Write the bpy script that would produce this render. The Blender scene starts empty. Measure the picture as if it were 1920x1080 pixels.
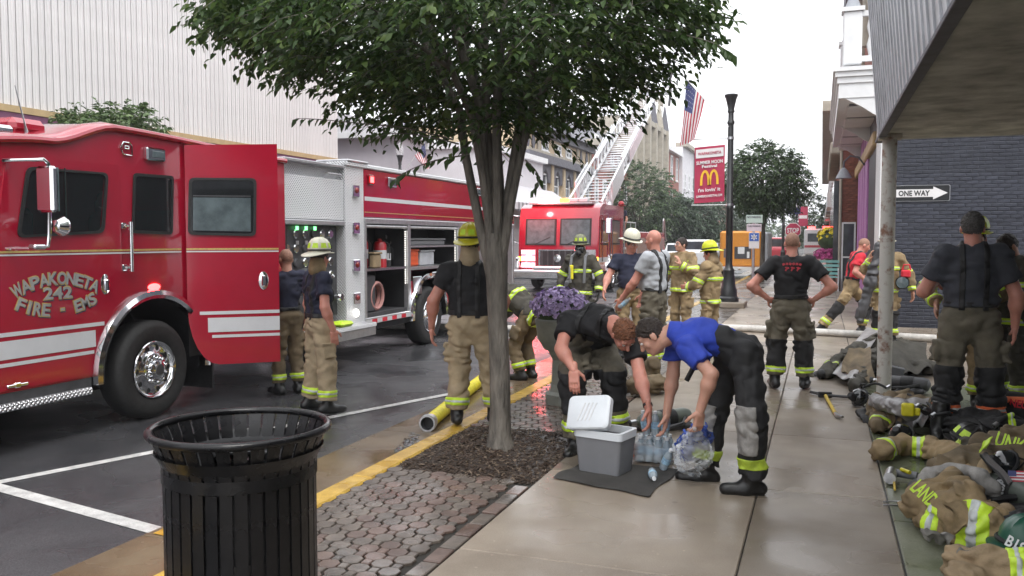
import bpy, bmesh, math, random
import numpy as np
from mathutils import Vector, Matrix
random.seed(7)
S = bpy.context.scene
COL = S.collection
# ---------------------------------------------------------------- camera
FPX, CAMH = 1620.0, 1.68
YAW, PITCH = math.atan(580/1620.0), math.atan(93/1620.0)
cam = bpy.data.objects.new('camera', bpy.data.cameras.new('camera'))
COL.objects.link(cam); S.camera = cam
cam.data.sensor_width = 36; cam.data.lens = FPX/1920*36
cam.data.clip_start = .05; cam.data.clip_end = 3000
cam.location = (0, 0, CAMH)
cam.rotation_euler = (math.pi/2-PITCH, 0, YAW)
# ---------------------------------------------------------------- overcast sky, soft sun, exposure
W = bpy.data.worlds.new('World'); S.world = W; W.use_nodes = True
SUN_EL, SUN_AZ = math.radians(58), math.radians(150)
nt = W.node_tree; nd = nt.nodes; bg = nd['Background']
sky = nd.new('ShaderNodeTexSky'); sky.sky_type = 'NISHITA'; sky.sun_disc = False
sky.sun_elevation = SUN_EL; sky.sun_rotation = SUN_AZ; sky.dust_density = 6; sky.air_density = 1.0
hs = nd.new('ShaderNodeHueSaturation'); hs.inputs['Saturation'].default_value = .12
nt.links.new(sky.outputs[0], hs.inputs['Color'])
mixw = nd.new('ShaderNodeMix'); mixw.data_type = 'RGBA'; mixw.inputs[0].default_value = .72   # cloud deck in front of the clear sky
nt.links.new(hs.outputs[0], mixw.inputs[6]); mixw.inputs[7].default_value = (11.2, 11.4, 11.8, 1)
nt.links.new(mixw.outputs[2], bg.inputs['Color'])
bg.inputs['Strength'].default_value = .10
sun = bpy.data.objects.new('sun', bpy.data.lights.new('sun', 'SUN')); COL.objects.link(sun)
sun.data.energy = .8; sun.data.angle = math.radians(25); sun.data.color = (1, .97, .93)
sd = Vector((math.sin(SUN_AZ)*math.cos(SUN_EL), math.cos(SUN_AZ)*math.cos(SUN_EL), math.sin(SUN_EL)))
sun.rotation_euler = sd.to_track_quat('Z', 'Y').to_euler()
S.view_settings.view_transform = 'Standard'; S.view_settings.look = 'None'
S.view_settings.exposure = 1.1; S.view_settings.gamma = 1; S.view_settings.use_curve_mapping = False
S.render.engine = 'CYCLES'; S.cycles.use_denoising = True
S.cycles.max_bounces = 7; S.cycles.transparent_max_bounces = 12; S.cycles.glossy_bounces = 3
S.cycles.diffuse_bounces = 3; S.cycles.caustics_reflective = False; S.cycles.caustics_refractive = False
S.cycles.sample_clamp_indirect = 6
# ---------------------------------------------------------------- measuring from the photograph: a pixel plus a real plane gives a point
_cy, _sy, _cp, _sp = math.cos(YAW), math.sin(YAW), math.cos(PITCH), math.sin(PITCH)
_f = Vector((-_sy*_cp, _cy*_cp, -_sp)); _r = Vector((_cy, _sy, 0)); _u = _r.cross(_f)
def _ray(x, y): return _f*FPX+_r*(x-960)+_u*(540-y)
def gz(x, y, z=0.):
    d = _ray(x, y); return Vector((0, 0, CAMH))+d*((z-CAMH)/d.z)
def gy(x, y, Y):
    d = _ray(x, y); return Vector((0, 0, CAMH))+d*(Y/d.y)
def gx(x, y, X):
    d = _ray(x, y); return Vector((0, 0, CAMH))+d*(X/d.x)
# ---------------------------------------------------------------- materials
MATS = {}
def M(name, col, rough=.6, metal=0., var=.15, scale=6., bump=0., bscale=80., coat=0., rand=0., emit=None, estr=1., alpha=1., trans=0., sss=0., rvar=0., col2=None, spec=.5):
    if name in MATS: return MATS[name]
    m = bpy.data.materials.new(name); m.use_nodes = True; MATS[name] = m
    t = m.node_tree; n = t.nodes; b = n['Principled BSDF']; L = t.links.new
    tc = n.new('ShaderNodeTexCoord')
    if len(col) == 3: col = tuple(col)+(1,)
    no = n.new('ShaderNodeTexNoise'); no.inputs['Scale'].default_value = scale; no.inputs['Detail'].default_value = 5; no.inputs['Roughness'].default_value = .6
    L(tc.outputs['Object'], no.inputs['Vector'])
    rp = n.new('ShaderNodeValToRGB'); rp.color_ramp.elements[0].position = .32; rp.color_ramp.elements[1].position = .68
    lo = tuple(c*(1-var) for c in col[:3])+(1,); hi = tuple(min(1, c*(1+var)) for c in col[:3])+(1,)
    if col2: hi = tuple(col2)+(1,)
    rp.color_ramp.elements[0].color = lo; rp.color_ramp.elements[1].color = hi
    L(no.outputs[0], rp.inputs[0]); out = rp.outputs[0]
    if rand:
        oi = n.new('ShaderNodeObjectInfo'); mr = n.new('ShaderNodeMapRange'); mr.inputs[3].default_value = 1-rand; mr.inputs[4].default_value = 1+rand
        L(oi.outputs['Random'], mr.inputs[0]); mx = n.new('ShaderNodeVectorMath'); mx.operation = 'SCALE'
        L(out, mx.inputs[0]); L(mr.outputs[0], mx.inputs['Scale']); out = mx.outputs[0]
    L(out, b.inputs['Base Color'])
    b.inputs['Roughness'].default_value = rough; b.inputs['Metallic'].default_value = metal
    b.inputs['Coat Weight'].default_value = coat; b.inputs['Coat Roughness'].default_value = .06
    b.inputs['Specular IOR Level'].default_value = spec
    if rvar:
        m2 = n.new('ShaderNodeMapRange'); m2.inputs[1].default_value = .35; m2.inputs[2].default_value = .65
        m2.inputs[3].default_value = max(.03, rough-rvar); m2.inputs[4].default_value = min(1, rough+rvar)
        n3 = n.new('ShaderNodeTexNoise'); n3.inputs['Scale'].default_value = scale*.4; n3.inputs['Detail'].default_value = 3
        L(tc.outputs['Object'], n3.inputs['Vector']); L(n3.outputs[0], m2.inputs[0]); L(m2.outputs[0], b.inputs['Roughness'])
    if bump:
        n2 = n.new('ShaderNodeTexNoise'); n2.inputs['Scale'].default_value = bscale; n2.inputs['Detail'].default_value = 3
        L(tc.outputs['Object'], n2.inputs['Vector'])
        bp = n.new('ShaderNodeBump'); bp.inputs['Strength'].default_value = bump; bp.inputs['Distance'].default_value = .02
        L(n2.outputs[0], bp.inputs['Height']); L(bp.outputs[0], b.inputs['Normal'])
    if emit:
        b.inputs['Emission Color'].default_value = tuple(emit)+(1,); b.inputs['Emission Strength'].default_value = estr
    if trans: b.inputs['Transmission Weight'].default_value = trans
    if sss:
        b.inputs['Subsurface Weight'].default_value = sss; b.inputs['Subsurface Radius'].default_value = (.02, .008, .004); b.inputs['Subsurface Scale'].default_value = .4
    if alpha < 1: b.inputs['Alpha'].default_value = alpha
    return m
def mx_mul(m, fac_node_out): pass
# named palette
M('red_paint', (.35, .005, .026), .22, var=.05, coat=1.)
M('red_paint_inner', (.30, .012, .02), .35, var=.1)
M('white_vinyl', (.62, .63, .65), .35, var=.04)
M('gold_leaf', (.62, .46, .16), .35, .4, var=.2, scale=40)
M('chrome', (.82, .83, .85), .08, 1., var=.04)
M('steel', (.55, .56, .58), .3, 1., var=.12, scale=20)
M('alu', (.62, .63, .65), .38, .9, var=.1, scale=12)
M('black_rubber', (.015, .015, .016), .6, var=.3, scale=30, bump=.1)
M('tyre', (.018, .018, .018), .72, var=.3, scale=25, bump=.2, bscale=150)
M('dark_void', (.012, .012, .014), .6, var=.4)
M('dark_grey', (.06, .06, .065), .5, var=.25)
M('grey_plastic', (.16, .165, .175), .45, var=.08, scale=12, bump=.03, bscale=300)
M('cooler_body', (.20, .205, .22), .5, var=.06, bump=.05, bscale=400)
M('cooler_lid', (.66, .70, .74), .4, var=.05)
M('glass_dark', (.012, .014, .016), .04, var=.2, coat=.6)
M('glass_grey', (.10, .13, .14), .06, var=.3, coat=.5)
M('glass_tint', (.02, .024, .026), .03, var=.1, alpha=.62)
M('seat_cloth', (.035, .036, .04), .8, var=.3)
M('glass_window', (.05, .06, .07), .08, var=.4, scale=2)
M('lamp_red', (.6, .01, .01), .2, emit=(1, .03, .03), estr=9)
M('lamp_red_off', (.22, .01, .012), .12, coat=.8)
M('lamp_white', (.9, .9, .9), .2, emit=(1, .95, .85), estr=1.6)
M('lamp_pink', (.9, .6, .6), .2, emit=(1, .075, .10), estr=8.)
M('lamp_amber', (.8, .35, .02), .2, emit=(1, .5, .05), estr=3)
M('lamp_green', (.2, .9, .3), .3, emit=(.2, 1, .3), estr=1.5)
M('lime', (.56, .80, .04), .45, var=.12, scale=20)
M('lime_dirty', (.42, .55, .05), .5, var=.3, scale=14)
M('silver_tape', (.50, .53, .53), .4, var=.12, scale=30)
M('patch_plastic', (.22, .21, .21), .35, var=.25, scale=10)
M('orange_tape', (.75, .16, .05), .5, var=.15)
M('tan_turnout', (.27, .195, .105), .85, var=.42, scale=4.5, bump=.25, bscale=220)
M('tan_light', (.37, .29, .185), .85, var=.22, scale=7, bump=.25, bscale=220)
M('brown_turnout', (.15, .112, .066), .85, var=.42, scale=4.5, bump=.3, bscale=200)
M('olive_turnout', (.125, .110, .080), .85, var=.28, scale=7, bump=.25, bscale=220)
M('dark_turnout', (.052, .047, .036), .8, var=.35, scale=7, bump=.25, bscale=220)
M('black_turnout', (.012, .012, .013), .75, var=.35, scale=7, bump=.25, bscale=220)
M('navy_cloth', (.014, .017, .04), .8, var=.25, bump=.2, bscale=260)
M('black_cloth', (.010, .010, .012), .8, var=.3, bump=.2, bscale=260)
M('charcoal_cloth', (.042, .045, .058), .8, var=.25, bump=.2, bscale=260)
M('blue_cloth', (.02, .05, .38), .75, var=.18, bump=.2, bscale=300)
M('grey_cloth', (.42, .44, .47), .85, var=.12, bump=.2, bscale=260)
M('red_cloth', (.62, .025, .045), .8, var=.15, bump=.2, bscale=260)
M('patch_grey', (.27, .26, .245), .8, var=.3, scale=14, bump=.2)
M('webbing', (.013, .013, .014), .6, var=.3, bump=.2, bscale=300)
M('boot', (.012, .012, .012), .4, var=.4, scale=12, bump=.1)
M('skin', (.52, .28, .205), .5, var=.1, scale=9, sss=.25)
M('skin_tan', (.43, .215, .145), .5, var=.12, scale=9, sss=.25)
M('skin_red', (.56, .25, .19), .5, var=.1, scale=9, sss=.25)
M('hair_ginger', (.16, .062, .028), .6, var=.5, scale=70, bump=.6, bscale=160)
M('hair_dark', (.022, .014, .010), .5, var=.5, scale=70, bump=.6, bscale=160)
M('hair_grey', (.09, .085, .082), .6, var=.5, scale=70, bump=.6, bscale=160)
M('stubble', (.30, .165, .115), .7, var=.25, scale=60)
M('eye_white', (.75, .72, .70), .2)
M('eye_dark', (.02, .015, .012), .15)
M('lens_glass', (.25, .28, .3), .05, var=.05, alpha=.45)
M('helmet_white', (.70, .68, .55), .35, var=.14, scale=14)
M('helmet_yellow', (.62, .55, .02), .35, var=.12, scale=14)
M('helmet_lime', (.60, .66, .02), .35, var=.12, scale=14)
M('helmet_black', (.02, .02, .02), .35, var=.25)
M('helmet_dull', (.16, .17, .10), .5, var=.4, scale=20)
M('leather_tan', (.30, .22, .13), .8, var=.25, bump=.3, bscale=120)
M('yellow_hose', (.80, .70, .03), .55, var=.2, scale=18, bump=.3, bscale=90)
M('white_hose', (.55, .53, .50), .7, var=.2, scale=10, bump=.3, bscale=120)
M('black_powder', (.007, .007, .008), .30, var=.3, scale=20, rvar=.12, bump=.05, bscale=60, coat=.1, spec=.3)
M('bark', (.125, .112, .095), .75, var=.5, scale=16, bump=.9, bscale=45)
M('bark_far', (.10, .085, .07), .9, var=.3)
M('wood_yellow', (.6, .42, .05), .5, var=.15)
M('pink_print', (.5, .05, .07), .7, var=.3, scale=40)

for m_ in ('bark',):                                              # bark grain runs up the stem
    t = MATS[m_].node_tree; mp = t.nodes.new('ShaderNodeMapping'); mp.inputs['Scale'].default_value = (1, 1, .22); src = [n for n in t.nodes if n.type == 'TEX_COORD'][0]
    for n in t.nodes:
        if n.type == 'TEX_NOISE': t.links.new(mp.outputs[0], n.inputs['Vector'])
    t.links.new(src.outputs['Object'], mp.inputs['Vector'])
# ---------------------------------------------------------------- mesh helpers
def V(*a): return Vector(a)
def prop(o, label=None, cat=None, group=None, kind=None):
    if label: o['label'] = label
    if cat: o['category'] = cat
    if group: o['group'] = group
    if kind: o['kind'] = kind
    return o
XF = {}
def thing(name, label, cat, loc=(0, 0, 0), rz=0., group=None, kind=None):
    o = bpy.data.objects.new(name, None); COL.objects.link(o)
    o.location = loc; o.rotation_euler = (0, 0, rz); o.empty_display_size = .2
    XF[o.name] = (Matrix.Translation(Vector(loc)) @ Matrix.Rotation(rz, 4, 'Z')).inverted()
    return prop(o, label, cat, group, kind)
def link(name, me, parent=None, mat=None):
    o = bpy.data.objects.new(name, me); COL.objects.link(o)
    if mat: 
        if len(me.materials) == 0: me.materials.append(MATS[mat] if isinstance(mat, str) else mat)
    if parent: o.parent = parent
    return o
def frame(d, up=(0, 0, 1)):
    d = Vector(d).normalized(); up = Vector(up)
    if abs(d.dot(up)) > .98: up = Vector((0, 1, 0))
    x = up.cross(d).normalized(); y = d.cross(x)
    return x, y, d
class MB:
    """collects shapes; build() links them as one mesh object (world coordinates unless local=True)"""
    def __init__(s): s.v = []; s.f = []; s.mi = []; s.cur = 0
    def add(s, vs, fs):
        o = len(s.v); s.v += [tuple(p) for p in vs]
        for f in fs: s.f.append(tuple(i+o for i in f)); s.mi.append(s.cur)
        return s
    def box(s, c, h, R=None, b=0.):
        c = Vector(c); hx, hy, hz = h
        if b <= 0:
            vs = [Vector((x*hx, y*hy, z*hz)) for z in (-1, 1) for y in (-1, 1) for x in (-1, 1)]
            fs = [(0, 2, 3, 1), (4, 5, 7, 6), (0, 1, 5, 4), (2, 6, 7, 3), (0, 4, 6, 2), (1, 3, 7, 5)]
        else:
            b = min(b, .95*min(hx, hy, hz)); vs = []; idx = {}
            for sx in (-1, 1):
                for sy in (-1, 1):
                    for sz in (-1, 1):
                        for k in range(3):
                            p = [sx*(hx-(b if k != 0 else 0)), sy*(hy-(b if k != 1 else 0)), sz*(hz-(b if k != 2 else 0))]
                            idx[(sx, sy, sz, k)] = len(vs); vs.append(Vector(p))
            fs = []; I = idx
            for a in (-1, 1):
                q = [(a, -1, -1), (a, 1, -1), (a, 1, 1), (a, -1, 1)]; fs.append(tuple(I[t+(0,)] for t in (q if a > 0 else q[::-1])))
                q = [(-1, a, -1), (-1, a, 1), (1, a, 1), (1, a, -1)]; fs.append(tuple(I[t+(1,)] for t in (q if a > 0 else q[::-1])))
                q = [(-1, -1, a), (1, -1, a), (1, 1, a), (-1, 1, a)]; fs.append(tuple(I[t+(2,)] for t in (q if a > 0 else q[::-1])))
            for a in (-1, 1):
                for c2 in (-1, 1):
                    e = [((a, c2, -1), 0), ((a, c2, 1), 0), ((a, c2, 1), 1), ((a, c2, -1), 1)]; e = e if a*c2 < 0 else e[::-1]
                    fs.append(tuple(I[t+(k,)] for t, k in e[::-1]))
                    e = [((a, -1, c2), 0), ((a, 1, c2), 0), ((a, 1, c2), 2), ((a, -1, c2), 2)]; e = e if a*c2 > 0 else e[::-1]
                    fs.append(tuple(I[t+(k,)] for t, k in e[::-1]))
                    e = [((-1, a, c2), 1), ((1, a, c2), 1), ((1, a, c2), 2), ((-1, a, c2), 2)]; e = e if a*c2 < 0 else e[::-1]
                    fs.append(tuple(I[t+(k,)] for t, k in e[::-1]))
                    for d in (-1, 1):
                        t = (a, c2, d); q = (I[t+(0,)], I[t+(1,)], I[t+(2,)]); fs.append(q if a*c2*d > 0 else q[::-1])
        if R is not None: vs = [R @ v for v in vs]
        return s.add([v+c for v in vs], fs)
    def bb(s, x0, x1, y0, y1, z0, z1, b=0.): return s.box(((x0+x1)/2, (y0+y1)/2, (z0+z1)/2), (abs(x1-x0)/2, abs(y1-y0)/2, abs(z1-z0)/2), b=b)
    def cone(s, a, b, ra, rb=None, n=12, caps=True):
        a = Vector(a); b = Vector(b); rb = ra if rb is None else rb
        x, y, d = frame(b-a); vs = []; 
        for c, r in ((a, ra), (b, rb)):
            for i in range(n):
                t = 2*math.pi*i/n; vs.append(c+x*(r*math.cos(t))+y*(r*math.sin(t)))
        fs = [(i, (i+1) % n, n+(i+1) % n, n+i) for i in range(n)]
        if caps: fs += [tuple(range(n))[::-1], tuple(range(n, 2*n))]
        return s.add(vs, fs)
    def tube(s, pts, r, n=8, close=False, caps=True):
        pts = [Vector(p) for p in pts]; m = len(pts); vs = []; px = None
        for i, p in enumerate(pts):
            if close: d = pts[(i+1) % m]-pts[i-1]
            else: d = pts[min(i+1, m-1)]-pts[max(i-1, 0)]
            d.normalize()
            if px is None: x, y, _ = frame(d)
            else:
                x = px-d*px.dot(d); x.normalize(); y = d.cross(x)
            px = x; rr = r[i] if isinstance(r, (list, tuple)) else r
            for k in range(n):
                t = 2*math.pi*k/n; vs.append(p+x*(rr*math.cos(t))+y*(rr*math.sin(t)))
        fs = []
        for i in range(m if close else m-1):
            j = (i+1) % m
            for k in range(n): fs.append((i*n+k, i*n+(k+1) % n, j*n+(k+1) % n, j*n+k))
        if not close and caps: fs += [tuple(range(n))[::-1], tuple(range((m-1)*n, m*n))]
        return s.add(vs, fs)
    def lathe(s, prof, c=(0, 0, 0), ax=(0, 0, 1), n=24, closed=False):
        c = Vector(c); x, y, d = frame(ax); vs = []; m = len(prof)
        for r, z in prof:
            for k in range(n):
                t = 2*math.pi*k/n; vs.append(c+x*(r*math.cos(t))+y*(r*math.sin(t))+d*z)
        fs = []
        for i in range(m if closed else m-1):
            j = (i+1) % m
            for k in range(n): fs.append((i*n+k, i*n+(k+1) % n, j*n+(k+1) % n, j*n+k))
        return s.add(vs, fs)
    def prism(s, poly, d):
        """poly: 3-D points in one plane, d: extrusion vector"""
        d = Vector(d); p = [Vector(q) for q in poly]; n = len(p)
        nrm = Vector((0, 0, 0))
        for i in range(n): nrm += p[i].cross(p[(i+1) % n])
        if nrm.dot(d) > 0: p = p[::-1]
        fs = [tuple(range(n)), tuple(range(n, 2*n))[::-1]]+[(i, n+i, n+(i+1) % n, (i+1) % n) for i in range(n)]
        return s.add(p+[q+d for q in p], fs)
    def quad(s, *p): return s.add(p, [tuple(range(len(p)))])
    def mesh(s, name, inv=None, smooth=40):
        me = bpy.data.meshes.new(name)
        vs = s.v if inv is None else [tuple(inv @ Vector(p)) for p in s.v]
        me.from_pydata(vs, [], s.f); 
        if smooth:
            me.polygons.foreach_set('use_smooth', [True]*len(me.polygons)); me.set_sharp_from_angle(angle=math.radians(smooth))
        if max(s.mi, default=0) > 0: me.polygons.foreach_set('material_index', s.mi)
        me.update(); return me
    def build(s, name, mat, parent=None, local=False, smooth=40, **kw):
        inv = XF.get(parent.name) if (parent and not local) else None
        me = s.mesh(name, inv, smooth)
        for q in (mat if isinstance(mat, (list, tuple)) else [mat]): me.materials.append(MATS[q] if isinstance(q, str) else q)
        o = bpy.data.objects.new(name, me); COL.objects.link(o)
        if parent: o.parent = parent; XF[o.name] = inv if inv is not None else Matrix()
        return prop(o, **kw)
def nb(): return MB()
def rrect(w, h, r, n=4):
    """rounded rectangle outline, 2-D, centred"""
    out = []
    for cx, cy, a0 in ((w/2-r, h/2-r, 0), (-w/2+r, h/2-r, 90), (-w/2+r, -h/2+r, 180), (w/2-r, -h/2+r, 270)):
        for i in range(n+1):
            a = math.radians(a0+90*i/n); out.append((cx+r*math.cos(a), cy+r*math.sin(a)))
    return out
def copy_tree(o, parent=None):
    c = o.copy(); COL.objects.link(c)
    if parent: c.parent = parent
    for ch in o.children: copy_tree(ch, c)
    return c
_GL = {}
def text_geo(txt, size=1., sp=1.):
    """letters of Blender's built-in font as flat polygons: list of (char, verts, faces, width)"""
    key = txt
    if key not in _GL:
        cu = bpy.data.curves.new('t', 'FONT'); cu.body = txt; cu.extrude = .02; cu.offset = .026; cu.resolution_u = 3
        ob = bpy.data.objects.new('t', cu); COL.objects.link(ob)
        me = bpy.data.meshes.new_from_object(ob)
        vs = [v.co.copy() for v in me.vertices]; fs = [tuple(p.vertices) for p in me.polygons]
        bpy.data.objects.remove(ob); bpy.data.meshes.remove(me); bpy.data.curves.remove(cu)
        _GL[key] = (vs, fs)
    return _GL[key]
def text(mb, txt, o, xd, yd, height, width=None, depth=.004):
    """write txt centred at o, reading along xd, up yd; height = cap height in metres"""
    vs, fs = text_geo(txt)
    if not vs: return
    x0 = min(v.x for v in vs); x1 = max(v.x for v in vs); y0 = min(v.y for v in vs); y1 = max(v.y for v in vs)
    o = Vector(o); xd = Vector(xd).normalized(); yd = Vector(yd).normalized(); zd = xd.cross(yd)
    sy = height/max(.001, (y1-y0)); sx = (width/(x1-x0)) if width else sy
    mb.add([o+xd*((v.x-(x0+x1)/2)*sx)+yd*((v.y-(y0+y1)/2)*sy)+zd*(depth*(1 if v.z > 0 else 0)) for v in vs], fs)
def arc_text(mb, txt, c, xd, yd, rad, a0, a1, height, cw, depth=.004):
    """letters set along an arc about c (radius rad, angles in degrees from +y)"""
    n = len(txt)
    for i, ch in enumerate(txt):
        if ch == ' ': continue
        a = math.radians(a0+(a1-a0)*i/max(1, n-1)); sg = 1 if rad > 0 else -1
        p = Vector(c)+Vector(xd)*(rad*math.sin(a))+Vector(yd)*(rad*math.cos(a))
        t = Vector(xd)*math.cos(a)-Vector(yd)*math.sin(a); u = Vector(xd)*math.sin(a)+Vector(yd)*math.cos(a)
        text(mb, ch, p, t, u, height*(.18 if ch == '-' else 1), cw*(.35 if ch == 'I' else .6 if ch == '-' else 1), depth)
# ---------------------------------------------------------------- implicit bodies: primitives blended, then meshed by surface nets
def _h(ix, iy, iz, seed):
    n = (ix*73856093) ^ (iy*19349663) ^ (iz*83492791) ^ (seed*2654435)
    n = (n ^ (n >> 13))*1274126177 & 0x7fffffff
    return ((n ^ (n >> 16)) & 0xffff).astype(np.float32)/65535.
def vnoise(p, seed=0):
    i = np.floor(p).astype(np.int64); f = (p-i).astype(np.float32); f = f*f*(3-2*f); r = 0
    for dx in (0, 1):
        wx = f[:, 0] if dx else 1-f[:, 0]
        for dy in (0, 1):
            wy = f[:, 1] if dy else 1-f[:, 1]
            for dz in (0, 1):
                wz = f[:, 2] if dz else 1-f[:, 2]
                r = r+wx*wy*wz*_h(i[:, 0]+dx, i[:, 1]+dy, i[:, 2]+dz, seed)
    return r*2-1
A3 = lambda p: np.array(p, np.float32)
def cone(a, b, ra, rb, k=.03, flat=None, cut=None): return ('c', A3(a), A3(b), ra, rb, k, flat, cut)
def ell(c, r, R=None, k=.03): return ('e', A3(c), A3(r), None if R is None else np.array(R, np.float32), k)
def rbox(c, h, R=None, rd=.01, k=.012): return ('b', A3(c), A3(h), None if R is None else np.array(R, np.float32), rd, k)
def cutp(p, n, c=None, R=None): return ('x', A3(p), A3(n), None if c is None else A3(c), R)
def sub(c, r, k=.01): return ('s', A3(c), r, k)
def _bb(q):
    if q[0] == 'c':
        r = max(q[3], q[4])+.01; return np.minimum(q[1], q[2])-r, np.maximum(q[1], q[2])+r
    if q[0] == 'e': r = float(max(q[2])); return q[1]-r, q[1]+r
    if q[0] == 'b': r = float(np.linalg.norm(q[2]))+q[4]; return q[1]-r, q[1]+r
    return None
def field(prims, lo, hi, h, wr=None, seed=0):
    n = np.maximum(2, np.ceil((hi-lo)/h).astype(int)+1)
    ax = [lo[i]+h*np.arange(n[i], dtype=np.float32) for i in range(3)]
    D = np.full(n, .3, np.float32)
    for q in prims:
        t = q[0]
        if t == 'x':
            P = [ax[i]-q[1][i] for i in range(3)]
            d = P[0][:, None, None]*q[2][0]+P[1][None, :, None]*q[2][1]+P[2][None, None, :]*q[2][2]
            if q[3] is not None:
                rr = (ax[0]-q[3][0])[:, None, None]**2+(ax[1]-q[3][1])[None, :, None]**2+(ax[2]-q[3][2])[None, None, :]**2
                D = np.where(rr < q[4]**2, np.maximum(D, d), D)
            else: D = np.maximum(D, d)
            continue
        if t == 's': b0, b1 = q[1]-q[2], q[1]+q[2]; k = q[3]
        else: b0, b1 = _bb(q); k = q[-1] if t != 'c' else q[5]
        m = max(k, .01)+2.5*h
        i0 = np.maximum(0, np.floor((b0-m-lo)/h).astype(int)); i1 = np.minimum(n, np.ceil((b1+m-lo)/h).astype(int)+1)
        if np.any(i1 <= i0): continue
        sl = tuple(slice(i0[i], i1[i]) for i in range(3))
        X, Y, Z = ax[0][sl[0]][:, None, None], ax[1][sl[1]][None, :, None], ax[2][sl[2]][None, None, :]
        px, py, pz = X-q[1][0], Y-q[1][1], Z-q[1][2]
        if t == 'c':
            ba = q[2]-q[1]
            if q[6] is not None:
                nv, fl = q[6]; nv = A3(nv)
                dt = (px*nv[0]+py*nv[1]+pz*nv[2])*(1/fl-1)
                px, py, pz = px+nv[0]*dt, py+nv[1]*dt, pz+nv[2]*dt
            L2 = float(ba@ba)+1e-9
            tt = (px*ba[0]+py*ba[1]+pz*ba[2])/L2; tc = np.clip(tt, 0, 1)
            d = np.sqrt((px-ba[0]*tc)**2+(py-ba[1]*tc)**2+(pz-ba[2]*tc)**2)-(q[3]+(q[4]-q[3])*tc)
            if q[6] is not None: d = d*max(.6, q[6][1])
            if q[7]:
                Ln = math.sqrt(L2)
                if q[7] & 1: d = np.maximum(d, (tt-1)*Ln)
                if q[7] & 2: d = np.maximum(d, -tt*Ln)
        elif t == 'e':
            if q[3] is not None:
                R = q[3]; px, py, pz = (px*R[0][j]+py*R[1][j]+pz*R[2][j] for j in range(3))
            r = q[2]; k0 = np.sqrt((px/r[0])**2+(py/r[1])**2+(pz/r[2])**2); k1 = np.sqrt((px/r[0]**2)**2+(py/r[1]**2)**2+(pz/r[2]**2)**2)+1e-6
            d = k0*(k0-1)/k1
        elif t == 'b':
            if q[3] is not None:
                R = q[3]; px, py, pz = (px*R[0][j]+py*R[1][j]+pz*R[2][j] for j in range(3))
            ex, ey, ez = np.abs(px)-q[2][0]+q[4], np.abs(py)-q[2][1]+q[4], np.abs(pz)-q[2][2]+q[4]
            d = np.sqrt(np.maximum(ex, 0)**2+np.maximum(ey, 0)**2+np.maximum(ez, 0)**2)+np.minimum(np.maximum(np.maximum(ex, ey), ez), 0)-q[4]
        else:
            d = q[2]-np.sqrt(px*px+py*py+pz*pz); o = D[sl]; hh = np.clip(.5+.5*(d-o)/k, 0, 1)
            D[sl] = o*(1-hh)+d*hh+k*hh*(1-hh); continue
        o = D[sl]; hh = np.clip(.5+.5*(o-d)/k, 0, 1); D[sl] = o*(1-hh)+d*hh-k*hh*(1-hh)
    if wr:
        mk = np.abs(D) < .045; ii = np.nonzero(mk)
        if len(ii[0]):
            P = np.stack([ax[i][ii[i]] for i in range(3)], 1)
            s1 = wr[1]
            w = 1-2*np.abs(vnoise(P*np.array([s1, s1, s1*1.7], np.float32)+vnoise(P*s1*.5, seed+5)[:, None]*1.2, seed))
            D[ii] += wr[0]*(w*.75+.35*vnoise(P*s1*2.7, seed+1))
    return D, ax
def nets(D, ax, h):
    lo = np.array([a[0] for a in ax], np.float32); Sg = D < 0
    c = sum(Sg[dx:Sg.shape[0]-1+dx, dy:Sg.shape[1]-1+dy, dz:Sg.shape[2]-1+dz].astype(np.int8) for dx in (0, 1) for dy in (0, 1) for dz in (0, 1))
    act = np.nonzero((c > 0) & (c < 8)); N = len(act[0])
    if N == 0: return np.zeros((0, 3)), np.zeros((0, 4), int)
    idx = np.full(c.shape, -1, np.int32); idx[act] = np.arange(N)
    g = {}
    for dx in (0, 1):
        for dy in (0, 1):
            for dz in (0, 1): g[dx, dy, dz] = D[act[0]+dx, act[1]+dy, act[2]+dz]
    acc = np.zeros((N, 3), np.float32); cnt = np.zeros(N, np.float32)
    for a in range(3):
        for u in (0, 1):
            for w in (0, 1):
                p0 = [u, w]; p0.insert(a, 0); p1 = [u, w]; p1.insert(a, 1)
                d0, d1 = g[tuple(p0)], g[tuple(p1)]; m = (d0 < 0) != (d1 < 0)
                t = np.where(m, d0/np.where(m, d0-d1, 1), 0)
                for k in range(3): acc[:, k] += np.where(m, t if k == a else p0[k], 0)
                cnt += m
    vs = lo+h*(np.stack(act, 1)+acc/cnt[:, None]); qs = []
    for a in range(3):
        b_, c_ = (a+1) % 3, (a+2) % 3
        s0 = [slice(None)]*3; s1 = [slice(None)]*3
        s0[a] = slice(0, -1); s1[a] = slice(1, None)
        for k in (b_, c_): s0[k] = slice(1, -1); s1[k] = slice(1, -1)
        A, B = Sg[tuple(s0)], Sg[tuple(s1)]; e = np.nonzero(A != B)
        if not len(e[0]): continue
        fl = A[e]; I = [e[0].copy(), e[1].copy(), e[2].copy()]; I[b_] += 1; I[c_] += 1
        def at(db, dc):
            J = list(I); J[b_] = I[b_]-db; J[c_] = I[c_]-dc; return idx[J[0], J[1], J[2]]
        q = np.stack([at(1, 1), at(0, 1), at(0, 0), at(1, 0)], 1)
        q[~fl] = q[~fl][:, ::-1]; qs.append(q)
    q = np.concatenate(qs) if qs else np.zeros((0, 4), int)
    return vs, q[(q >= 0).all(1)]
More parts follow.
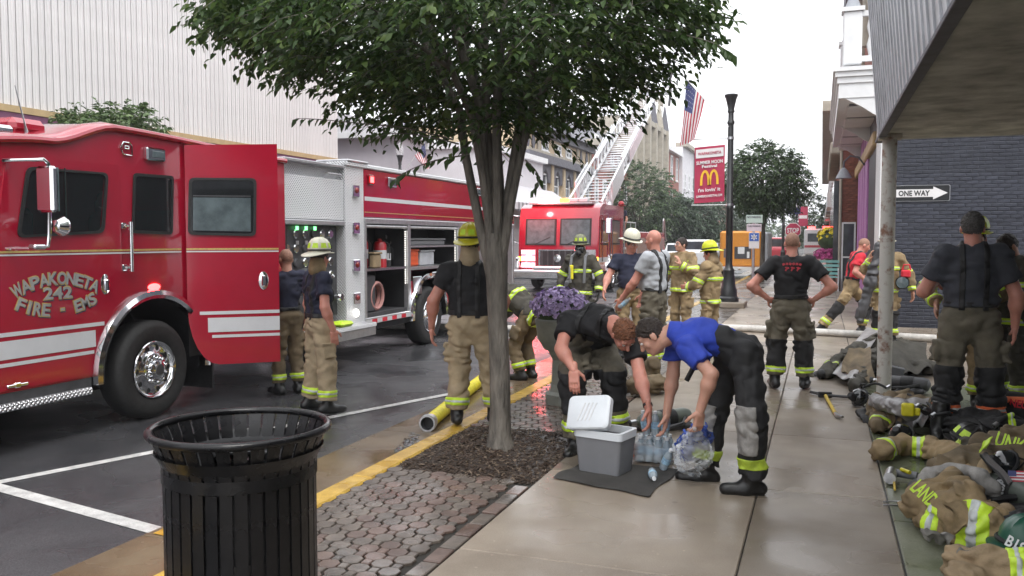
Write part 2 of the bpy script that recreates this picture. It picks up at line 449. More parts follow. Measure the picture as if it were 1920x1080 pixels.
def implicit(prims, h, wr=None, seed=0, band=None):
    bl = [b for b in (_bb(q) for q in prims) if b]
    lo = np.min([b[0] for b in bl], 0)-.05; hi = np.max([b[1] for b in bl], 0)+.05
    if band:
        c, a, hw, inf, R = band; c = A3(c); a = A3(a)/np.linalg.norm(A3(a))
        lo = np.maximum(lo, c-R-.02); hi = np.minimum(hi, c+R+.02)
    D, ax = field(prims, lo.astype(np.float32), hi.astype(np.float32), h, wr, seed)
    if band:
        P = [ax[i]-c[i] for i in range(3)]
        s = np.abs(P[0][:, None, None]*a[0]+P[1][None, :, None]*a[1]+P[2][None, None, :]*a[2])
        rr = np.sqrt(P[0][:, None, None]**2+P[1][None, :, None]**2+P[2][None, None, :]**2)
        D = np.maximum(np.maximum(D-inf, s-hw), rr-R)
    return nets(D, ax, h)
def np_mesh(name, parts, mat, parent=None, inv=None, smooth=True, **kw):
    vs = np.concatenate([p[0] for p in parts]).astype(np.float32); fs = []; o = 0
    for v, f in parts: fs.append(f+o); o += len(v)
    fs = np.concatenate(fs).astype(np.int32)
    if inv is not None:
        m = np.array(inv, np.float32); vs = vs@m[:3, :3].T+m[:3, 3]
    k = fs.shape[1]
    me = bpy.data.meshes.new(name); me.vertices.add(len(vs)); me.vertices.foreach_set('co', vs.ravel().astype(np.float32))
    me.loops.add(len(fs)*k); me.loops.foreach_set('vertex_index', fs.ravel())
    me.polygons.add(len(fs)); me.polygons.foreach_set('loop_start', np.arange(len(fs), dtype=np.int32)*k)
    try: me.polygons.foreach_set('loop_total', np.full(len(fs), k, np.int32))
    except Exception: pass
    if smooth: me.polygons.foreach_set('use_smooth', np.ones(len(fs), bool))
    me.update(calc_edges=True); me.validate()
    me.materials.append(MATS[mat] if isinstance(mat, str) else mat)
    o = bpy.data.objects.new(name, me); COL.objects.link(o)
    if parent: o.parent = parent; XF[o.name] = inv if inv is not None else Matrix()
    return prop(o, **kw)
# ================================================================ setting
def wet(name, c1, c2, sc, r0, r1, fine=180, bump=.15, wetsc=.7, speck=.35, rand=0., spec=.5, dist=.006, spots=0.):
    """mineral ground with a film of rain: roughness follows broad damp patches, colour keeps its own stains"""
    m = bpy.data.materials.new(name); m.use_nodes = True; MATS[name] = m
    t = m.node_tree; n = t.nodes; b = n['Principled BSDF']; L = t.links.new
    g = n.new('ShaderNodeNewGeometry')
    def noise(s, d=4, r=.6):
        q = n.new('ShaderNodeTexNoise'); q.inputs['Scale'].default_value = s; q.inputs['Detail'].default_value = d; q.inputs['Roughness'].default_value = r
        L(g.outputs['Position'], q.inputs['Vector']); return q
    a = noise(sc, 6); rp = n.new('ShaderNodeValToRGB'); rp.color_ramp.elements[0].position = .35; rp.color_ramp.elements[1].position = .66
    rp.color_ramp.elements[0].color = tuple(c1)+(1,); rp.color_ramp.elements[1].color = tuple(c2)+(1,); L(a.outputs[0], rp.inputs[0])
    f = noise(fine, 2, .8); mr = n.new('ShaderNodeMapRange'); mr.inputs[1].default_value = .3; mr.inputs[2].default_value = .7
    mr.inputs[3].default_value = 1-speck; mr.inputs[4].default_value = 1+speck; L(f.outputs[0], mr.inputs[0])
    mu = n.new('ShaderNodeVectorMath'); mu.operation = 'SCALE'; L(rp.outputs[0], mu.inputs[0]); L(mr.outputs[0], mu.inputs['Scale']); out = mu.outputs[0]
    if rand:
        oi = n.new('ShaderNodeObjectInfo'); m2 = n.new('ShaderNodeMapRange'); m2.inputs[3].default_value = 1-rand; m2.inputs[4].default_value = 1+rand
        L(oi.outputs['Random'], m2.inputs[0]); mv = n.new('ShaderNodeVectorMath'); mv.operation = 'SCALE'; L(out, mv.inputs[0]); L(m2.outputs[0], mv.inputs['Scale']); out = mv.outputs[0]
    if spots:                                                       # gum, grit and leaf crumbs trodden into the surface
        for sc_, th, k_ in ((2.3, .055, 1-spots), (9., .07, 1+spots*1.4), (5., .05, 1-spots*.8)):
            vo = n.new('ShaderNodeTexVoronoi'); vo.inputs['Scale'].default_value = sc_; L(g.outputs['Position'], vo.inputs['Vector'])
            mr_ = n.new('ShaderNodeMapRange'); mr_.inputs[1].default_value = th*.7; mr_.inputs[2].default_value = th; mr_.inputs[3].default_value = k_; mr_.inputs[4].default_value = 1.
            L(vo.outputs['Distance'], mr_.inputs[0]); ms = n.new('ShaderNodeVectorMath'); ms.operation = 'SCALE'; L(out, ms.inputs[0]); L(mr_.outputs[0], ms.inputs['Scale']); out = ms.outputs[0]
    L(out, b.inputs['Base Color'])
    w = noise(wetsc, 3); m3 = n.new('ShaderNodeMapRange'); m3.inputs[1].default_value = .40; m3.inputs[2].default_value = .62; m3.inputs[3].default_value = r0; m3.inputs[4].default_value = r1
    L(w.outputs[0], m3.inputs[0]); L(m3.outputs[0], b.inputs['Roughness'])
    bp = n.new('ShaderNodeBump'); bp.inputs['Distance'].default_value = dist; L(f.outputs[0], bp.inputs['Height'])
    m4 = n.new('ShaderNodeMapRange'); m4.inputs[1].default_value = .40; m4.inputs[2].default_value = .62; m4.inputs[3].default_value = bump*.15; m4.inputs[4].default_value = bump
    L(w.outputs[0], m4.inputs[0]); L(m4.outputs[0], bp.inputs['Strength']); L(bp.outputs[0], b.inputs['Normal'])
    b.inputs['Specular IOR Level'].default_value = spec
    return m
wet('asphalt', (.040, .041, .045), (.066, .066, .070), 1.3, .09, .46, fine=110, bump=.8, wetsc=.55, speck=.75, spots=.4)
wet('gutter_concrete', (.115, .080, .047), (.19, .14, .085), 1.6, .10, .40, fine=120, bump=.3, wetsc=1.2, speck=.2)
wet('slab_concrete', (.185, .150, .115), (.285, .24, .19), 1.1, .24, .52, fine=140, bump=.3, wetsc=.9, speck=.18, rand=.22, spots=.35)
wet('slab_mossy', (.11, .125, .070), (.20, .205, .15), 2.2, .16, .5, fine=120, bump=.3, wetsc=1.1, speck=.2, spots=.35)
wet('joint_dirt', (.014, .012, .009), (.026, .022, .017), 6, .4, .8)
wet('paver_grey', (.080, .066, .056), (.145, .120, .10), 9, .16, .42, fine=150, bump=.4, wetsc=1.5, speck=.25, rand=.22)
wet('paver_red', (.105, .070, .058), (.160, .110, .09), 9, .16, .42, fine=150, bump=.4, wetsc=1.5, speck=.25, rand=.22)
wet('kerb_yellow', (.40, .235, .03), (.62, .40, .07), 7, .2, .5, fine=90, bump=.3, wetsc=2, speck=.25)
wet('road_white', (.42, .42, .41), (.66, .66, .64), 9, .2, .5, fine=100, bump=.3, wetsc=2, speck=.2)
wet('mulch', (.020, .013, .009), (.05, .034, .024), 9, .35, .7, fine=60, bump=.8, speck=.4)
M('mulch_chip', (.055, .036, .025), .55, var=.6, scale=30, rand=.0)
GY = -.13
g0 = nb().quad((-900, -300, -.34), (900, -300, -.34), (900, 1500, -.34), (-900, 1500, -.34)).build('ground', 'asphalt', smooth=0, kind='structure')
nb().bb(-60, -3.85, -25, 250, -.32, GY).build('street', 'asphalt', smooth=0, kind='structure')
gt = thing('gutter', None, None, (-3.5, 8, GY), kind='structure')
y = -2.
while y < 120:
    nb().bb(-3.85, -3.125, y, y+3.04, -.3, GY+.012, b=.004).build('gutter_slab', 'gutter_concrete', gt); y += 3.05
kb = thing('kerb', None, None, (-3.03, 8, GY), kind='structure')
y = -2.
while y < 120:
    nb().bb(-3.12, -2.955, y, y+2.43, -.3, 0, b=.014).build('kerb_stone', 'kerb_yellow', kb); y += 2.44
sw = thing('sidewalk', None, None, (0, 8, -.02), kind='structure')
nb().bb(-2.955, 9, -6, 160, -.3, -.016).build('joint_bed', 'joint_dirt', sw)
ys = [4.24+1.715*i for i in range(-4, 22)]
for i in range(len(ys)-1):
    for x0, x1 in ((-1.83, -.37), (-.37, .43)):
        nb().bb(x0+.004, x1-.004, ys[i]+.004, ys[i+1]-.004, -.1, -.001+.0006*((i*7) % 3), b=.006).build('slab', 'slab_concrete', sw)
nb().bb(-1.83, .43, ys[-1]+.005, 160, -.1, -.002).build('slab', 'slab_concrete', sw)
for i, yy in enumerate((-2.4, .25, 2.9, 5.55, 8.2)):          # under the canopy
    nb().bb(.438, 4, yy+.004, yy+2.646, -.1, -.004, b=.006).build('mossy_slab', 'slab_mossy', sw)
for yy in (10.86, 13.2, 15.54):                               # alley crossing
    nb().bb(.438, 6, yy+.004, yy+2.33, -.1, -.003, b=.006).build('slab', 'slab_concrete', sw)
nb().bb(.438, 1.0, 17.9, 60, -.1, -.003, b=.006).build('slab', 'slab_concrete', sw)
# --- painted lines on the street
def stripe(a, b, w, nm='road_marking'):
    a = Vector(a); b = Vector(b); d = (b-a).normalized(); s = Vector((-d.y, d.x, 0))*w/2; z = Vector((0, 0, GY+.004)); u = Vector((0, 0, .002))
    return nb().prism([a+s+z, b+s+z, b-s+z, a-s+z], u).build(nm, 'road_white', smooth=0, kind='structure')
stripe((-6.6, 2.3, 0), (-3.86, 9.62, 0), .10)
p0, p1 = gz(-60, 899, GY), gz(309, 1000, GY)
stripe((p0.x, p0.y, 0), (p1.x, p1.y, 0), .115)
nb().prism([V(-3.80, 4.13, GY+.016), V(-3.80, 4.29, GY+.016), V(-3.70, 4.25, GY+.016), V(-3.70, 4.12, GY+.016)], (0, 0, .002)).build('kerb_paint_patch', 'kerb_yellow', smooth=0, kind='structure')
stripe((-10.4, -5, 0), (-10.4, 26, 0), .1); stripe((-10.65, -5, 0), (-10.65, 26, 0), .1)
# --- clay pavers: octagons and small squares
def octo(w, s, h):
    a, b = w/2, s/2; pts = [(b, a), (-b, a), (-a, b), (-a, -b), (-b, -a), (b, -a), (a, -b), (a, b)]
    n = nb(); k = .93; vs = [V(x, y, -.05) for x, y in pts]+[V(x, y, -.004) for x, y in pts]+[V(x*k, y*k, 0) for x, y in pts]
    fs = [(i, (i+1) % 8, 8+(i+1) % 8, 8+i) for i in range(8)]+[(8+i, 8+(i+1) % 8, 16+(i+1) % 8, 16+i) for i in range(8)]+[tuple(range(16, 24))]
    n.add(vs, fs); return n.mesh('paver', smooth=30)
def sqr(w, d=None):
    d = d or w; return nb().box((0, 0, -.025), (w/2, d/2, .025), b=.005).mesh('paver', smooth=30)
PA = .0875
OM, SM, BM = octo(.108, .050, .05), sqr(.0525), sqr(.098, .190)
OM2, SM2, BM2 = OM.copy(), SM.copy(), BM.copy()
for a, b, c in ((OM, SM, BM),): [q.materials.append(MATS['paver_grey']) for q in (a, b, c)]
for q in (OM2, SM2, BM2): q.materials.append(MATS['paver_red'])
rr = random.Random(3)
def paving(x0, x1, y0, y1, big=300):
    root = thing('brick_paving', None, None, ((x0+x1)/2, (y0+y1)/2, 0), kind='structure')
    cx, cy = (x0+x1)/2, (y0+y1)/2; n1 = 0
    def put(nm, me, x, y, rz=0):
        o = bpy.data.objects.new(nm, me); COL.objects.link(o); o.parent = root
        o.location = (x-cx, y-cy, rr.uniform(-.003, .0015)); o.rotation_euler = (rr.uniform(-.012, .012), rr.uniform(-.012, .012), rz+rr.uniform(-.02, .02))
    j = 0; yy = y0+PA/2
    while yy < y1:
        i = 0; xx = x0+PA/2
        while xx < x1-.135:
            red = rr.random() < (.36 if xx > cx-.25 else .15)
            if (i+j) % 2 == 0: put('paver', OM2 if red else OM, xx, yy); n1 += 1
            else: put('small_paver', SM2 if red else SM, xx, yy)
            i += 1; xx += PA
        j += 1; yy += PA
    yy = y0+.1
    while yy < y1: put('border_paver', BM2 if rr.random() < .5 else BM, x1-.058, yy); yy += .21
    return root
paving(-2.945, -1.832, 2.55, 5.58)
paving(-2.945, -1.832, 7.12, 10.3)
nb().bb(-2.945, -1.832, 10.31, 60, -.1, -.004).build('paved_strip', 'paver_grey', kind='structure')
# --- tree pit with bark mulch
def mulch():
    n = nb(); r = random.Random(11); nx, ny = 26, 34; x0, x1, y0, y1 = -2.945, -1.835, 5.585, 7.115
    def hz(x, y):
        e = min((x-x0), (x1-x), (y-y0), (y1-y)); return -.02+.06*min(1, e/.25)+.012*math.sin(x*17)*math.cos(y*13)
    vs = [V(x0+(x1-x0)*i/nx, y0+(y1-y0)*j/ny, hz(x0+(x1-x0)*i/nx, y0+(y1-y0)*j/ny)+r.uniform(-.008, .008)) for j in range(ny+1) for i in range(nx+1)]
    n.add(vs, [(j*(nx+1)+i, j*(nx+1)+i+1, (j+1)*(nx+1)+i+1, (j+1)*(nx+1)+i) for j in range(ny) for i in range(nx)])
    n.build('mulch_bed', 'mulch', kind='stuff', label='dark wet bark mulch filling the pit round the street tree', category=None) if 0 else None
    b = n; b.cur = 1
    for k in range(4200):
        x, y = r.uniform(x0, x1), r.uniform(y0-.03, y1+.02); L, w = r.uniform(.012, .04), r.uniform(.004, .011)
        a = r.uniform(0, 6.28); ti = r.uniform(-.5, .5); R = Matrix.Rotation(a, 3, 'Z') @ Matrix.Rotation(ti, 3, 'Y') @ Matrix.Rotation(r.uniform(-.5, .5), 3, 'X')
        b.cur = 1 if r.random() < .85 else 2
        b.box((x, y, hz(x, y)+r.uniform(.002, .014)), (L/2, w/2, .0025), R)
    M('mulch_light', (.16, .12, .085), .6, var=.4, scale=30)
    return n.build('bark_mulch', ['mulch', 'mulch_chip', 'mulch_light'], smooth=0, kind='stuff')
prop(mulch(), 'dark wet bark mulch filling the pit round the street tree', 'mulch')
# ================================================================ buildings
M('siding_white', (.69, .68, .675), .5, var=.05, scale=1.5, rand=.03)
M('seam_dark', (.16, .15, .16), .7, var=.1)
M('purple_band', (.17, .055, .12), .5, var=.1)
M('tan_trim', (.45, .33, .17), .6, var=.1)
M('white_stucco', (.66, .65, .68), .8, var=.05, scale=2)
M('lilac_wall', (.52, .49, .53), .8, var=.05, scale=2)
M('white_wood', (.74, .75, .76), .55, var=.05, scale=5)
M('cream_brick', (.50, .40, .27), .85, var=.15, scale=9)
M('slate_trim', (.11, .11, .13), .7, var=.2)
M('brick_red', (.24, .085, .06), .85, var=.25, scale=7)
M('brick_far', (.29, .11, .085), .85, var=.15, scale=3)
M('stone_grey', (.38, .35, .29), .85, var=.15, scale=2.5)
M('roof_grey', (.32, .34, .37), .8, var=.1)
M('black_brick', (.040, .044, .060), .40, var=.25, scale=9, rand=.22, bump=.2, bscale=60)
M('black_mortar', (.042, .046, .062), .7, var=.2)
M('mauve', (.36, .15, .36), .55, var=.08)
M('dark_wood', (.03, .032, .04), .5, var=.2)
def win(root, X, y0, y1, z0, z1, sx=1, fm='white_wood', pm='glass_window', t=.09, mull=True, arch=0):
    """window in a wall that faces +x (sx=1) or -x: frame bars stand proud, pane behind them"""
    n = nb(); e = X+sx*.10; s = sorted
    for a in ((y0, y1, z0, z0+t), (y0, y1, z1-t, z1), (y0, y0+t, z0+t, z1-t), (y1-t, y1, z0+t, z1-t)):
        n.bb(min(X-.02*sx, e), max(X-.02*sx, e), a[0], a[1], a[2], a[3])
    if mull: n.bb(min(X, e-.02*sx), max(X, e-.02*sx), y0+t, y1-t, (z0+z1)/2-t/3, (z0+z1)/2+t/3)
    f = n.build('window', fm, root, smooth=0)
    nb().bb(min(X-.03*sx, X+.03*sx), max(X-.03*sx, X+.03*sx), y0+t, y1-t, z0+t, z1-t).build('pane', pm, f, smooth=0)
    nb().bb(min(X, X+.16*sx), max(X, X+.16*sx), y0-.08, y1+.08, z0-.1, z0).build('sill', fm, f, smooth=0)
    return f
LX = -17.
# 1: ribbed metal hall
b1 = thing('metal_clad_building', 'large white building clad in vertical ribbed metal above a purple band', 'building', (LX-5, 12, GY))
ZS = 4.64
nb().bb(LX-16, LX-.10, -12, 28.32, GY, 15.2).build('core_wall', 'seam_dark', b1, smooth=0)
pw = .192; pm_ = nb()
pm_.bb(-.02, .03, .015, pw-.015, 0, 15.2-ZS, b=.006); pm_.bb(.03, .05, .075, .115, 0, 15.2-ZS, b=.008)
pme = pm_.mesh('siding_panel', smooth=0); pme.materials.append(MATS['siding_white'])
yy = -6.; inv = XF[b1.name]
while yy < 28.3-pw*.5:
    o = bpy.data.objects.new('siding_panel', pme); COL.objects.link(o); o.parent = b1; o.location = inv @ V(LX-.08, yy, ZS); yy += pw
nb().bb(LX-.10, LX+.06, -12, 28.34, ZS-.16, ZS-.01).build('trim_board', 'tan_trim', b1, smooth=0)
nb().bb(LX-.10, LX+.03, -12, 28.33, ZS-1.25, ZS-.165).build('purple_band', 'purple_band', b1, smooth=0)
for i in range(9): nb().bb(LX-.10, LX+.02, -10+4.2*i, -10+4.2*i+4.0, GY+.5, ZS-1.4).build('shop_window', 'glass_window', b1, smooth=0)
nb().bb(LX-.10, LX+.01, -12, 28.33, GY, GY+.49).build('plinth', 'slate_trim', b1, smooth=0)
for i in range(9): nb().bb(LX-.12, LX+.07, -10+4.2*i-.2, -10+4.2*i, GY+.49, ZS-1.26).build('pier', 'lilac_wall', b1, smooth=0)
# 2: pale building across the gap, with a roof and striped awning
b2 = thing('pale_building', 'low pale building with projecting eaves beyond the ribbed metal hall', 'building', (LX-6, 44, GY))
YB = 37.
e0 = gy(637, 262, YB); e1 = gy(752, 255, YB); zt = e0.z
nb().bb(-34, e1.x, YB, 49.2, GY, zt).build('wall', 'lilac_wall', b2, smooth=0)
nb().bb(-34.5, e1.x+.5, YB-.55, 49.3, zt, zt+.28).build('eaves', 'white_wood', b2, smooth=0)
nb().prism([V(-34.5, YB-.5, zt+.28), V(e1.x+.5, YB-.5, zt+.28), V(-26, YB-.5, zt+2.4)], (0, 12.3, 0)).build('roof', 'white_stucco', b2, smooth=0)
nb().bb(e1.x, e1.x+3.2, YB+2.2, 49., GY, zt-.4).build('front_wing', 'white_stucco', b2, smooth=0)
nb().bb(e1.x-.1, e1.x+3.5, YB+2., 49.1, zt-.4, zt-.1).build('cornice', 'white_wood', b2, smooth=0)
aw = thing('striped_awning', 'white awning with dark comb-like stripes on the pale building', 'awning', (e1.x+3.8, 42, 3.2))
for i in range(20):
    y0 = YB+2.4+i*.58
    nb().prism([V(e1.x+3.21, y0, 4.55), V(e1.x+4.9, y0, 3.45), V(e1.x+4.9, y0, 3.1), V(e1.x+4.87, y0, 3.1), V(e1.x+4.87, y0, 3.4), V(e1.x+3.21, y0, 4.5)], (0, .40, 0)).build('white_stripe', 'white_stucco', aw, smooth=0)
    nb().prism([V(e1.x+3.21, y0+.401, 4.545), V(e1.x+4.9, y0+.401, 3.445), V(e1.x+4.9, y0+.401, 3.0), V(e1.x+4.87, y0+.401, 3.0), V(e1.x+4.87, y0+.401, 3.4), V(e1.x+3.21, y0+.401, 4.5)], (0, .178, 0)).build('dark_stripe', 'slate_trim', aw, smooth=0)
# 3: cream brick front with slate cornices and arches
def Z3(yv, xv=1023): return gx(xv, yv, LX).z
z_lo, z_at, z_mc, z_up, z_tc = Z3(371), Z3(309), Z3(294), Z3(261), Z3(246)
b3 = thing('ornate_cream_building', 'cream brick building with slate cornices, pointed arches and diamond ornaments', 'building', (LX-6, 57, GY))
nb().bb(LX-12, LX, 49.2, 65.6, GY, z_tc).build('wall', 'cream_brick', b3, smooth=0)
nb().bb(LX-.1, LX+.55, 49.1, 65.7, z_at, z_mc).build('middle_cornice', 'slate_trim', b3, smooth=0)
nb().bb(LX-.1, LX+.25, 49.15, 65.65, z_mc, z_mc+.25).build('cornice_ledge', 'stone_grey', b3, smooth=0)
nb().bb(LX-.3, LX+.35, 49.1, 65.7, z_up+.1, z_up+.5).build('frieze', 'slate_trim', b3, smooth=0)
nb().bb(LX-.4, LX+.75, 49.0, 65.8, z_up+.5, z_tc).build('top_cornice', 'slate_trim', b3, smooth=0)
nb().bb(LX-12, LX+.15, 49.1, 65.7, z_tc, z_tc+.3).build('roof_slab', 'roof_grey', b3, smooth=0)
nb().prism([V(LX+.5, 54.4, z_tc+.01), V(LX+.5, 58.6, z_tc+.01), V(LX+.5, 56.5, z_tc+1.7)], (-3, 0, 0)).build('gable', 'slate_trim', b3, smooth=0)
nb().bb(LX-.05, LX+.12, 49.2, 65.6, GY, z_lo-.12).build('shopfront', 'slate_trim', b3, smooth=0)
nb().bb(LX-.05, LX+.3, 49.2, 65.6, z_lo-.12, z_lo+.05).build('sill_band', 'white_wood', b3, smooth=0)
hb = z_at-z_lo
for i in range(6):
    yc = 50.6+2.72*i
    n = nb()                                                        # pointed arch surround
    for s in (-1, 1):
        pts = [(yc+s*1.1, z_lo+hb*.45), (yc+s*1.1, z_at-.02), (yc, z_at-.02), (yc+s*.02, z_at-.25), (yc+s*.45, z_lo+hb*.72), (yc+s*.62, z_lo+hb*.5), (yc+s*.62, z_lo+hb*.45)]
        n.prism([V(LX, a, b) for a, b in pts], (.22, 0, 0))
    n.build('arch', 'slate_trim', b3, smooth=0)
    win(b3, LX, yc-.6, yc+.6, z_lo+.15, z_lo+hb*.72)
    if i < 5: nb().bb(LX-.05, LX+.3, yc+1.13, yc+1.59, z_lo+.06, z_at-.01).build('pilaster', 'cream_brick', b3, smooth=0)
for i, yc in enumerate((53.6, 56.6, 59.2)):
    for s in (-.36, .36): win(b3, LX, yc+s-.34, yc+s+.34, z_mc+.35, z_up-.12, pm='glass_grey')
for yc in (50.2, 51.3, 62.6, 64.2):
    zc = (z_mc+z_up)/2+.1; nb().prism([V(LX, yc-.3, zc), V(LX, yc, zc+.75), V(LX, yc+.3, zc), V(LX, yc, zc-.75)], (.08, 0, 0)).build('diamond', 'slate_trim', b3, smooth=0)
for yc in (49.4, 52.2, 61.5, 65.2): nb().bb(LX-.02, LX+.12, yc-.15, yc+.15, z_mc+.26, z_up+.1).build('strip', 'stone_grey', b3, smooth=0)
# 4..7: the blocks further down the street
def block(label, y0, y1, h, wm, tm, rows, cols, w=1.1, hh=1.9, z0=4.6, dz=3.4, depth=12, gap=0.):
    b = thing('street_building', label, 'building', (LX-depth/2, (y0+y1)/2, GY), group='buildings along the far side of the street')
    nb().bb(LX-depth, LX+gap, y0+.03, y1-.03, GY, h).build('wall', wm, b, smooth=0)
    nb().bb(LX-.5, LX+gap+.55, y0, y1, h, h+.5).build('cornice', tm, b, smooth=0)
    nb().bb(LX-.2, LX+gap+.3, y0+.02, y1-.02, 3.7, 4.1).build('shop_cornice', tm, b, smooth=0)
    nb().bb(LX-.2, LX+gap+.06, y0+.5, y1-.5, GY+.4, 3.4).build('shop_window', 'glass_window', b, smooth=0)
    for r in range(rows):
        for c in range(cols):
            yc = y0+(y1-y0)*(c+.5)/cols; win(b, LX+gap, yc-w/2, yc+w/2, z0+r*dz, z0+r*dz+hh, t=.14)
    return b
b4 = block('red brick block with a grey slab roof behind the raised ladder', 65.9, 79.4, Z3(272, 1110), 'brick_far', 'stone_grey', 2, 5)
nb().bb(LX-11, LX-2, 66.5, 79, Z3(272, 1110)+.5, Z3(215, 1110)).build('roof_storey', 'roof_grey', b4, smooth=0)
H5 = gx(1190, 222, LX).z
b5 = block('tall grey stone building with gothic pinnacles and carved panels', 79.6, 97.5, H5, 'stone_grey', 'stone_grey', 3, 5, w=1.5, hh=2.7, z0=5.2, dz=4.0)
for i in range(6):
    yc = 79.8+i*3.5; nb().bb(LX-.2, LX+.7, yc-.35, yc+.35, GY, H5+.51).build('buttress', 'stone_grey', b5, smooth=0)
    nb().cone((LX+.25, yc, H5+.5), (LX+.25, yc, H5+3.2), .5, .08, n=4).build('pinnacle', 'slate_trim' if i in (3, 5) else 'stone_grey', b5, smooth=0)
for i in range(5):
    yc = 81.5+i*3.5; nb().prism([V(LX+.1, yc-1.3, H5+.5), V(LX+.1, yc+1.3, H5+.5), V(LX+.1, yc, H5+2.0)], (-.5, 0, 0)).build('gable', 'stone_grey', b5, smooth=0)
    for r in range(3): nb().bb(LX-.02, LX+.2, yc-1.2, yc+1.2, 8.2+4.0*r, 8.9+4.0*r, b=.08).build('carved_panel', 'stone_grey', b5, smooth=0)
H6 = gx(1255, 285, LX).z
b6 = block('narrow red brick building with white arched windows past the stone building', 97.7, 109.5, H6, 'brick_far', 'white_wood', 2, 3, w=1.3, hh=2.8, dz=4.1)
H7 = gx(1290, 285, LX).z
b7 = block('cream rendered building with pipes beyond the narrow brick one', 109.7, 124., H7, 'white_stucco', 'stone_grey', 2, 4, gap=.4)
for i in range(3): nb().cone((LX+.6, 119+i*1.4, GY), (LX+.6, 119+i*1.4, H7), .1, n=6).build('pipe', 'slate_trim', b7)
block('dull brick block at the far end of the street', 124.2, 170, H7*.86, 'brick_far', 'stone_grey', 2, 9)
fs = nb().bb(-17, -13.6, -12, 170, -.3, .02).build('far_pavement', 'slab_concrete', kind='structure')
# --- right side: canopy, its post, dark brick wall, balcony building, brick shop
M('fascia_metal', (.42, .43, .46), .45, .15, var=.22, scale=4, bump=.1, bscale=20)
M('soffit', (.115, .108, .09), .8, var=.35, scale=2.2)
M('rusty_post', (.62, .60, .56), .7, var=.12, scale=9, col2=(.24, .13, .09))
for e_, p_ in zip(MATS['rusty_post'].node_tree.nodes['Color Ramp'].color_ramp.elements, (.52, .66)): e_.position = p_
cn = thing('shop_canopy', 'grey sheet-metal canopy with a dark stained soffit over the pavement', 'canopy', (2.2, 5, 2.7))
cb = gy(1646, 262, 10.2); XF0, ZC = cb.x, cb.z
for i in range(46):                                                # standing-seam fascia sheets
    y0 = -1.5+i*.2545
    vs = [V(XF0, y0+.003, ZC), V(XF0, y0+.2515, ZC), V(XF0-.16, y0+.2515, ZC+1.75), V(XF0-.16, y0+.003, ZC+1.75)]
    n = nb().prism(vs, (.04, 0, .0)); n.prism([V(XF0-.012, y0-.004, ZC), V(XF0-.012, y0+.006, ZC), V(XF0-.172, y0+.006, ZC+1.75), V(XF0-.172, y0-.004, ZC+1.75)], (.03, 0, 0))
    n.build('fascia_sheet', 'fascia_metal', cn, smooth=0)
nb().bb(XF0-.025, XF0+.05, -1.6, 10.23, ZC-.035, ZC-.001, b=.004).build('drip_edge', 'slate_trim', cn)
M('soffit_b', (.46, .455, .43), .8, var=.4, scale=3, rand=.12)
for i in range(10): nb().bb(XF0+.052, 6, -1.6+i*1.183+.004, -1.6+(i+1)*1.183-.004, ZC+.0, ZC+.05).build('soffit_board', 'soffit_b', cn, smooth=0)
nb().bb(XF0+.04, 6, -1.6, 10.22, ZC+.055, ZC+1.7).build('roof_body', 'slate_trim', cn, smooth=0)
nb().bb(XF0-.0, 6, 10.221, 10.26, ZC+.0, ZC+1.72).build('end_sheet', 'fascia_metal', cn, smooth=0)
po = thing('canopy_post', 'rusty flaking white steel post holding up the canopy corner', 'post', (.65, 9.75, 0))
nb().cone((.64, 9.75, 0), (.64, 9.75, ZC-.002), .072, n=20).build('shaft', 'rusty_post', po)
nb().bb(.54, .74, 9.65, 9.85, 0, .015).build('base_plate', 'slate_trim', po)
nb().bb(.53, .75, 9.64, 9.86, ZC-.05, ZC-.003).build('cap_plate', 'rusty_post', po)
# building that forms the rear of the canopied pavement
b8b = thing('canopied_shop', 'shop wall standing behind the canopied pavement', 'building', (4.5, 4, 0))
nb().bb(3.9, 9, -5, 10.2, -.05, 6.5).build('wall', 'slate_trim', b8b, smooth=0)
b8 = thing('balcony_building', 'building with dark painted brick side wall, mauve pilasters and white balcony', 'building', (3.5, 24, 0))
WY = 18.
nb().bb(1.2, 9, WY-.012, 30, -.05, 9.5).build('core', 'black_mortar', b8, smooth=0)
bw, bh = .212, .0705; cnt = 0; rest = nb(); r = random.Random(5)
bme = nb().box((0, 0, 0), ((bw-.010)/2, .05, (bh-.010)/2), b=.006).mesh('brick', smooth=0); bme.materials.append(MATS['black_brick'])
inv = XF[b8.name]
for row in range(60):
    z = .035+row*bh
    for c in range(19):
        x = 1.32+c*bw+(bw/2 if row % 2 else 0)
        if x > 5.2: continue
        p = V(x, WY+.03+r.uniform(-.004, .004), z)
        vis = 20 <= row <= 42 and x < 4.3
        if vis and cnt < 300:
            o = bpy.data.objects.new('brick', bme); COL.objects.link(o); o.parent = b8; o.location = inv @ p; cnt += 1
        else: rest.box(p, ((bw-.012)/2, .05, (bh-.012)/2), b=.006)
rest.build('brickwork', 'black_brick', b8, smooth=0, kind='stuff')
nb().bb(1.02, 1.205, WY-.04, WY+1.4, 0, 4.6, b=.01).build('corner_pilaster', 'white_wood', b8, smooth=0)
nb().bb(1.04, 1.4, WY+1.405, WY+4.6, 0, 4.6).build('dark_pilaster', 'dark_wood', b8, smooth=0)
for a, b_, m_ in ((22.7, 23.9, 'mauve'), (24.3, 25.0, 'mauve'), (25.3, 26.8, 'mauve'), (27.2, 28.2, 'mauve')):
    nb().bb(1.0, 1.35, a, b_, 0, 4.4, b=.02).build('pilaster', m_, b8, smooth=0)
nb().bb(1.1, 1.4, 22.6, 30, 0, 4.4).build('shop_window', 'glass_window', b8, smooth=0)
nb().bb(.95, 1.3, 19.5, 30, 3.6, 3.9, b=.03).build('shop_cornice', 'tan_trim', b8, smooth=0)
bz = gy(1600, 183, WY).z; bx0 = gy(1572, 200, WY).x
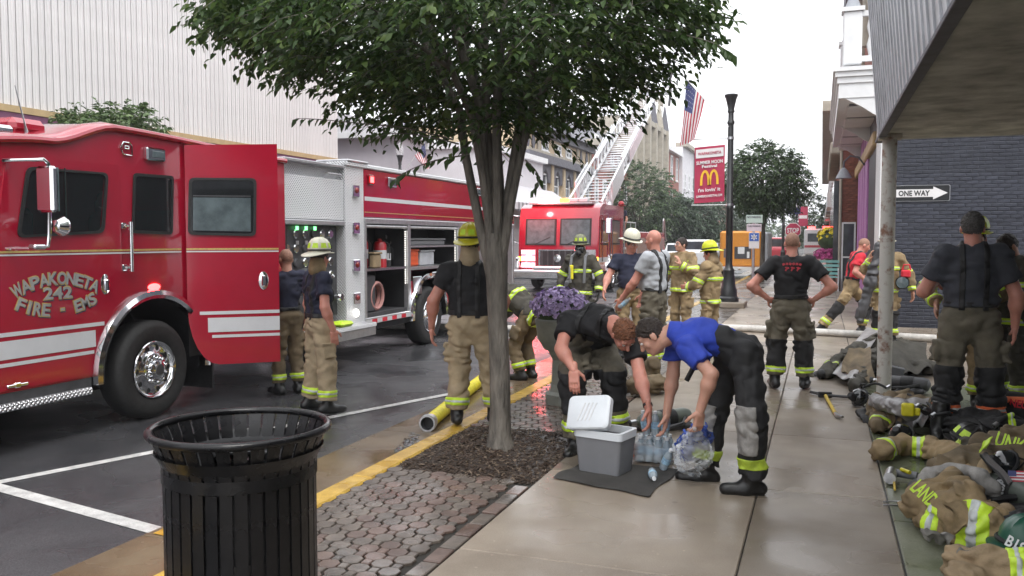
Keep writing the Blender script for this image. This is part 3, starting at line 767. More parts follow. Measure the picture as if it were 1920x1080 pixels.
nb().bb(bx0, 1.35, WY, 27.6, bz+.0, bz+.28).build('balcony_floor', 'white_wood', b8, smooth=0)
for k, (d, zz) in enumerate(((.03, .28), (.07, .40), (.11, .5))):
    nb().bb(bx0-d, 1.36, WY-d, 27.6, bz+zz+.001, bz+zz+.119-.02*k).build('moulding', 'white_wood', b8, smooth=0)
for i in range(5):                                                 # soffit coffers
    nb().bb(bx0+.22, 1.12, WY+.8+i*1.9, WY+.95+i*1.9, bz-.03, bz-.001).build('soffit_slot', 'slate_trim', b8, smooth=0)
    nb().bb(bx0+.18, 1.18, WY+1.0+i*1.9, WY+2.55+i*1.9, bz-.05, bz-.001, b=.02).build('soffit_panel', 'white_wood', b8, smooth=0)
for yb in (WY+.02, WY+4.5, WY+9):                                      # scalloped bracket
    pts = [(bx0+.1, bz-.001), (1.2, bz-.001), (1.2, bz-.75)]+[(1.2-.75*(1-math.cos(t))*.9-.05, bz-.75+.6*math.sin(t)+.05*math.sin(5*t)) for t in [i*math.pi/20 for i in range(1, 10)]]
    nb().prism([V(a, yb, b) for a, b in pts], (0, .12, 0)).build('bracket', 'white_wood', b8, smooth=0)
z1 = bz+.64
for yb in (WY+.0, WY+3.1, WY+6.2, WY+9.2):
    nb().bb(bx0+.06, bx0+.40, yb, yb+.34, z1, z1+1.0, b=.02).build('newel', 'white_wood', b8, smooth=0)
    nb().bb(bx0+.02, bx0+.44, yb-.04, yb+.38, z1+1.001, z1+1.08).build('newel_cap', 'white_wood', b8, smooth=0)
    nb().lathe([(.0, 0), (.16, 0), (.09, .18), (.05, .22), (.09, .26), (.0, .34)], (bx0+.23, yb+.17, z1+1.081), n=10).build('finial_lamp', 'roof_grey', b8)
nb().bb(bx0+.40, 1.3, WY+.03, WY+.12, z1+.9, z1+1.0).build('handrail', 'white_wood', b8, smooth=0)
nb().bb(bx0+.40, 1.3, WY+.03, WY+.12, z1+.05, z1+.15).build('bottom_rail', 'white_wood', b8, smooth=0)
for i in range(3): nb().lathe([(.03, 0), (.07, .2), (.03, .37), (.07, .55), (.03, .74)], (bx0+.55+i*.2, WY+.075, z1+.152), n=8).build('baluster', 'white_wood', b8)
nb().bb(bx0+.1, bx0+.2, WY+.35, 27.5, z1+.9, z1+1.0).build('handrail', 'white_wood', b8, smooth=0)
nb().bb(1.0, 1.24, WY+.3, 30, bz+.55, 10.4).build('upper_wall', 'brick_red', b8, smooth=0)
for i in range(3): nb().cone((.95, WY+1.2+i*3.2, z1+1.2), (.95, WY+1.2+i*3.2, 10), .16, .13, n=10).build('upper_column', 'stone_grey', b8)
nb().bb(.5, 1.3, WY+.2, 30, 8.2, 9.1, b=.05).build('upper_cornice', 'slate_trim', b8, smooth=0)
bl = thing('gooseneck_lamp', 'dark gooseneck barn lamp over the mauve shopfront', 'wall lamp', (1., 26, 3.2))
nb().tube([V(1.0, 24, 3.55), V(.85, 24, 3.75), V(.65, 24, 3.8), V(.5, 24, 3.65), V(.5, 24, 3.45)], .025).build('arm', 'slate_trim', bl)
nb().lathe([(.03, .05), (.10, -.02), (.2, -.22), (.19, -.22), (.08, -.02)], (.5, 24, 3.45), n=14).build('shade', 'roof_grey', bl)
# brick shop projecting beyond
b9 = thing('brick_shop', 'red brick shop projecting past the mauve front, with a white framed display', 'building', (3, 40, 0))
nb().bb(.56, 6, 30.05, 44, -.05, 8.0).build('wall', 'brick_red', b9, smooth=0)
bme2 = nb().box((0, 0, 0), (.10, .03, .03), b=.004).mesh('brick', smooth=0); M('brick_face', (.24, .085, .055), .85, var=.25, scale=9, rand=.28); bme2.materials.append(MATS['brick_face'])
inv = XF[b9.name]
for row in range(44):
    for c in range(3 if row % 2 else 2):
        x = .665+.215*c-(.1 if row % 2 else 0)
        if .6 < x < 1.1:
            o = bpy.data.objects.new('brick', bme2); COL.objects.link(o); o.parent = b9; o.location = inv @ V(x+.02, 30.03, .9+row*.075)
n = nb()
for a in ((.60, .65, .0, 2.2), (.97, 1.02, .0, 2.2), (.65, .97, 2.15, 2.2), (.65, .97, 1.05, 1.10), (.65, .97, .0, .08)): n.bb(a[0], a[1], 29.9, 29.98, a[2], a[3])
n.build('display_frame', 'white_wood', b9, smooth=0)
nb().bb(.65, .97, 29.94, 29.96, .08, 2.15).build('display_glass', 'glass_window', b9, smooth=0)
nb().cone((.545, 29.95, 0), (.545, 29.95, 5.2), .045, n=8).build('downpipe', 'stone_grey', b9)
nb().bb(.2, .6, 30, 44, 4.4, 4.8, b=.05).build('cornice', 'stone_grey', b9, smooth=0)
for i in range(3): win(b9, .56, 32+i*4, 33.4+i*4, 5.2, 7.2, sx=-1)
nb().bb(.35, .58, 31, 43.5, .5, 3.6).build('shop_window', 'glass_window', b9, smooth=0)
b10 = thing('terrace_row', 'row of shops with pale signs at the far end of the near pavement', 'building', (3, 70, 0))
nb().bb(.62, 6, 44.1, 110, -.05, 8.5).build('wall', 'brick_far', b10, smooth=0)
for i in range(8):
    nb().bb(.2, .62, 45+i*8, 51+i*8, 3.2, 3.9).build('shop_sign', ('white_wood', 'roof_grey', 'stone_grey')[i % 3], b10, smooth=0)
    for k in (0, 3.2): win(b10, .62, 46+i*8+k, 47.4+i*8+k, 5, 7, sx=-1)
nb().bb(-.1, .6, 46, 108, 8.0, 8.5).build('cornice', 'stone_grey', b10, smooth=0)
# ================================================================ fire engine at the kerb side
def dplate(name, col=(.74, .75, .77)):
    """aluminium tread plate: small raised lozenges in two directions"""
    m = bpy.data.materials.new(name); m.use_nodes = True; MATS[name] = m
    t = m.node_tree; n = t.nodes; b = n['Principled BSDF']; L = t.links.new
    tc = n.new('ShaderNodeTexCoord'); s = n.new('ShaderNodeSeparateXYZ'); L(tc.outputs['Object'], s.inputs[0])
    def math_(op, a, c=None, v=None):
        q = n.new('ShaderNodeMath'); q.operation = op; L(a, q.inputs[0])
        if c is not None: L(c, q.inputs[1])
        elif v is not None: q.inputs[1].default_value = v
        return q.outputs[0]
    xy = math_('ADD', s.outputs[0], s.outputs[1]); zz = math_('ADD', s.outputs[2], math_('MULTIPLY', s.outputs[0], v=.0))
    a = math_('SINE', math_('MULTIPLY', math_('ADD', xy, zz), v=70.)); c = math_('SINE', math_('MULTIPLY', math_('SUBTRACT', xy, zz), v=70.))
    h = math_('MAXIMUM', math_('POWER', math_('ABSOLUTE', math_('MULTIPLY', a, c)), v=2.), v=0.)
    bp = n.new('ShaderNodeBump'); bp.inputs['Strength'].default_value = 1.; bp.inputs['Distance'].default_value = .03
    L(h, bp.inputs['Height']); L(bp.outputs[0], b.inputs['Normal'])
    b.inputs['Base Color'].default_value = tuple(col)+(1,); b.inputs['Metallic'].default_value = .7; b.inputs['Roughness'].default_value = .33
    return m
dplate('tread_plate')
SX = -6.33; XL = -8.78
def E(px, py, dx=0.): return gx(px, py, SX+dx)
eng = thing('fire_engine', 'red fire engine lettered WAPAKONETA 242 with its crew door swung open', 'fire engine', (-7.55, 10.5, GY))
def loft(n, secs):
    m = len(secs[0]); o = []
    for s in secs: o += s
    fs = [(i*m+k, i*m+k+1, (i+1)*m+k+1, (i+1)*m+k) for i in range(len(secs)-1) for k in range(m-1)]
    fs += [tuple(range(m)), tuple(range((len(secs)-1)*m, len(secs)*m))[::-1]]
    return n.add(o, fs)
def interp(t, pts):
    for (a, b), (c, d) in zip(pts, pts[1:]):
        if t <= c:
            u = max(0, (t-a)/(c-a)); return b+(d-b)*u*u*(3-2*u)
    return pts[-1][1]
EAVE = [(4.6, 2.44), (5.75, 2.535), (6.5, 2.735), (9.25, 2.655)]
TOP = [(4.6, 2.48), (5.2, 2.57), (5.9, 2.67), (6.5, 2.79), (9.25, 2.72)]
secs = []
ysn = [4.62, 4.8, 5.1, 5.4, 5.75, 5.95, 6.1, 6.25, 6.5, 7.0, 7.6, 8.4, 9.25]
for yv in ysn:
    e, t = interp(yv, EAVE), interp(yv, TOP); half = []
    half = [(0, 1.15), (0, e-.05), (-.012, e), (-.06, e+.035), (-.16, e+.055), (-.42, t-.01), (-.9, t+.01)]
    r_ = [V(SX+a, yv, z) for a, z in half]; l_ = [V(XL-a, yv, z) for a, z in half[::-1]]
    secs.append(r_+l_)
cab = loft(nb(), secs); cab = cab.build('cab', ['red_paint', 'dark_grey'], eng, smooth=35)
n = nb(); n.tube([V(SX+.012, yv, interp(yv, EAVE)-.012) for yv in [4.62+i*.116 for i in range(41)]], .034, n=8); n.build('roof_moulding', 'red_paint', eng)
AC = (6.95, .38); AR = .74
def arc(a0, a1, r=AR, k=12, c=AC): return [(c[0]+r*math.cos(math.radians(a0+(a1-a0)*i/k)), c[1]+r*math.sin(math.radians(a0+(a1-a0)*i/k))) for i in range(k+1)]
def sidepoly(pts, t=.05, x=None): return nb().prism([V((SX if x is None else x), a, b) for a, b in pts], (-t, 0, 0))
sidepoly([(4.62, .40), (6.21, .40)]+arc(178, 90)[1:]+[(6.95, 1.152), (4.62, 1.152)], 1.0).build('lower_cab_panel', 'red_paint', eng, smooth=0)
sidepoly([(7.69, .40), (9.25, .40), (9.25, 1.152), (6.95, 1.152)]+arc(90, 2)[:-1], .12).build('lower_rear_panel', 'red_paint', eng, smooth=0)
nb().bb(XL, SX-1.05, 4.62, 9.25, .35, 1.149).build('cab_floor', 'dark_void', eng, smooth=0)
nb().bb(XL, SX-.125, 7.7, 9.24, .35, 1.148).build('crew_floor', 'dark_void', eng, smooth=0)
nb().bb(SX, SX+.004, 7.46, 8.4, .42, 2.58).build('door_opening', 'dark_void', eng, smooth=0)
# door panels stand a little proud so their edges read as shut lines
d1 = [(4.98, .42), (6.18, .42)]+arc(176, 118, .765)[1:]+[(6.54, 1.2), (6.54, 2.38), (5.6, 2.36), (5.32, 2.30)]
fd = sidepoly([(a, b) for a, b in d1], .012, SX+.012).build('front_door', 'red_paint', eng, smooth=0)
w1 = [E(28, 446), E(47, 312), E(200, 324), E(192, 437)]
def poly_round(ps, r=.07, k=4):
    out = []; n_ = len(ps)
    for i in range(n_):
        p, a, b = ps[i], ps[i-1], ps[(i+1) % n_]; u = (a-p).normalized()*r; w = (b-p).normalized()*r
        for j in range(k+1):
            t = j/k; out.append((p+u)*(1-t)**2+p*2*t*(1-t)+(p+w)*t**2)
    return out
def glazed(name, ps, par, nrm=V(1, 0, 0), gm='glass_dark', fw=.028, r=.07, off=.014):
    ps = [V(*p) for p in ps]; c = sum(ps, V(0, 0, 0))/len(ps); ro = poly_round(ps, r); ri = [p+(c-p).normalized()*fw*1.3 for p in ro]
    n = nb(); m = len(ro); d = nrm*off; z0 = nrm*.001
    n.add([p+z0 for p in ro]+[p+d for p in ro]+[p+d for p in ri]+[p+z0 for p in ri], [(i, (i+1) % m, m+(i+1) % m, m+i) for i in range(m)]+[(m+i, m+(i+1) % m, 2*m+(i+1) % m, 2*m+i) for i in range(m)]+[(2*m+i, 2*m+(i+1) % m, 3*m+(i+1) % m, 3*m+i) for i in range(m)])
    f = n.build(name, 'black_rubber', par)
    nb().add([p+nrm*.005 for p in ri], [tuple(range(m))]).build('pane', gm, f, smooth=0)
    return f
sft = V(.013, 0, 0)
# hollow the cab and open its windows, so that the glass looks into a real interior
def cutout(obj, cutters):
    for cb_ in cutters:
        me = cb_.mesh('cutter', None, 0); co_ = bpy.data.objects.new('cutter', me); COL.objects.link(co_); co_.matrix_world = eng_mat_inv
        md = obj.modifiers.new('cut', 'BOOLEAN'); md.operation = 'DIFFERENCE'; md.object = co_; md.solver = 'EXACT'
        bpy.context.view_layer.update(); dg = bpy.context.evaluated_depsgraph_get()
        new = bpy.data.meshes.new_from_object(obj.evaluated_get(dg)); obj.modifiers.clear()
        if len(new.polygons) > 4: obj.data = new
        bpy.data.objects.remove(co_)
eng_mat_inv = Matrix()
w2 = [E(246, 437), E(249, 324), E(324, 330), E(322, 440)]
def tunnel(ps, x0=SX+.1, x1=XL-.1, k=.93):
    c = sum(ps, V(0, 0, 0))/4; q = [c+(p-c)*k for p in ps]; return nb().prism([V(x0, p.y, p.z) for p in q], (x1-x0, 0, 0))
cutout(cab, [nb().bb(XL+.06, SX-.06, 4.75, 9.1, 1.25, 2.42), tunnel(w1), tunnel(w2)])
cutout(fd, [tunnel(w1, SX+.1, SX-.2)])
me = cab.data
if len(me.materials) < 2: me.materials.append(MATS['dark_grey'])
off = Vector((-7.55, 10.5, GY))
for p_ in me.polygons:
    c_ = p_.center+off
    if XL+.02 < c_.x < SX-.01 and 4.7 < c_.y < 9.15 and 1.2 < c_.z < 2.45: p_.material_index = 1
for xs in (SX-.55, XL+.55):
    for ys_ in (5.75, 6.9, 8.2):
        se = nb(); se.bb(xs-.24, xs+.24, ys_, ys_+.14, 1.26, 1.95, b=.05); se.bb(xs-.13, xs+.13, ys_+.01, ys_+.12, 1.96, 2.16, b=.04); se.build('seat', 'seat_cloth', eng)
nb().tube([V(XL+.55+.19*math.cos(t), 5.3+.05*math.sin(t), 1.62+.19*math.sin(t)) for t in [i*.449 for i in range(14)]], .016, n=6, close=True).build('steering_wheel', 'black_rubber', eng)
nb().bb(XL+.1, SX-.1, 4.78, 5.05, 1.26, 1.55, b=.05).build('dashboard', 'dark_grey', eng)
fw_ = glazed('door_window', [p+sft for p in w1], fd, gm='glass_tint')
nb().bb(SX+.022, SX+.03, E(118, 330).y-.006, E(118, 330).y+.006, 1.75, 2.3).build('quarter_bar', 'black_rubber', fw_, smooth=0)
glazed('side_window', [E(246, 437)+V(.002, 0, 0), E(249, 324)+V(.002, 0, 0), E(324, 330)+V(.002, 0, 0), E(322, 440)+V(.002, 0, 0)], eng, r=.05, gm='glass_tint')
# stripes on the flank
def zs(y): return E(0, y).z
Z1, Z2, Z3_, Z4, Z5, Z6 = zs(625), zs(633), zs(641), zs(676), zs(683), zs(690)
for za, zb in ((Z2, Z1), (Z4, Z3_), (Z6, Z5)):
    ya = AC[0]-math.sqrt(max(0, .80**2-(za-AC[1])**2)); nb().bb(SX+.013, SX+.016, 4.64, ya-.01, za, zb).build('stripe', 'white_vinyl', eng, smooth=0)
ZG = E(150, 471).z
nb().bb(SX+.013, SX+.016, 4.64, 7.36, ZG-.006, ZG+.012).build('gold_line', 'gold_leaf', eng, smooth=0)
nb().bb(SX+.013, SX+.0155, 4.64, 7.36, ZG-.03, ZG-.016).build('white_line', 'white_vinyl', eng, smooth=0)
# lettering
def lettering(xo, mat, grow, dz):
    c0 = E(105, 515); sy = (E(183, 535).y-E(28, 535).y)/155; R = 158*sy; X_ = V(0, 1, 0); Y_ = V(0, 0, 1)
    for txt, top, hgt, cw, A in (('WAPAKONETA', True, .108, .094, 27.5), ('FIRE - EMS', False, .108, .078, 25.)):
        nn = len(txt); n = nb()
        for i, ch in enumerate(txt):
            if ch == ' ': continue
            a = math.radians(-A+2*A*i/(nn-1)); bow = R*.85*(1-math.cos(a))
            if top: p = V(SX+xo, c0.y+R*math.sin(a), E(105, 522).z-bow); t = X_*math.cos(a)-Y_*math.sin(a); u = X_*math.sin(a)+Y_*math.cos(a)
            else: p = V(SX+xo, c0.y+R*math.sin(a), E(105, 581).z+bow); t = X_*math.cos(a)+Y_*math.sin(a); u = -X_*math.sin(a)+Y_*math.cos(a)
            text(n, ch, p+V(0, dz, -dz), t, u, (hgt if ch != '-' else .02)+grow, cw*(.3 if ch == 'I' else .5 if ch == '-' else 1.)+grow, .002)
        n.build('lettering', mat, eng, smooth=0, kind='stuff')
    n = nb(); text(n, '242', V(SX+xo, c0.y+dz, E(105, 549).z-dz), X_, Y_, .105+grow, .30+grow, .002); n.build('lettering', mat, eng, smooth=0, kind='stuff')
M('letter_shade', (.035, .05, .11), .4, var=.1); M('letter_face', (.40, .41, .40), .35, .2, var=.15, scale=30)
lettering(.0125, 'letter_shade', .014, .010); lettering(.0150, 'gold_leaf', .014, 0); lettering(.0175, 'letter_face', -.002, 0)
# arch, wheels
def fender(c, r, a0, a1, nm='fender'):
    n = nb(); k = 28
    pts = [(math.radians(a0+(a1-a0)*i/k)) for i in range(k+1)]
    vs = []
    for t in pts:
        for rr_, dx in ((r-.035, -.02), (r-.03, .055), (r+.005, .075), (r+.05, .06), (r+.06, .012), (r+.06, -.02)): vs.append(V(SX+dx, c[0]+rr_*math.cos(t), c[1]+rr_*math.sin(t)))
    n.add(vs, [(i*6+j, i*6+j+1, (i+1)*6+j+1, (i+1)*6+j) for i in range(k) for j in range(5)]); return n.build(nm, 'chrome', eng)
fender(AC, .73, -6, 184)
n = nb(); k = 20
vs = []
for i in range(k+1):
    t = math.radians(-8+196*i/k); vs += [V(SX-.005, AC[0]+.70*math.cos(t), AC[1]+.70*math.sin(t)), V(SX-.8, AC[0]+.70*math.cos(t), AC[1]+.70*math.sin(t))]
n.add(vs, [(2*i, 2*i+1, 2*i+3, 2*i+2) for i in range(k)]); n.build('wheel_well', 'dark_void', eng)
nb().bb(SX-.82, SX-.78, 6.1, 7.8, .1, 1.15).build('well_back', 'dark_void', eng, smooth=0)
def wheel(par, x, yc, zc, R, sgn=1, w=.30, rim='chrome'):
    t = nb().lathe([(R*.58, -w/2), (R*.60, -w/2+.0), (R*.86, -w/2), (R*.97, -w*.40), (R, -w*.30), (R, w*.30), (R*.97, w*.40), (R*.90, w/2-.004), (R*.86, w/2), (R*.64, w/2-.005), (R*.58, w/2-.03)], (x, yc, zc), (sgn, 0, 0), n=40)
    o = t.build('wheel', 'tyre', par, smooth=50)
    r = nb().lathe([(R*.585, w/2-.01), (R*.57, w/2-.002), (R*.535, w/2-.008), (R*.515, w/2-.03), (R*.49, w/2-.045), (R*.38, w/2-.040), (R*.34, w/2-.02), (R*.30, w/2-.012), (R*.20, w/2-.01), (R*.19, w/2+.03), (R*.13, w/2+.045), (0.001, w/2+.05)], (x, yc, zc), (sgn, 0, 0), n=40)
    rm = r.build('rim', rim, o, smooth=50)
    for i in range(10):
        a = 2*math.pi*i/10; nb().lathe([(.0005, .003), (R*.045, .003), (R*.056, -.002)], V(x+sgn*(w/2-.041), yc+R*.436*math.cos(a), zc+R*.436*math.sin(a)), (sgn, 0, 0), n=10).build('hand_hole', 'dark_void', o)
    for i in range(10):
        a = 2*math.pi*(i+.5)/10; nb().lathe([(.021, 0), (.02, .03), (.012, .045), (0.001, .047)], V(x+sgn*(w/2-.012), yc+R*.255*math.cos(a), zc+R*.255*math.sin(a)), (sgn, 0, 0), n=8).build('lug_nut', rim, o)
    nb().lathe([(R*.12, w/2+.044), (R*.11, w/2+.052), (.001, w/2+.053)], (x, yc, zc), (sgn, 0, 0), n=16).build('hub_cap', 'dark_grey', o)
    return o
wheel(eng, SX-.10, 6.92, .365, .495)
wheel(eng, SX-.10, 13.42, .365, .495)
wheel(eng, XL+.15, 6.92, .365, .495, -1); wheel(eng, XL+.15, 13.42, .365, .495, -1)
nb().bb(SX-.62, SX-.02, 7.85, 7.88, .02, .62).build('mud_flap', 'black_rubber', eng, smooth=0)
# step, grab rail, mirror, lamps
n = nb(); n.bb(SX-.1, SX+.05, 4.6, 6.12, .25, .315, b=.012); n.build('cab_step', 'tread_plate', eng, smooth=0)
nb().bb(SX-.3, SX-.0, 4.62, 6.15, .30, .399).build('step_riser', 'dark_grey', eng, smooth=0)
n = nb(); ya = E(245, 460, .06).y
n.tube([V(SX+.07, ya, 1.36), V(SX+.07, ya, 1.84)], .020, n=10)
for zz in (1.40, 1.80): n.tube([V(SX, ya-.03, zz), V(SX+.07, ya, zz)], .014, n=8); n.bb(SX, SX+.02, ya-.06, ya+.0, zz-.03, zz+.03, b=.008)
n.build('grab_rail', 'chrome', eng)
XM = SX+.30
pt = lambda x, y: gx(x, y, XM)
n = nb(); n.tube([V(SX+.01, pt(55, 299).y, pt(55, 299).z), pt(82, 299), pt(90, 306), pt(93, 330), pt(93, 440), pt(90, 462), pt(70, 466), V(SX+.01, pt(62, 466).y, pt(62, 466).z)], .016, n=8); n.build('mirror_arm', 'chrome', eng)
p = pt(88, 355); nb().box(p+V(.0, 0, 0), (.09, .035, .19), b=.02).build('mirror', 'chrome', eng)
nb().bb(p.x-.085, p.x+.085, p.y+.036, p.y+.045, p.z-.18, p.z+.18).build('mirror_glass', 'glass_grey', eng, smooth=0)
p = pt(110, 424); nb().lathe([(.0, -.05), (.05, -.035), (.085, .03), (.08, .05), (.0, .06)], p, (0, 1, 0), n=16).build('convex_mirror', 'chrome', eng)
p = pt(70, 463); nb().box(p, (.04, .06, .02), b=.012).build('mirror_foot', 'steel', eng)
p = E(287, 290); n = nb(); n.box(p+V(.02, 0, 0), (.03, .13, .065), b=.015); n.build('chrome_lamp_housing', 'chrome', eng)
nb().box(p+V(.047, .02, 0), (.008, .085, .035), b=.008).build('scene_lamp', 'glass_grey', eng)
c = E(235, 279); n = nb(); hexp = [(-.075, 0), (-.04, .06), (.05, .06), (.07, .03), (.07, -.06), (.01, -.06), (-.04, -.055)]
n.tube([c+V(.012, a, b) for a, b in hexp], .008, n=6, close=True); n.tube([c+V(.012, a, b) for a, b in ((-.02, 0), (.03, 0), (.03, .025), (-.02, .025))], .006, n=6, close=True); n.build('badge', 'chrome', eng)
p = E(289, 538); n = nb().lathe([(.001, .03), (.04, .026), (.06, .01), (.065, 0)], p, (1, 0, 0), n=16); n.v = [(p.x+(x-p.x)*.7, p.y+(y-p.y)*1.35, p.z+(z-p.z)*.55) for x, y, z in n.v]; n.build('marker_lamp', 'lamp_red', eng)
for px_, py_ in ((197, 533),):
    p = E(px_, py_, .012); n = nb(); n.lathe([(.001, .012), (.05, .012), (.062, .004), (.062, 0)], p, (1, 0, 0), n=20); n.v = [(x, p.y+(y-p.y)*.85, p.z+(z-p.z)*1.55) for x, y, z in n.v]; n.bb(p.x+.012, p.x+.04, p.y-.02, p.y+.02, p.z-.07, p.z+.05, b=.012); n.build('door_handle', 'chrome', eng)
p = E(30, 722); n = nb(); n.box(p+V(.02, 0, 0), (.008, .10, .012), b=.005); n.box(p+V(.022, 0, 0), (.008, .03, .022), b=.008); n.build('winged_badge', 'chrome', eng)
q0, q1 = gx(0, 258, SX-.25), gx(28, 236, SX-.25)
nb().bb(SX-1.9, SX-.22, q0.y-.3, q1.y+.02, q0.z-.08, q0.z-.004, b=.02).build('light_bar_base', 'dark_grey', eng)
nb().bb(SX-.75, SX-.24, q0.y-.3, q1.y, q0.z, q1.z, b=.03).build('light_bar', 'chrome', eng)
q2 = gx(92, 240, SX-.32)
nb().bb(SX-1.9, SX-.32, q1.y+.03, q2.y, 2.6, q2.z+.06, b=.05).build('roof_fairing', 'red_paint', eng)
nb().tube([gx(52, 262, SX-.3), gx(47, 235, SX-.3), gx(28, 160, SX-.3)], [.03, .008, .004], n=6).build('antenna', 'steel', eng)
# windscreen side pillar glass (front of the cab, seen from a step to the side)
nb().bb(SX-2.2, SX-.25, 4.60, 4.618, 1.6, 2.35).build('windscreen', 'glass_dark', eng, smooth=0)
glazed('front_quarter_window', [V(SX+.001, 4.68, 1.75), V(SX+.001, 4.68, 2.2), V(SX+.001, 4.90, 2.28), V(SX+.001, 4.92, 1.75)], eng, r=.04)
# --- crew door, hinged at its front edge and swung out
H0 = V(SX+.03, 7.42, 0); H1 = V(-5.575, 8.02, 0); dv = (H1-H0).normalized(); DN = V(dv.y, -dv.x, 0)
def dpt(px, py):
    d = _ray(px, py); o = V(0, 0, CAMH); t = (H0-o).dot(DN)/d.dot(DN); return o+d*t
DW = (H1-H0).length
pts = [(0, 2.655), (DW, 2.70), (DW, .33), (.31, .33)]+[(.31-.31*math.sin(t), .33+.62*(1-math.cos(t))) for t in [math.radians(15*i) for i in range(1, 7)]]
dr = nb().prism([H0+dv*u+V(0, 0, z) for u, z in pts], -DN*.05).build('crew_door', 'red_paint', eng, smooth=0)
glazed('door_window', [dpt(352, 440)+DN*.001, dpt(354, 333)+DN*.001, dpt(481, 334)+DN*.001, dpt(480, 443)+DN*.001], dr, DN, r=.06)
a, b = dpt(362, 366), dpt(470, 367)
nb().prism([a+DN*.008, b+DN*.008, b+DN*.008-V(0, 0, .012), a+DN*.008-V(0, 0, .012)], DN*.004).build('sash_bar', 'dark_grey', dr, smooth=0)
a, b, c, d = dpt(362, 370), dpt(470, 371), dpt(470, 434), dpt(362, 432)
nb().prism([a+DN*.0065, b+DN*.0065, c+DN*.0065, d+DN*.0065], DN*.001).build('lower_sash', 'glass_grey', dr, smooth=0)
for za, zb, mm, u0 in ((Z2, Z1, 'white_vinyl', .12), (Z4, Z3_, 'white_vinyl', .20), (Z6, Z5, 'white_vinyl', .24), (ZG-.006, ZG+.012, 'gold_leaf', .0), (ZG-.03, ZG-.016, 'white_vinyl', .0)):
    q = [H0+dv*u0+V(0, 0, za), H0+dv*DW+V(0, 0, za), H0+dv*DW+V(0, 0, zb), H0+dv*u0+V(0, 0, zb)]
    nb().prism([t_+DN*.001 for t_ in q], DN*.003).build('stripe', mm, dr, smooth=0)
p = dpt(494, 526); n = nb(); n.lathe([(.001, .012), (.05, .012), (.062, .004), (.062, 0)], V(0, 0, 0), (1, 0, 0), n=20)
Rm = Matrix((DN, dv, V(0, 0, 1))).transposed()
n.v = [tuple(p+Rm @ V(x, y*.85, z*1.6)) for x, y, z in n.v]; n.box(p+DN*.022, (.014, .02, .06), Rm, b=.01); n.build('door_handle', 'chrome', dr)
# --- pump bay
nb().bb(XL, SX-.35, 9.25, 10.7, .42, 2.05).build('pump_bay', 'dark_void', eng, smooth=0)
nb().bb(XL, SX-.02, 9.27, 10.7, 1.93, 2.50, b=.01).build('bay_upper_box', 'tread_plate', eng, smooth=0)
nb().bb(XL, SX-.0, 9.26, 10.7, 1.86, 1.925, b=.01).build('bay_ledge', 'alu', eng, smooth=0)
nb().bb(XL, SX-.10, 9.28, 10.69, 2.502, 2.66, b=.01).build('bay_lid', 'tread_plate', eng, smooth=0)
n = nb(); n.bb(SX-.12, SX+.0, 9.26, 10.7, 2.662, 2.70, b=.006); n.tube([V(SX-.05, 10.2, 2.51), V(SX+.03, 10.2, 2.56), V(SX+.03, 10.55, 2.56), V(SX-.05, 10.55, 2.51)], .012); n.build('lid_rail', 'alu', eng)
nb().bb(SX-.34, SX-.02, 9.26, 9.32, .5, 1.85).build('bay_side', 'black_rubber', eng, smooth=0)
nb().bb(SX-.36, SX-.13, 9.33, 10.68, .6, 1.85).build('pump_panel', 'dark_grey', eng, smooth=0)
rg = random.Random(8)
for r_ in range(4):
    for c_ in range(6):
        y_, z_ = 9.45+c_*.21, 1.74-r_*.19
        n = nb(); n.lathe([(.001, .03), (.050, .03), (.062, .018), (.062, 0)], V(SX-.13, y_, z_), (1, 0, 0), n=12); n.build('gauge', 'chrome' if (r_+c_) % 3 else 'dark_grey', eng)
        if r_ < 2 and c_ in (1, 2, 3): nb().bb(SX-.10, SX-.092, y_-.03, y_+.03, z_+.05, z_+.1).build('display', 'lamp_green' if r_ == 0 else 'alu', eng, smooth=0)
for i in range(7):
    y_, z_ = 9.5+rg.random()*1.1, .75+rg.random()*.5
    n = nb(); n.lathe([(.001, .13), (.05, .13), (.06, .11), (.06, .05), (.045, .04), (.045, 0)], V(SX-.13, y_, z_), (1, 0, 0), n=14); n.build('outlet', 'chrome' if i % 2 else 'dark_grey', eng)
for i in range(5): nb().tube([V(SX-.13, 9.6+i*.2, 1.15), V(SX-.03, 9.6+i*.2, 1.18), V(SX+.0, 9.6+i*.2, 1.15)], .012).build('pull_handle', 'chrome', eng)
nb().bb(SX-.32, SX+.22, 9.7, 11.2, .40, .46, b=.01).build('running_board', 'tread_plate', eng, smooth=0)
nb().bb(SX-.3, SX+.21, 9.72, 11.18, .28, .398).build('board_skirt', 'alu', eng, smooth=0)
nb().bb(SX-.05, SX+.18, 10.3, 10.62, .461, .53, b=.03).build('lime_pack', 'lime', eng)
# --- body
Y0, Y1, Y2, Y3, YE = 10.70, 11.24, 12.70, 14.75, 17.8
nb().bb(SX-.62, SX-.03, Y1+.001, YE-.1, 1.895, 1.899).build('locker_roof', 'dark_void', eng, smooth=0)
col_ = nb().bb(SX-.6, SX+.0, Y0+.002, Y1, .40, 2.72, b=.012).build('tread_plate_column', 'tread_plate', eng, smooth=0)
for py_ in (358, 428, 498, 560):
    p = V(SX, 10.98, E(663, py_).z); f = nb().box(p+V(.015, 0, 0), (.016, .09, .085), b=.01).build('marker_bezel', 'chrome', eng); nb().lathe([(.001, .03), (.03, .025), (.045, .005)], p+V(.03, 0, .01), (1, 0, 0), n=12).build('lens', 'lamp_red_off', f)
nb().lathe([(.001, .03), (.05, .025), (.06, 0)], V(SX+.001, 10.98, .60), (1, 0, 0), n=14).build('ground_lamp', 'lamp_white', eng)
nb().bb(XL, SX, Y1+.002, YE, 1.985, 2.70, b=.015).build('upper_body', 'red_paint', eng, smooth=0)
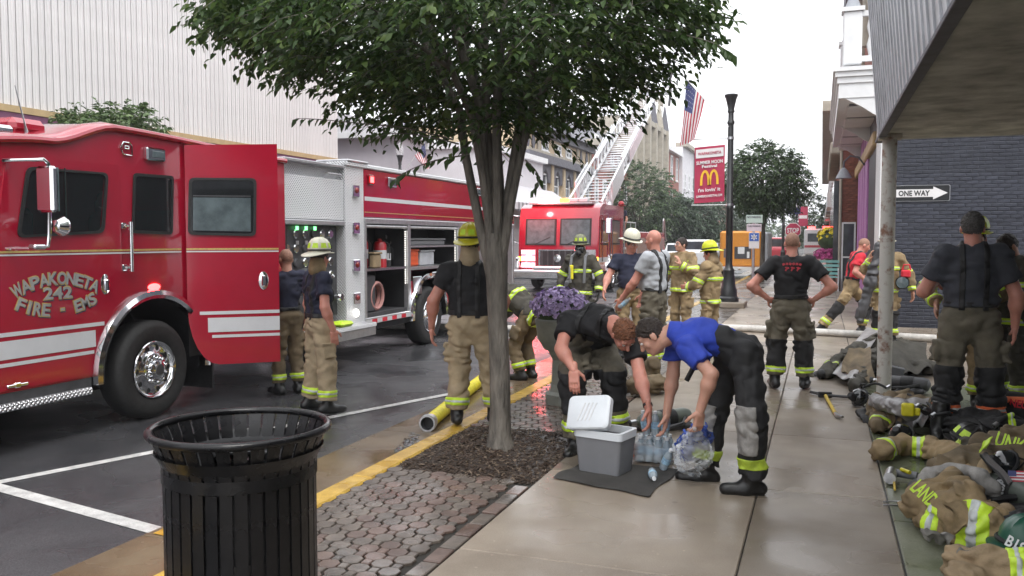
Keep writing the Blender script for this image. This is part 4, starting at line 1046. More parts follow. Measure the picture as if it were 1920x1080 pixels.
n = nb(); n.bb(SX-.3, SX+.02, Y0, YE, 2.701, 2.765, b=.01); n.build('top_rail', 'tread_plate', eng, smooth=0)
nb().bb(SX-.5, SX+.03, Y0+.05, Y1+.1, 2.767, 2.80, b=.01).build('corner_cap', 'alu', eng, smooth=0)
nb().bb(SX, SX+.003, Y1+.02, YE, 2.235, 2.295).build('stripe', 'white_vinyl', eng, smooth=0)
nb().bb(SX, SX+.003, Y1+.02, YE, 2.06, 2.072).build('gold_line', 'gold_leaf', eng, smooth=0)
nb().bb(SX-.06, SX+.015, Y1+.002, YE, 1.90, 1.983, b=.01).build('header_rail', 'alu', eng, smooth=0)
for px_, m_, w_ in ((693, 'lamp_red', .075), (733, 'chrome', .14), (897, 'chrome', .14)):
    p = E(px_, 337 if px_ < 700 else 342 if px_ < 800 else 360); f = nb().box(p+V(.02, 0, 0), (.022, w_, .075), b=.015).build('body_lamp', 'chrome' if m_ == 'chrome' else 'lamp_red_off', eng)
    nb().box(p+V(.04, 0, 0), (.006, w_*.72, .045), b=.005).build('lens', 'glass_grey' if m_ == 'chrome' else 'lamp_red', f)
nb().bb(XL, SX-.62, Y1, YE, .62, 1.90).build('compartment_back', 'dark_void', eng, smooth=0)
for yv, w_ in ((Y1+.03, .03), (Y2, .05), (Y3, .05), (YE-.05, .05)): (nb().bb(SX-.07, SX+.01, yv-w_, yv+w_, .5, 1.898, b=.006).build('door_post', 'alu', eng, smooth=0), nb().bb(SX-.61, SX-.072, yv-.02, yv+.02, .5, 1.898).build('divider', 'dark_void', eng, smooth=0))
for yv in (Y2-.075, Y3-.10):
    for k in range(26): pass
    n = nb()
    for k in range(24): n.bb(SX-.03, SX-.024, yv-.014, yv+.0, .95+k*.036 if yv < 13 else 1.15+k*.03, .968+k*.036 if yv < 13 else 1.165+k*.03)
    n.build('led_strip', 'lamp_white', eng, smooth=0)
nb().tube([V(SX-.02, Y1+.08, 1.86), V(SX-.02, Y2-.06, 1.86)], .025).build('roller_tube', 'alu', eng)
nb().tube([V(SX-.02, Y2+.06, 1.86), V(SX-.02, Y3-.06, 1.86)], .025).build('roller_tube', 'alu', eng)
nb().bb(SX-.60, SX-.02, Y1+.07, Y2-.06, 1.19, 1.225).build('shelf', 'steel', eng, smooth=0)
nb().bb(SX-.60, SX-.02, Y1+.07, Y2-.06, .50, .56).build('compartment_floor', 'dark_grey', eng, smooth=0)
nb().bb(SX-.60, SX-.02, Y2+.06, Y3-.06, 1.53, 1.56).build('shelf', 'alu', eng, smooth=0)
nb().bb(SX-.60, SX+.0, Y2+.06, Y3-.06, 1.16, 1.21).build('compartment_floor', 'alu', eng, smooth=0)
nb().bb(SX-.60, SX+.0, Y2+.051, Y3-.051, .98, 1.158).build('arch_panel', 'red_paint', eng, smooth=0)
WC = (13.42, .38)
sidepoly([(Y2+.05, .5), (12.78, .5)]+[(WC[0]+.66*math.cos(math.radians(170-80*i/8)), WC[1]+.66*math.sin(math.radians(170-80*i/8))) for i in range(9)]+[(13.42, 1.159), (Y2+.05, 1.159)], .03).build('arch_panel', 'red_paint', eng, smooth=0)
sidepoly([(Y3-.06, .5), (Y3-.06, 1.159), (13.42, 1.159)]+[(WC[0]+.66*math.cos(math.radians(90-80*i/8)), WC[1]+.66*math.sin(math.radians(90-80*i/8))) for i in range(9)]+[(14.06, .5)], .03).build('arch_panel', 'red_paint', eng, smooth=0)
fender(WC, .66, -4, 184)
n = nb(); vs = []
for i in range(21):
    t = math.radians(-8+196*i/20); vs += [V(SX-.035, WC[0]+.63*math.cos(t), WC[1]+.63*math.sin(t)), V(SX-.8, WC[0]+.63*math.cos(t), WC[1]+.63*math.sin(t))]
n.add(vs, [(2*i, 2*i+1, 2*i+3, 2*i+2) for i in range(20)]); n.build('wheel_well', 'dark_void', eng)
p = V(SX, Y2+.28, .86); nb().box(p+V(.01, 0, .04), (.012, .16, .15), b=.01).build('fuel_door', 'steel', eng)
nb().bb(SX+.001, SX+.03, 13.55, 13.75, 1.06, 1.10, b=.008).build('latch', 'chrome', eng)
nb().bb(SX-.6, SX+.012, Y1+.002, Y2+.045, .40, .497, b=.008).build('sill_rail', 'alu', eng, smooth=0)
for i in range(9): nb().bb(SX+.012, SX+.015, Y1+.03+i*.16, Y1+.19+i*.16, .41, .47).build('reflective_strip', 'red_cloth' if i % 2 else 'white_vinyl', eng, smooth=0)
nb().bb(XL+.1, SX-.05, Y1, YE, .30, .398).build('chassis', 'dark_void', eng, smooth=0)
nb().bb(XL+.3, SX-.5, 7.9, 12.6, .22, .45).build('frame_rail', 'dark_void', eng, smooth=0)
nb().bb(SX-.03, SX+.0, Y3+.051, YE, .5, 1.899, b=.006).build('rear_shutter', 'alu', eng, smooth=0)
# things kept in the open lockers
def bottle(label, x, y, z, r, h, m, grp='fire extinguishers in the open locker'):
    t = thing('extinguisher', label, 'extinguisher', (x, y, z), group=grp)
    nb().lathe([(.001, 0), (r, .0), (r, h*.78), (r*.8, h*.88), (r*.3, h*.93), (r*.3, h), (.001, h)], (x, y, z), n=14).build('cylinder', m, t)
    nb().bb(x-r*.2, x+r*1.1, y-r*.2, y+r*.2, z+h, z+h*1.12).build('handle', 'black_rubber', t)
    nb().lathe([(r*1.01, h*.3), (r*1.01, h*.6)], (x, y, z), n=14).build('label_band', 'white_vinyl', t)
    nb().tube([V(x+r*.3, y, z+h), V(x+r*1.3, y+r*.5, z+h*.8), V(x+r*1.3, y+r*.6, z+h*.3)], .008).build('hose', 'black_rubber', t)
M('ext_red', (.45, .02, .03), .3, var=.1, coat=.4)
bottle('tall red extinguisher on the engine locker shelf', SX-.3, 11.72, 1.226, .085, .48, 'ext_red')
bottle('stout red extinguisher with white band on the locker shelf', SX-.22, 12.12, 1.226, .105, .45, 'ext_red')
bottle('slim black extinguisher beside the red ones on the shelf', SX-.25, 12.4, 1.226, .07, .36, 'black_rubber')
bottle('silver water can at the left of the locker shelf', SX-.35, 11.48, 1.226, .08, .42, 'steel')
def tub(label, nm, cat, x0, x1, y0, y1, z0, z1, m, rib=True):
    t = thing(nm, label, cat, ((x0+x1)/2, (y0+y1)/2, z0))
    nb().bb(x0, x1, y0, y1, z0, z1-.03, b=.02).build('body', m, t); nb().bb(x0-.012, x1+.012, y0-.012, y1+.012, z1-.03, z1, b=.008).build('lid', m, t)
    if rib:
        for k in range(3): nb().bb(x1, x1+.008, y0+.02, y1-.02, z0+.03+k*(z1-z0)*.27, z0+.05+k*(z1-z0)*.27).build('rib', m, t, smooth=0)
M('tub_orange', (.75, .12, .04), .45, var=.1); M('tub_clear', (.5, .52, .55), .25, var=.15)
tub('orange crate in the locker above the rear wheel', 'crate', 'crate', SX-.35, SX-.08, 12.9, 13.22, 1.211, 1.50, 'tub_orange')
tub('clear plastic tub beside the orange crate in the locker', 'storage_tub', 'tub', SX-.4, SX-.08, 13.3, 13.85, 1.211, 1.48, 'tub_clear', False)
tub('long pale case on the upper shelf over the rear wheel', 'flat_case', 'case', SX-.4, SX-.08, 12.9, 14.3, 1.561, 1.68, 'grey_plastic', False)
tub('tan bag standing on the locker shelf before the extinguishers', 'kit_bag', 'bag', SX-.14, SX-.04, 11.62, 11.84, 1.226, 1.47, 'leather_tan', False)
hr = thing('hose_reel', 'booster hose reel with pale red hose in the lower locker', 'hose reel', (SX-.3, 11.7, .56))
nb().bb(SX-.55, SX-.08, 11.36, 11.72, .565, 1.12, b=.02).build('drum_box', 'dark_grey', hr)
n = nb()
for k in range(5): n.tube([V(SX-.1-k*.07, 11.78+.2*math.cos(t), .80+.2*math.sin(t)) for t in [i*math.pi/8 for i in range(16)]], .03, n=6, close=True)
M('hose_pink', (.45, .22, .2), .6, var=.15); n.build('hose', 'hose_pink', hr)
# ================================================================ ladder truck further down the street
lt = thing('ladder_truck', 'red ladder truck with flashing light bar and its white ladder raised', 'fire truck', (-8.2, 33, GY))
FY = 28.4; xl, xr = -9.93, -7.08
def F(px, py, d=0.): return gy(px, py, FY+d)
pr = [(0, .55), (.0, 1.35), (.10, 2.35), (.25, 2.72), (.6, 2.86)]
n = nb(); o = []
for x, ins in ((xl, .03), (xl+.06, 0), (xr-.06, 0), (xr, .03)):
    o += [V(x, FY+a+ins, z) for a, z in pr]+[V(x, FY+3.9, 2.86), V(x, FY+3.9, .55)]
m = 7; n.add(o, [(i*m+k, i*m+(k+1) % m, (i+1)*m+(k+1) % m, (i+1)*m+k) for i in range(3) for k in range(m)]+[tuple(range(m))[::-1], tuple(range(3*m, 4*m))])
n.build('cab', 'red_paint', lt, smooth=30)
def fp(a, b, c, d, m_, nm, off=.02, par=None):
    """panel on the raked front face between fractions a-b across and heights c-d"""
    def yz(z): return FY+interp(z, [(.55, 0), (1.35, .0), (2.35, .10), (2.72, .25)])
    X = lambda t: xl+(xr-xl)*t
    q = [V(X(a), yz(c)-off, c), V(X(b), yz(c)-off, c), V(X(b), yz(d)-off, d), V(X(a), yz(d)-off, d)]
    return nb().prism(q, (0, .03, 0)).build(nm, m_, par or lt, smooth=0)
for a, b in ((.09, .475), (.525, .91)):
    f = fp(a, b, 1.45, 2.36, 'black_rubber', 'windscreen'); fp(a+.02, b-.02, 1.50, 2.31, 'glass_grey', 'pane', .03, f)
for a in (.2, .6): nb().tube([V(xl+(xr-xl)*a, FY-.03, 1.46), V(xl+(xr-xl)*(a+.2), FY-.0, 1.72)], .012).build('wiper', 'black_rubber', lt)
f = fp(.26, .74, .62, 1.30, 'chrome', 'grille', .05)
fp(.285, .715, .66, 1.26, 'dark_void', 'grille_mesh', .055, f)
for i in range(6): fp(.30+i*.073, .315+i*.073, .66, 1.26, 'dark_grey', 'grille_bar', .065, f)
nb().lathe([(.001, .04), (.13, .03), (.15, 0)], V((xl+xr)/2, FY-.05, 1.0), (0, -1, 0), n=18).build('badge', 'chrome', lt)
for s_, (a, b) in enumerate(((.03, .23), (.77, .97))):
    for c, d, m_ in ((1.13, 1.28, 'lamp_pink' if s_ == 0 else 'alu'), (.90, 1.08, 'lamp_pink' if s_ == 0 else 'white_vinyl'), (.68, .84, 'lamp_pink' if s_ == 0 else 'alu')):
        f = fp(a, b, c-.02, d+.02, 'chrome', 'lamp_bezel', .03); fp(a+.015, b-.015, c, d, m_, 'lens', .045, f)
    fp(.0 if s_ == 0 else .975, .025 if s_ == 0 else 1., .9, 1.05, 'lamp_amber', 'indicator', .03)
nb().bb(xl-.05, xr+.05, FY-.75, FY-.05, .30, .62, b=.05).build('bumper', 'steel', lt)
nb().bb(xl-.06, xr+.06, FY-.765, FY-.745, .36, .54).build('bumper_face', 'chrome', lt, smooth=0)
nb().bb(-9.2, -7.8, FY-.7, FY-.1, .621, .74, b=.04).build('bumper_tray', 'alu', lt)
n = nb(); n.lathe([(.001, -.22), (.10, -.2), (.04, 0), (.09, .1), (.001, .16)], V(xl+.15, FY-.5, .9), (0, 0, 1), n=12); n.build('siren', 'chrome', lt)
nb().bb(xl+.3, xr-.3, FY+.3, FY+.75, 2.87, 2.93).build('light_bar_base', 'alu', lt, smooth=0)
for i in range(6):
    nb().bb(xl+.32+i*.35, xl+.64+i*.35, FY+.32, FY+.62, 2.931, 3.06, b=.02).build('light_bar_module', 'lamp_pink' if i < 3 else ('lamp_amber' if i == 3 else 'white_vinyl'), lt)
# flank
for ya, yb, zc, zd in ((.45, 1.35, 1.45, 2.3), (2.0, 3.2, 1.45, 2.35)):
    f = nb().bb(xr, xr+.02, FY+ya, FY+yb, zc, zd).build('side_window', 'black_rubber', lt, smooth=0); nb().bb(xr+.021, xr+.026, FY+ya+.06, FY+yb-.06, zc+.06, zd-.06).build('pane', 'glass_grey', f, smooth=0)
for ya in (.38, 1.52, 1.85, 3.6): nb().tube([V(xr+.05, FY+ya, .9), V(xr+.05, FY+ya, 2.45)], .022).build('grab_rail', 'chrome', lt)
nb().bb(xr+.001, xr+.006, FY+.05, FY+3.9, .86, 1.03).build('stripe', 'white_vinyl', lt, smooth=0)
for s_ in (-1, 1):
    x = xr+.02 if s_ > 0 else xl-.02
    nb().tube([V(x, FY+.25, 2.45), V(x+.3*s_, FY+.05, 2.5), V(x+.32*s_, FY+.05, 1.6), V(x, FY+.2, 1.5)], .02).build('mirror_arm', 'chrome', lt)
    nb().box((x+.32*s_, FY+.05, 2.1), (.1, .05, .26), b=.03).build('mirror', 'chrome', lt)
SXo = SX; SX = xr
fo = lambda c, r: None
n = nb(); vs = []
for i in range(25):
    t = math.radians(-5+190*i/24)
    for r_, dx in ((.60, 0), (.61, .07), (.70, .07), (.71, 0)): vs.append(V(xr+dx, FY+1.95+r_*math.cos(t), .42+r_*math.sin(t)))
n.add(vs, [(i*4+j, i*4+j+1, (i+1)*4+j+1, (i+1)*4+j) for i in range(24) for j in range(3)]); n.build('fender', 'chrome', lt)
nb().lathe([(.001, .005), (.60, .005)], V(xr, FY+1.95, .42), (1, 0, 0), n=30).build('wheel_well', 'dark_void', lt)
wheel(lt, xr-.08, FY+1.95, .37, .5); wheel(lt, xl+.08, FY+1.95, .37, .5, -1)
wheel(lt, xr-.1, FY+9.6, .37, .5); wheel(lt, xl+.1, FY+9.6, .37, .5, -1)
SX = SXo
# body, platform, ladder
nb().bb(xl, xr, FY+4.05, FY+6.2, .45, 1.25).build('pump_module', 'alu', lt, smooth=0)
nb().bb(xl, xr, FY+6.25, FY+13, .5, 1.95, b=.02).build('rear_body', 'red_paint', lt, smooth=0)
nb().bb(xl, xr+.03, FY+4.02, FY+13, 1.251, 1.33).build('deck', 'tread_plate', lt, smooth=0) if False else None
nb().bb(xl, xr+.05, FY+4.02, FY+6.24, 1.251, 1.33).build('deck', 'tread_plate', lt, smooth=0)
for yv in (4.1, 5.2, 6.15): nb().tube([V(xr, FY+yv, 1.33), V(xr, FY+yv, 2.3)], .02).build('deck_post', 'alu', lt)
nb().tube([V(xr, FY+4.1, 2.3), V(xr, FY+6.15, 2.3)], .022).build('deck_rail', 'alu', lt)
nb().tube([V(xr, FY+12.6, 1.95), V(xr, FY+12.6, 2.5), V(xr, FY+12.7, 2.6), V(xr, FY+12.9, 2.55), V(xr, FY+13.4, 1.6)], .03).build('tail_rail', 'alu', lt)
for i in range(3): nb().bb(xr+.001, xr+.02, FY+6.4+i*2.15, FY+8.4+i*2.15, .62, 1.7).build('shutter', 'alu', lt, smooth=0)
M('ladder_white', (.70, .72, .74), .4, .35, var=.06)
# ladder: bottom over the cab, top beyond the stone building as seen from the kerb
Lb = gy(1118, 372, FY+3.4); Lt_ = gy(1214, 190, 46.)
la = (Lt_-Lb).normalized(); ls = V(1, .05, 0); ls = (ls-la*ls.dot(la)).normalized(); lu = ls.cross(la)
if lu.z < 0: lu = -lu
LL = (Lt_-Lb).length
Lb = Lb-la*2.2; LL += 2.2
def section(t0, t1, w, hgt, lift, nm):
    sec = nb(); base = Lb+lu*lift; rr_ = .05
    f = None
    for s_ in (-1, 1):
        q = nb(); q.tube([base+la*t0+ls*w*s_, base+la*t1+ls*w*s_], .06, n=6); r = q.build('base_rail', 'ladder_white', lt)
        q = nb(); q.tube([base+la*t0+ls*w*s_*1.02+lu*hgt, base+la*t1+ls*w*s_*1.02+lu*hgt], .045, n=6); q.build('hand_rail', 'ladder_white', lt)
        k = t0+.2
        while k < t1-.8:
            q = nb(); q.tube([base+la*k+ls*w*s_, base+la*(k+.4)+ls*w*s_*1.02+lu*hgt], .022, n=5, caps=False); q.tube([base+la*(k+.4)+ls*w*s_*1.02+lu*hgt, base+la*(k+.8)+ls*w*s_], .022, n=5, caps=False); q.build('lattice_brace', 'ladder_white', lt); k += .8
    k = t0+.15
    while k < t1: nb().tube([base+la*k-ls*w, base+la*k+ls*w], .022, n=6).build('rung', 'steel', lt); k += .36
section(0, LL*.62, .60, .62, 0, 's'); section(LL*.3, LL*.85, .50, .52, .12, 's'); section(LL*.6, LL, .41, .44, .22, 's')
for s_ in (-1, 1):
    q = [Lb+ls*.66*s_+lu*-.05+la*1.7, Lb+ls*.66*s_+lu*-.05+la*4.6, Lb+ls*.68*s_+lu*.75+la*4.4, Lb+ls*.68*s_+lu*.75+la*1.9]
    nb().prism(q, ls*.03*s_).build('side_plate', 'ladder_white', lt, smooth=0)
    q = [Lb+ls*.68*s_+lu*.1+la*LL*.36, Lb+ls*.68*s_+lu*.1+la*LL*.60, Lb+ls*.70*s_+lu*.65+la*LL*.60, Lb+ls*.70*s_+lu*.65+la*LL*.36]
    M('ladder_sign', (.62, .52, .56), .5, var=.15); nb().prism(q, ls*.02*s_).build('side_sign', 'ladder_white' if s_ < 0 else 'ladder_sign', lt, smooth=0)
tp = Lt_+lu*.2
nb().box(tp+la*.4+V(.45, 0, .1), (.75, .06, .12), b=.03).build('tip_bracket', 'steel', lt)
nb().tube([tp+V(1.15, 0, -.5), tp+V(1.22, 0, .2), tp+V(1.2, 0, .9), tp+V(1.3, 0, 1.25)], .07, n=8).build('tip_nozzle', 'dark_grey', lt)
nb().tube([tp+V(.3, 0, .2), tp+V(.8, 0, .5), tp+V(1.2, 0, .5)], .05, n=8).build('tip_pipe', 'alu', lt)
nb().cone((-8.5, FY+3.9, 1.3), (-8.5, FY+3.9, 2.9), .8, .7, n=20).build('turntable', 'alu', lt)
nb().tube([V(-7.85, FY+4.4, 1.6), Lb+la*4.2+lu*-.1+ls*.3], .11, n=10).build('lift_ram', 'alu', lt)
# the light bar of that truck is lit: a red lamp that spills on what stands round it
for p_, e_ in ((V(xl+.75, FY-.5, 3.0), 85), (V(xl+.35, FY-.15, 1.05), 5)):
    L_ = bpy.data.objects.new('red_beacon', bpy.data.lights.new('red_beacon', 'POINT')); COL.objects.link(L_); L_.location = p_; L_.data.energy = e_; L_.data.color = (1, .08, .08); L_.data.shadow_soft_size = .15
    L_.parent = lt; L_.location = XF[lt.name] @ p_
# ================================================================ people
def unit(v):
    v = Vector(v); return v.normalized() if v.length > 1e-6 else Vector((0, 0, 1))
def basis(f, u):
    """columns: right, front, up"""
    f = unit(f); u = unit(Vector(u)-f*Vector(u).dot(f)); r = f.cross(u)
    return np.array([[r.x, f.x, u.x], [r.y, f.y, u.y], [r.z, f.z, u.z]], np.float32), r, f, u
def base_pose(h=1.8):
    s = h/1.8; J = dict(pel=(0, 0, .97), chest=(0, .0, 1.30), neck=(0, -.015, 1.50), head=(0, .02, 1.66))
    for k, sg in (('R', 1), ('L', -1)):
        J['sh'+k] = (.195*sg, -.01, 1.44); J['el'+k] = (.27*sg, -.03, 1.15); J['wr'+k] = (.275*sg, .06, .90); J['hd'+k] = (0, .12, -1)
        J['hip'+k] = (.095*sg, 0, .93); J['kn'+k] = (.115*sg, .02, .50); J['an'+k] = (.125*sg, -.02, .10); J['ft'+k] = (.25*sg, 1, 0)
    return {k: Vector(v)*(s if k[:2] not in ('hd', 'ft') else 1) for k, v in J.items()}
def head_prims(c, f, u, s=1., neck=None):
    R, r, f, u = basis(f, u); P = lambda a, b, d: c+(r*a+f*b+u*d)*s
    q = [ell(P(0, -.010, .025), A3((.077, .096, .097))*s, R, .02), ell(P(0, .028, -.045), A3((.060, .066, .080))*s, R, .03),
         ell(P(0, .068, -.092), A3((.026, .022, .020))*s, R, .025), cone(P(0, .088, .012), P(0, .112, -.032), .009*s, .0145*s, .012),
         cone(P(-.036, .078, .026), P(.036, .078, .026), .013*s, .013*s, .02), cone(P(-.02, .086, -.062), P(.02, .086, -.062), .009*s, .009*s, .012),
         ell(P(.045, .06, -.028), A3((.022, .02, .022))*s, R, .02), ell(P(-.045, .06, -.028), A3((.022, .02, .022))*s, R, .02)]
    for sg in (1, -1):
        q.append(sub(P(.032*sg, .108, .004), .019*s, .012)); q.append(ell(P(.080*sg, -.012, -.012), A3((.011, .020, .032))*s, R, .012))
    if neck is not None: q.append(cone(P(0, -.018, -.06), neck, .054*s, .064*s, .03))
    return q
def hand_prims(w, d, n, s=1., curl=.5, side=1):
    """w wrist, d hand direction, n palm normal (the side the fingers curl to); side=+1 thumb towards d x n"""
    d = unit(d); n = unit(Vector(n)-d*Vector(n).dot(d)); t = d.cross(n)*side; R = np.array([[t[i], d[i], n[i]] for i in range(3)], np.float32)
    P = lambda a, b, c: w+(t*a+d*b+n*c)*s
    q = [cone(w-d*.04*s, P(0, .02, 0), .028*s, .030*s, .02, flat=(n, .72)), rbox(P(0, .055, 0), A3((.040, .046, .015))*s, R, .014*s, .02)]
    for i, (x, L) in enumerate(((.031, .072), (.0105, .082), (-.0105, .077), (-.031, .060))):
        p = P(x, .095, 0); a = 0; 
        for k, fr in enumerate((.44, .32, .26)):
            a += curl*(.55 if k == 0 else .75); dd = d*math.cos(a)+n*math.sin(a)
            e = p+dd*(L*fr*s); q.append(cone(p, e, (.0105-.001*k)*s, (.0098-.001*k)*s, .005)); p = e
    p = P(.034, .018, .004); e = p+(t*.72+d*.62+n*.30).normalized()*.042*s; q.append(cone(p, e, .014*s, .0115*s, .010))
    e2 = e+(t*.25+d*.85+n*.45*(.6+curl)).normalized()*.034*s; q.append(cone(e, e2, .0112*s, .009*s, .006))
    return q
def helmet(root, c, f, u, shell, s=1., patches='lime', shield=None, band='black_rubber', liner=None):
    """traditional fire helmet: ribbed dome, brim long at the back, front shield"""
    R, r, f, u = basis(f, u); P = lambda a, b, d: c+(r*a+f*b+u*d)*s; n = nb(); N = 48
    prof = [(1.0, .052), (1.0, .075), (.97, .11), (.86, .148), (.66, .178), (.38, .196), (.12, .203), (.001, .204)]
    vs = []
    for rad, z in prof:
        for k in range(N):
            t = 2*math.pi*k/N; rb = 1+.035*max(0, math.cos(8*t))**6*(1 if .1 < rad < .99 else 0)
            vs.append(P(.108*rad*rb*math.cos(t), -.008+.130*rad*rb*math.sin(t), z+(.006 if rb > 1.02 else 0)))
    m = len(prof); fs = [(i*N+k, i*N+(k+1) % N, (i+1)*N+(k+1) % N, (i+1)*N+k) for i in range(m-1) for k in range(N)]
    for ring, (ex, dz) in enumerate(((0, .052), (1, .040), (1, .033), (0, .046))):
        for k in range(N):
            t = 2*math.pi*k/N; b = max(0, -math.sin(t)); ext = (.030+.065*b**2.2+.012*max(0, math.sin(t)))*ex
            vs.append(P((.108+ext)*math.cos(t), -.008+(.130+ext)*math.sin(t), dz-.030*b**2*ex+(.010*max(0, abs(math.cos(t))-.3)*ex)))
    o = m*N
    for a_, b_ in ((0, 1), (1, 2), (2, 3)): fs += [(o+b_*N+k, o+b_*N+(k+1) % N, o+a_*N+(k+1) % N, o+a_*N+k) for k in range(N)]
    n.add(vs, fs); h = n.build('helmet', shell, root, local=True, smooth=50)
    n = nb(); ring = []
    for k in range(N):
        t = 2*math.pi*k/N; ring.append(P(.1105*math.cos(t), -.008+.1325*math.sin(t), .072))
    n.tube(ring, .011*s, n=6, close=True); n.build('helmet_band', band, h, local=True)
    if patches:
        for k in range(8):
            t = 2*math.pi*(k+.5)/8; qs = []
            for dt, rad, z in ((-.27, 1.008, .092), (.27, 1.008, .092), (.24, .90, .142), (-.24, .90, .142)):
                qs.append(P(.1115*rad*math.cos(t+dt), -.008+.1335*rad*math.sin(t+dt), z+.003))
            nb().quad(*qs).build('reflective_patch', patches, h, local=True, smooth=0)
    if shield:
        pts = [(-.045, .05), (.045, .05), (.05, .11), (.02, .165), (-.02, .165), (-.05, .11)]
        nb().prism([P(a, .138-.15*max(0, b-.09), b) for a, b in pts], f*.006*s).build('front_shield', shield, h, local=True, smooth=0)
        nb().tube([P(0, .12, .185), P(0, .15, .20), P(0, .165, .185)], .008*s, n=6).build('shield_holder', shield, h, local=True)
    if liner:
        v = implicit([cone(P(0, -.040, -.045), P(0, -.045, -.125), .080*s, .092*s, .02), cutp(P(0, .03, 0), f)], .012); np_mesh('neck_flap', [v], liner, root)
    return h
def person(label, loc, rz, h=1.8, J=None, top=('tee', 'navy_cloth'), pants='tan_turnout', hair='hair_dark', look=None, hup=(0, 0, 1), skin='skin', res=.013, boots='boot',
           cuff=('lime', 'silver_tape'), susp=None, belt='webbing', hat=None, shield=None, patches='lime', knee=None, curl=(.5, .5), palm=None, bands=None, pocket=True, belly=.0, group=None,
           gloves=None, hairline=.03, liner=None, eyes=False, slim=1., collar=True, mask=False, seed=1, pants_r=1., bald=False, fat=1., cuffn=2, tee_len=.60, hatpatch=True):
    root = thing('person', label, 'person', loc, rz, group); P = base_pose(h); s = h/1.8
    if J:
        for k, v in J.items(): P[k] = Vector(v)
    fwd = Vector((0, 1, 0)); look = unit(look or (0, 1, -.05)); f0 = unit(P['shR']-P['shL']).cross(unit(P['neck']-P['pel']))
    chestf = unit(f0*-1) if f0.dot(Vector((0, 1, 0))) < -.99 else unit(f0)
    sp = unit(P['neck']-P['pel']); chestf = unit(sp.cross(unit(P['shR']-P['shL'])))          # front of the torso
    hipf = unit(unit((P['chest']-P['pel'])).cross(unit(P['hipR']-P['hipL'])))
    fine = res*.45 if res < .016 else res*.6
    # --- body: one continuous skin
    body = [cone(P['chest'], P['pel'], .115*s, .115*s, .05, flat=(chestf, .7)), cone(P['shL'], P['shR'], .046*s, .046*s, .04), cone(P['neck'], P['chest'], .060*s, .105*s, .03, flat=(chestf, .75))]
    for k in 'RL':
        body += [cone(P['sh'+k], P['el'+k], .050*s*fat, .044*s*fat, .03), cone(P['el'+k], P['wr'+k], .045*s*fat, .029*s, .02), ell(P['el'+k].lerp(P['wr'+k], .28), A3((.048, .048, .048))*s*fat, None, .03),
                 cone(P['hip'+k], P['kn'+k], .070*s, .055*s, .04), cone(P['kn'+k], P['an'+k], .055*s, .038*s, .03)]
    body += [cone(P['neck']-sp*.02, P['head']-unit(hup)*.06*s, .063*s, .055*s, .03)]
    parts = [implicit(body, res)]
    hp = head_prims(P['head'], look, hup, s*1.0, P['neck']); parts.append(implicit(hp, fine))
    hn = {}
    for i, k in enumerate('RL'):
        d = unit(P['hd'+k]); pn = unit((palm or {}).get(k, (-1 if k == 'R' else 1, .25, 0)))
        side = 1 if d.cross(pn).dot(Vector((0, 1, 0))) >= 0 else -1
        if palm and k+'t' in palm: side = 1 if d.cross(pn).dot(Vector(palm[k+'t'])) >= 0 else -1
        hn[k] = hand_prims(P['wr'+k], d, pn, s*1.02, curl[i], side)
        if gloves: np_mesh('glove', [implicit([q[:3]+(q[3]+.007, q[4]+.007)+q[5:] if q[0] == 'c' else q for q in hn[k]], fine)], gloves, root)
        else: parts.append(implicit(hn[k], max(.0045, fine*.85)))
    np_mesh('body', parts, skin, root)
    if eyes:
        R, r_, f_, u_ = basis(look, hup)
        for sg in (1, -1):
            c = P['head']+(r_*.032*sg+f_*.083+u_*.004)*s
            e = nb().lathe([(.001, -.013*s), (.011*s, -.006*s), (.0125*s, .002*s), (.007*s, .0105*s), (.001, .0125*s)], c, f_, n=10).build('eye', 'eye_white', root, local=True)
            nb().lathe([(.006*s, .0108*s), (.001, .0135*s)], c, f_, n=8).build('pupil', 'eye_dark', e, local=True)
            c = P['head']+(r_*.033*sg+f_*.093+u_*.027)*s
            nb().tube([c-r_*.017*sg*s-f_*.0, c+u_*.004*s, c+r_*.018*sg*s-f_*.008*s], .0042*s, n=5).build('eyebrow', hair if hair and hair != 'stubble' else 'hair_dark', root, local=True)
    # --- hair
    if hair:
        R, r_, f_, u_ = basis(look, hup); c = P['head']; g = .010 if hair != 'stubble' else .0025
        hpz = [ell(c+(f_*-.010+u_*.027)*s, A3((.077+g, .096+g, .097+g))*s, R, .01), cutp(c+(f_*(.052+hairline)+u_*.05)*s, f_*.8-u_*.62), cutp(c-u_*.052*s-f_*.03*s, -u_*.9+f_*.25)]
        np_mesh('hair', [implicit(hpz, fine, (.009 if g > .005 else .001, 60), seed)], hair, root)
    # --- trousers
    if pants:
        pr_ = pants_r; wl = P['pel']+sp*.075*s
        tr = [cone(P['hipR'], P['hipL'], .115*s, .115*s, .05, flat=(hipf, .95)), cone(P['pel']-sp*.02, P['pel']+unit(P['chest']-P['pel'])*.14*s, .162*s*fat, .155*s*fat, .05, flat=(hipf, .74))]
        lw = []
        for k in 'RL':
            hk, kk, ak = P['hip'+k], P['kn'+k], P['an'+k]; lo_ = ak.lerp(kk, .10)
            lw += [cone(hk, kk, .107*s*pr_, .092*s*pr_, .03), cone(kk, lo_, .092*s*pr_, .090*s*pr_, .03, None, 1)]
            if pocket:
                m_ = hk.lerp(kk, .62); ax_ = unit(kk-hk); out = unit(Vector((1 if k == 'R' else -1, 0, 0))-ax_*ax_.x*(1 if k == 'R' else -1)); fr = ax_.cross(out)
                Rb = np.array([[out[i], fr[i], ax_[i]] for i in range(3)], np.float32)
                lw.append(rbox(m_+out*.098*s*pr_, A3((.030, .075, .085))*s, Rb, .015, .012))
                lw.append(rbox(m_+out*.112*s*pr_-ax_*.075*s, A3((.024, .080, .024))*s, Rb, .008, .006))
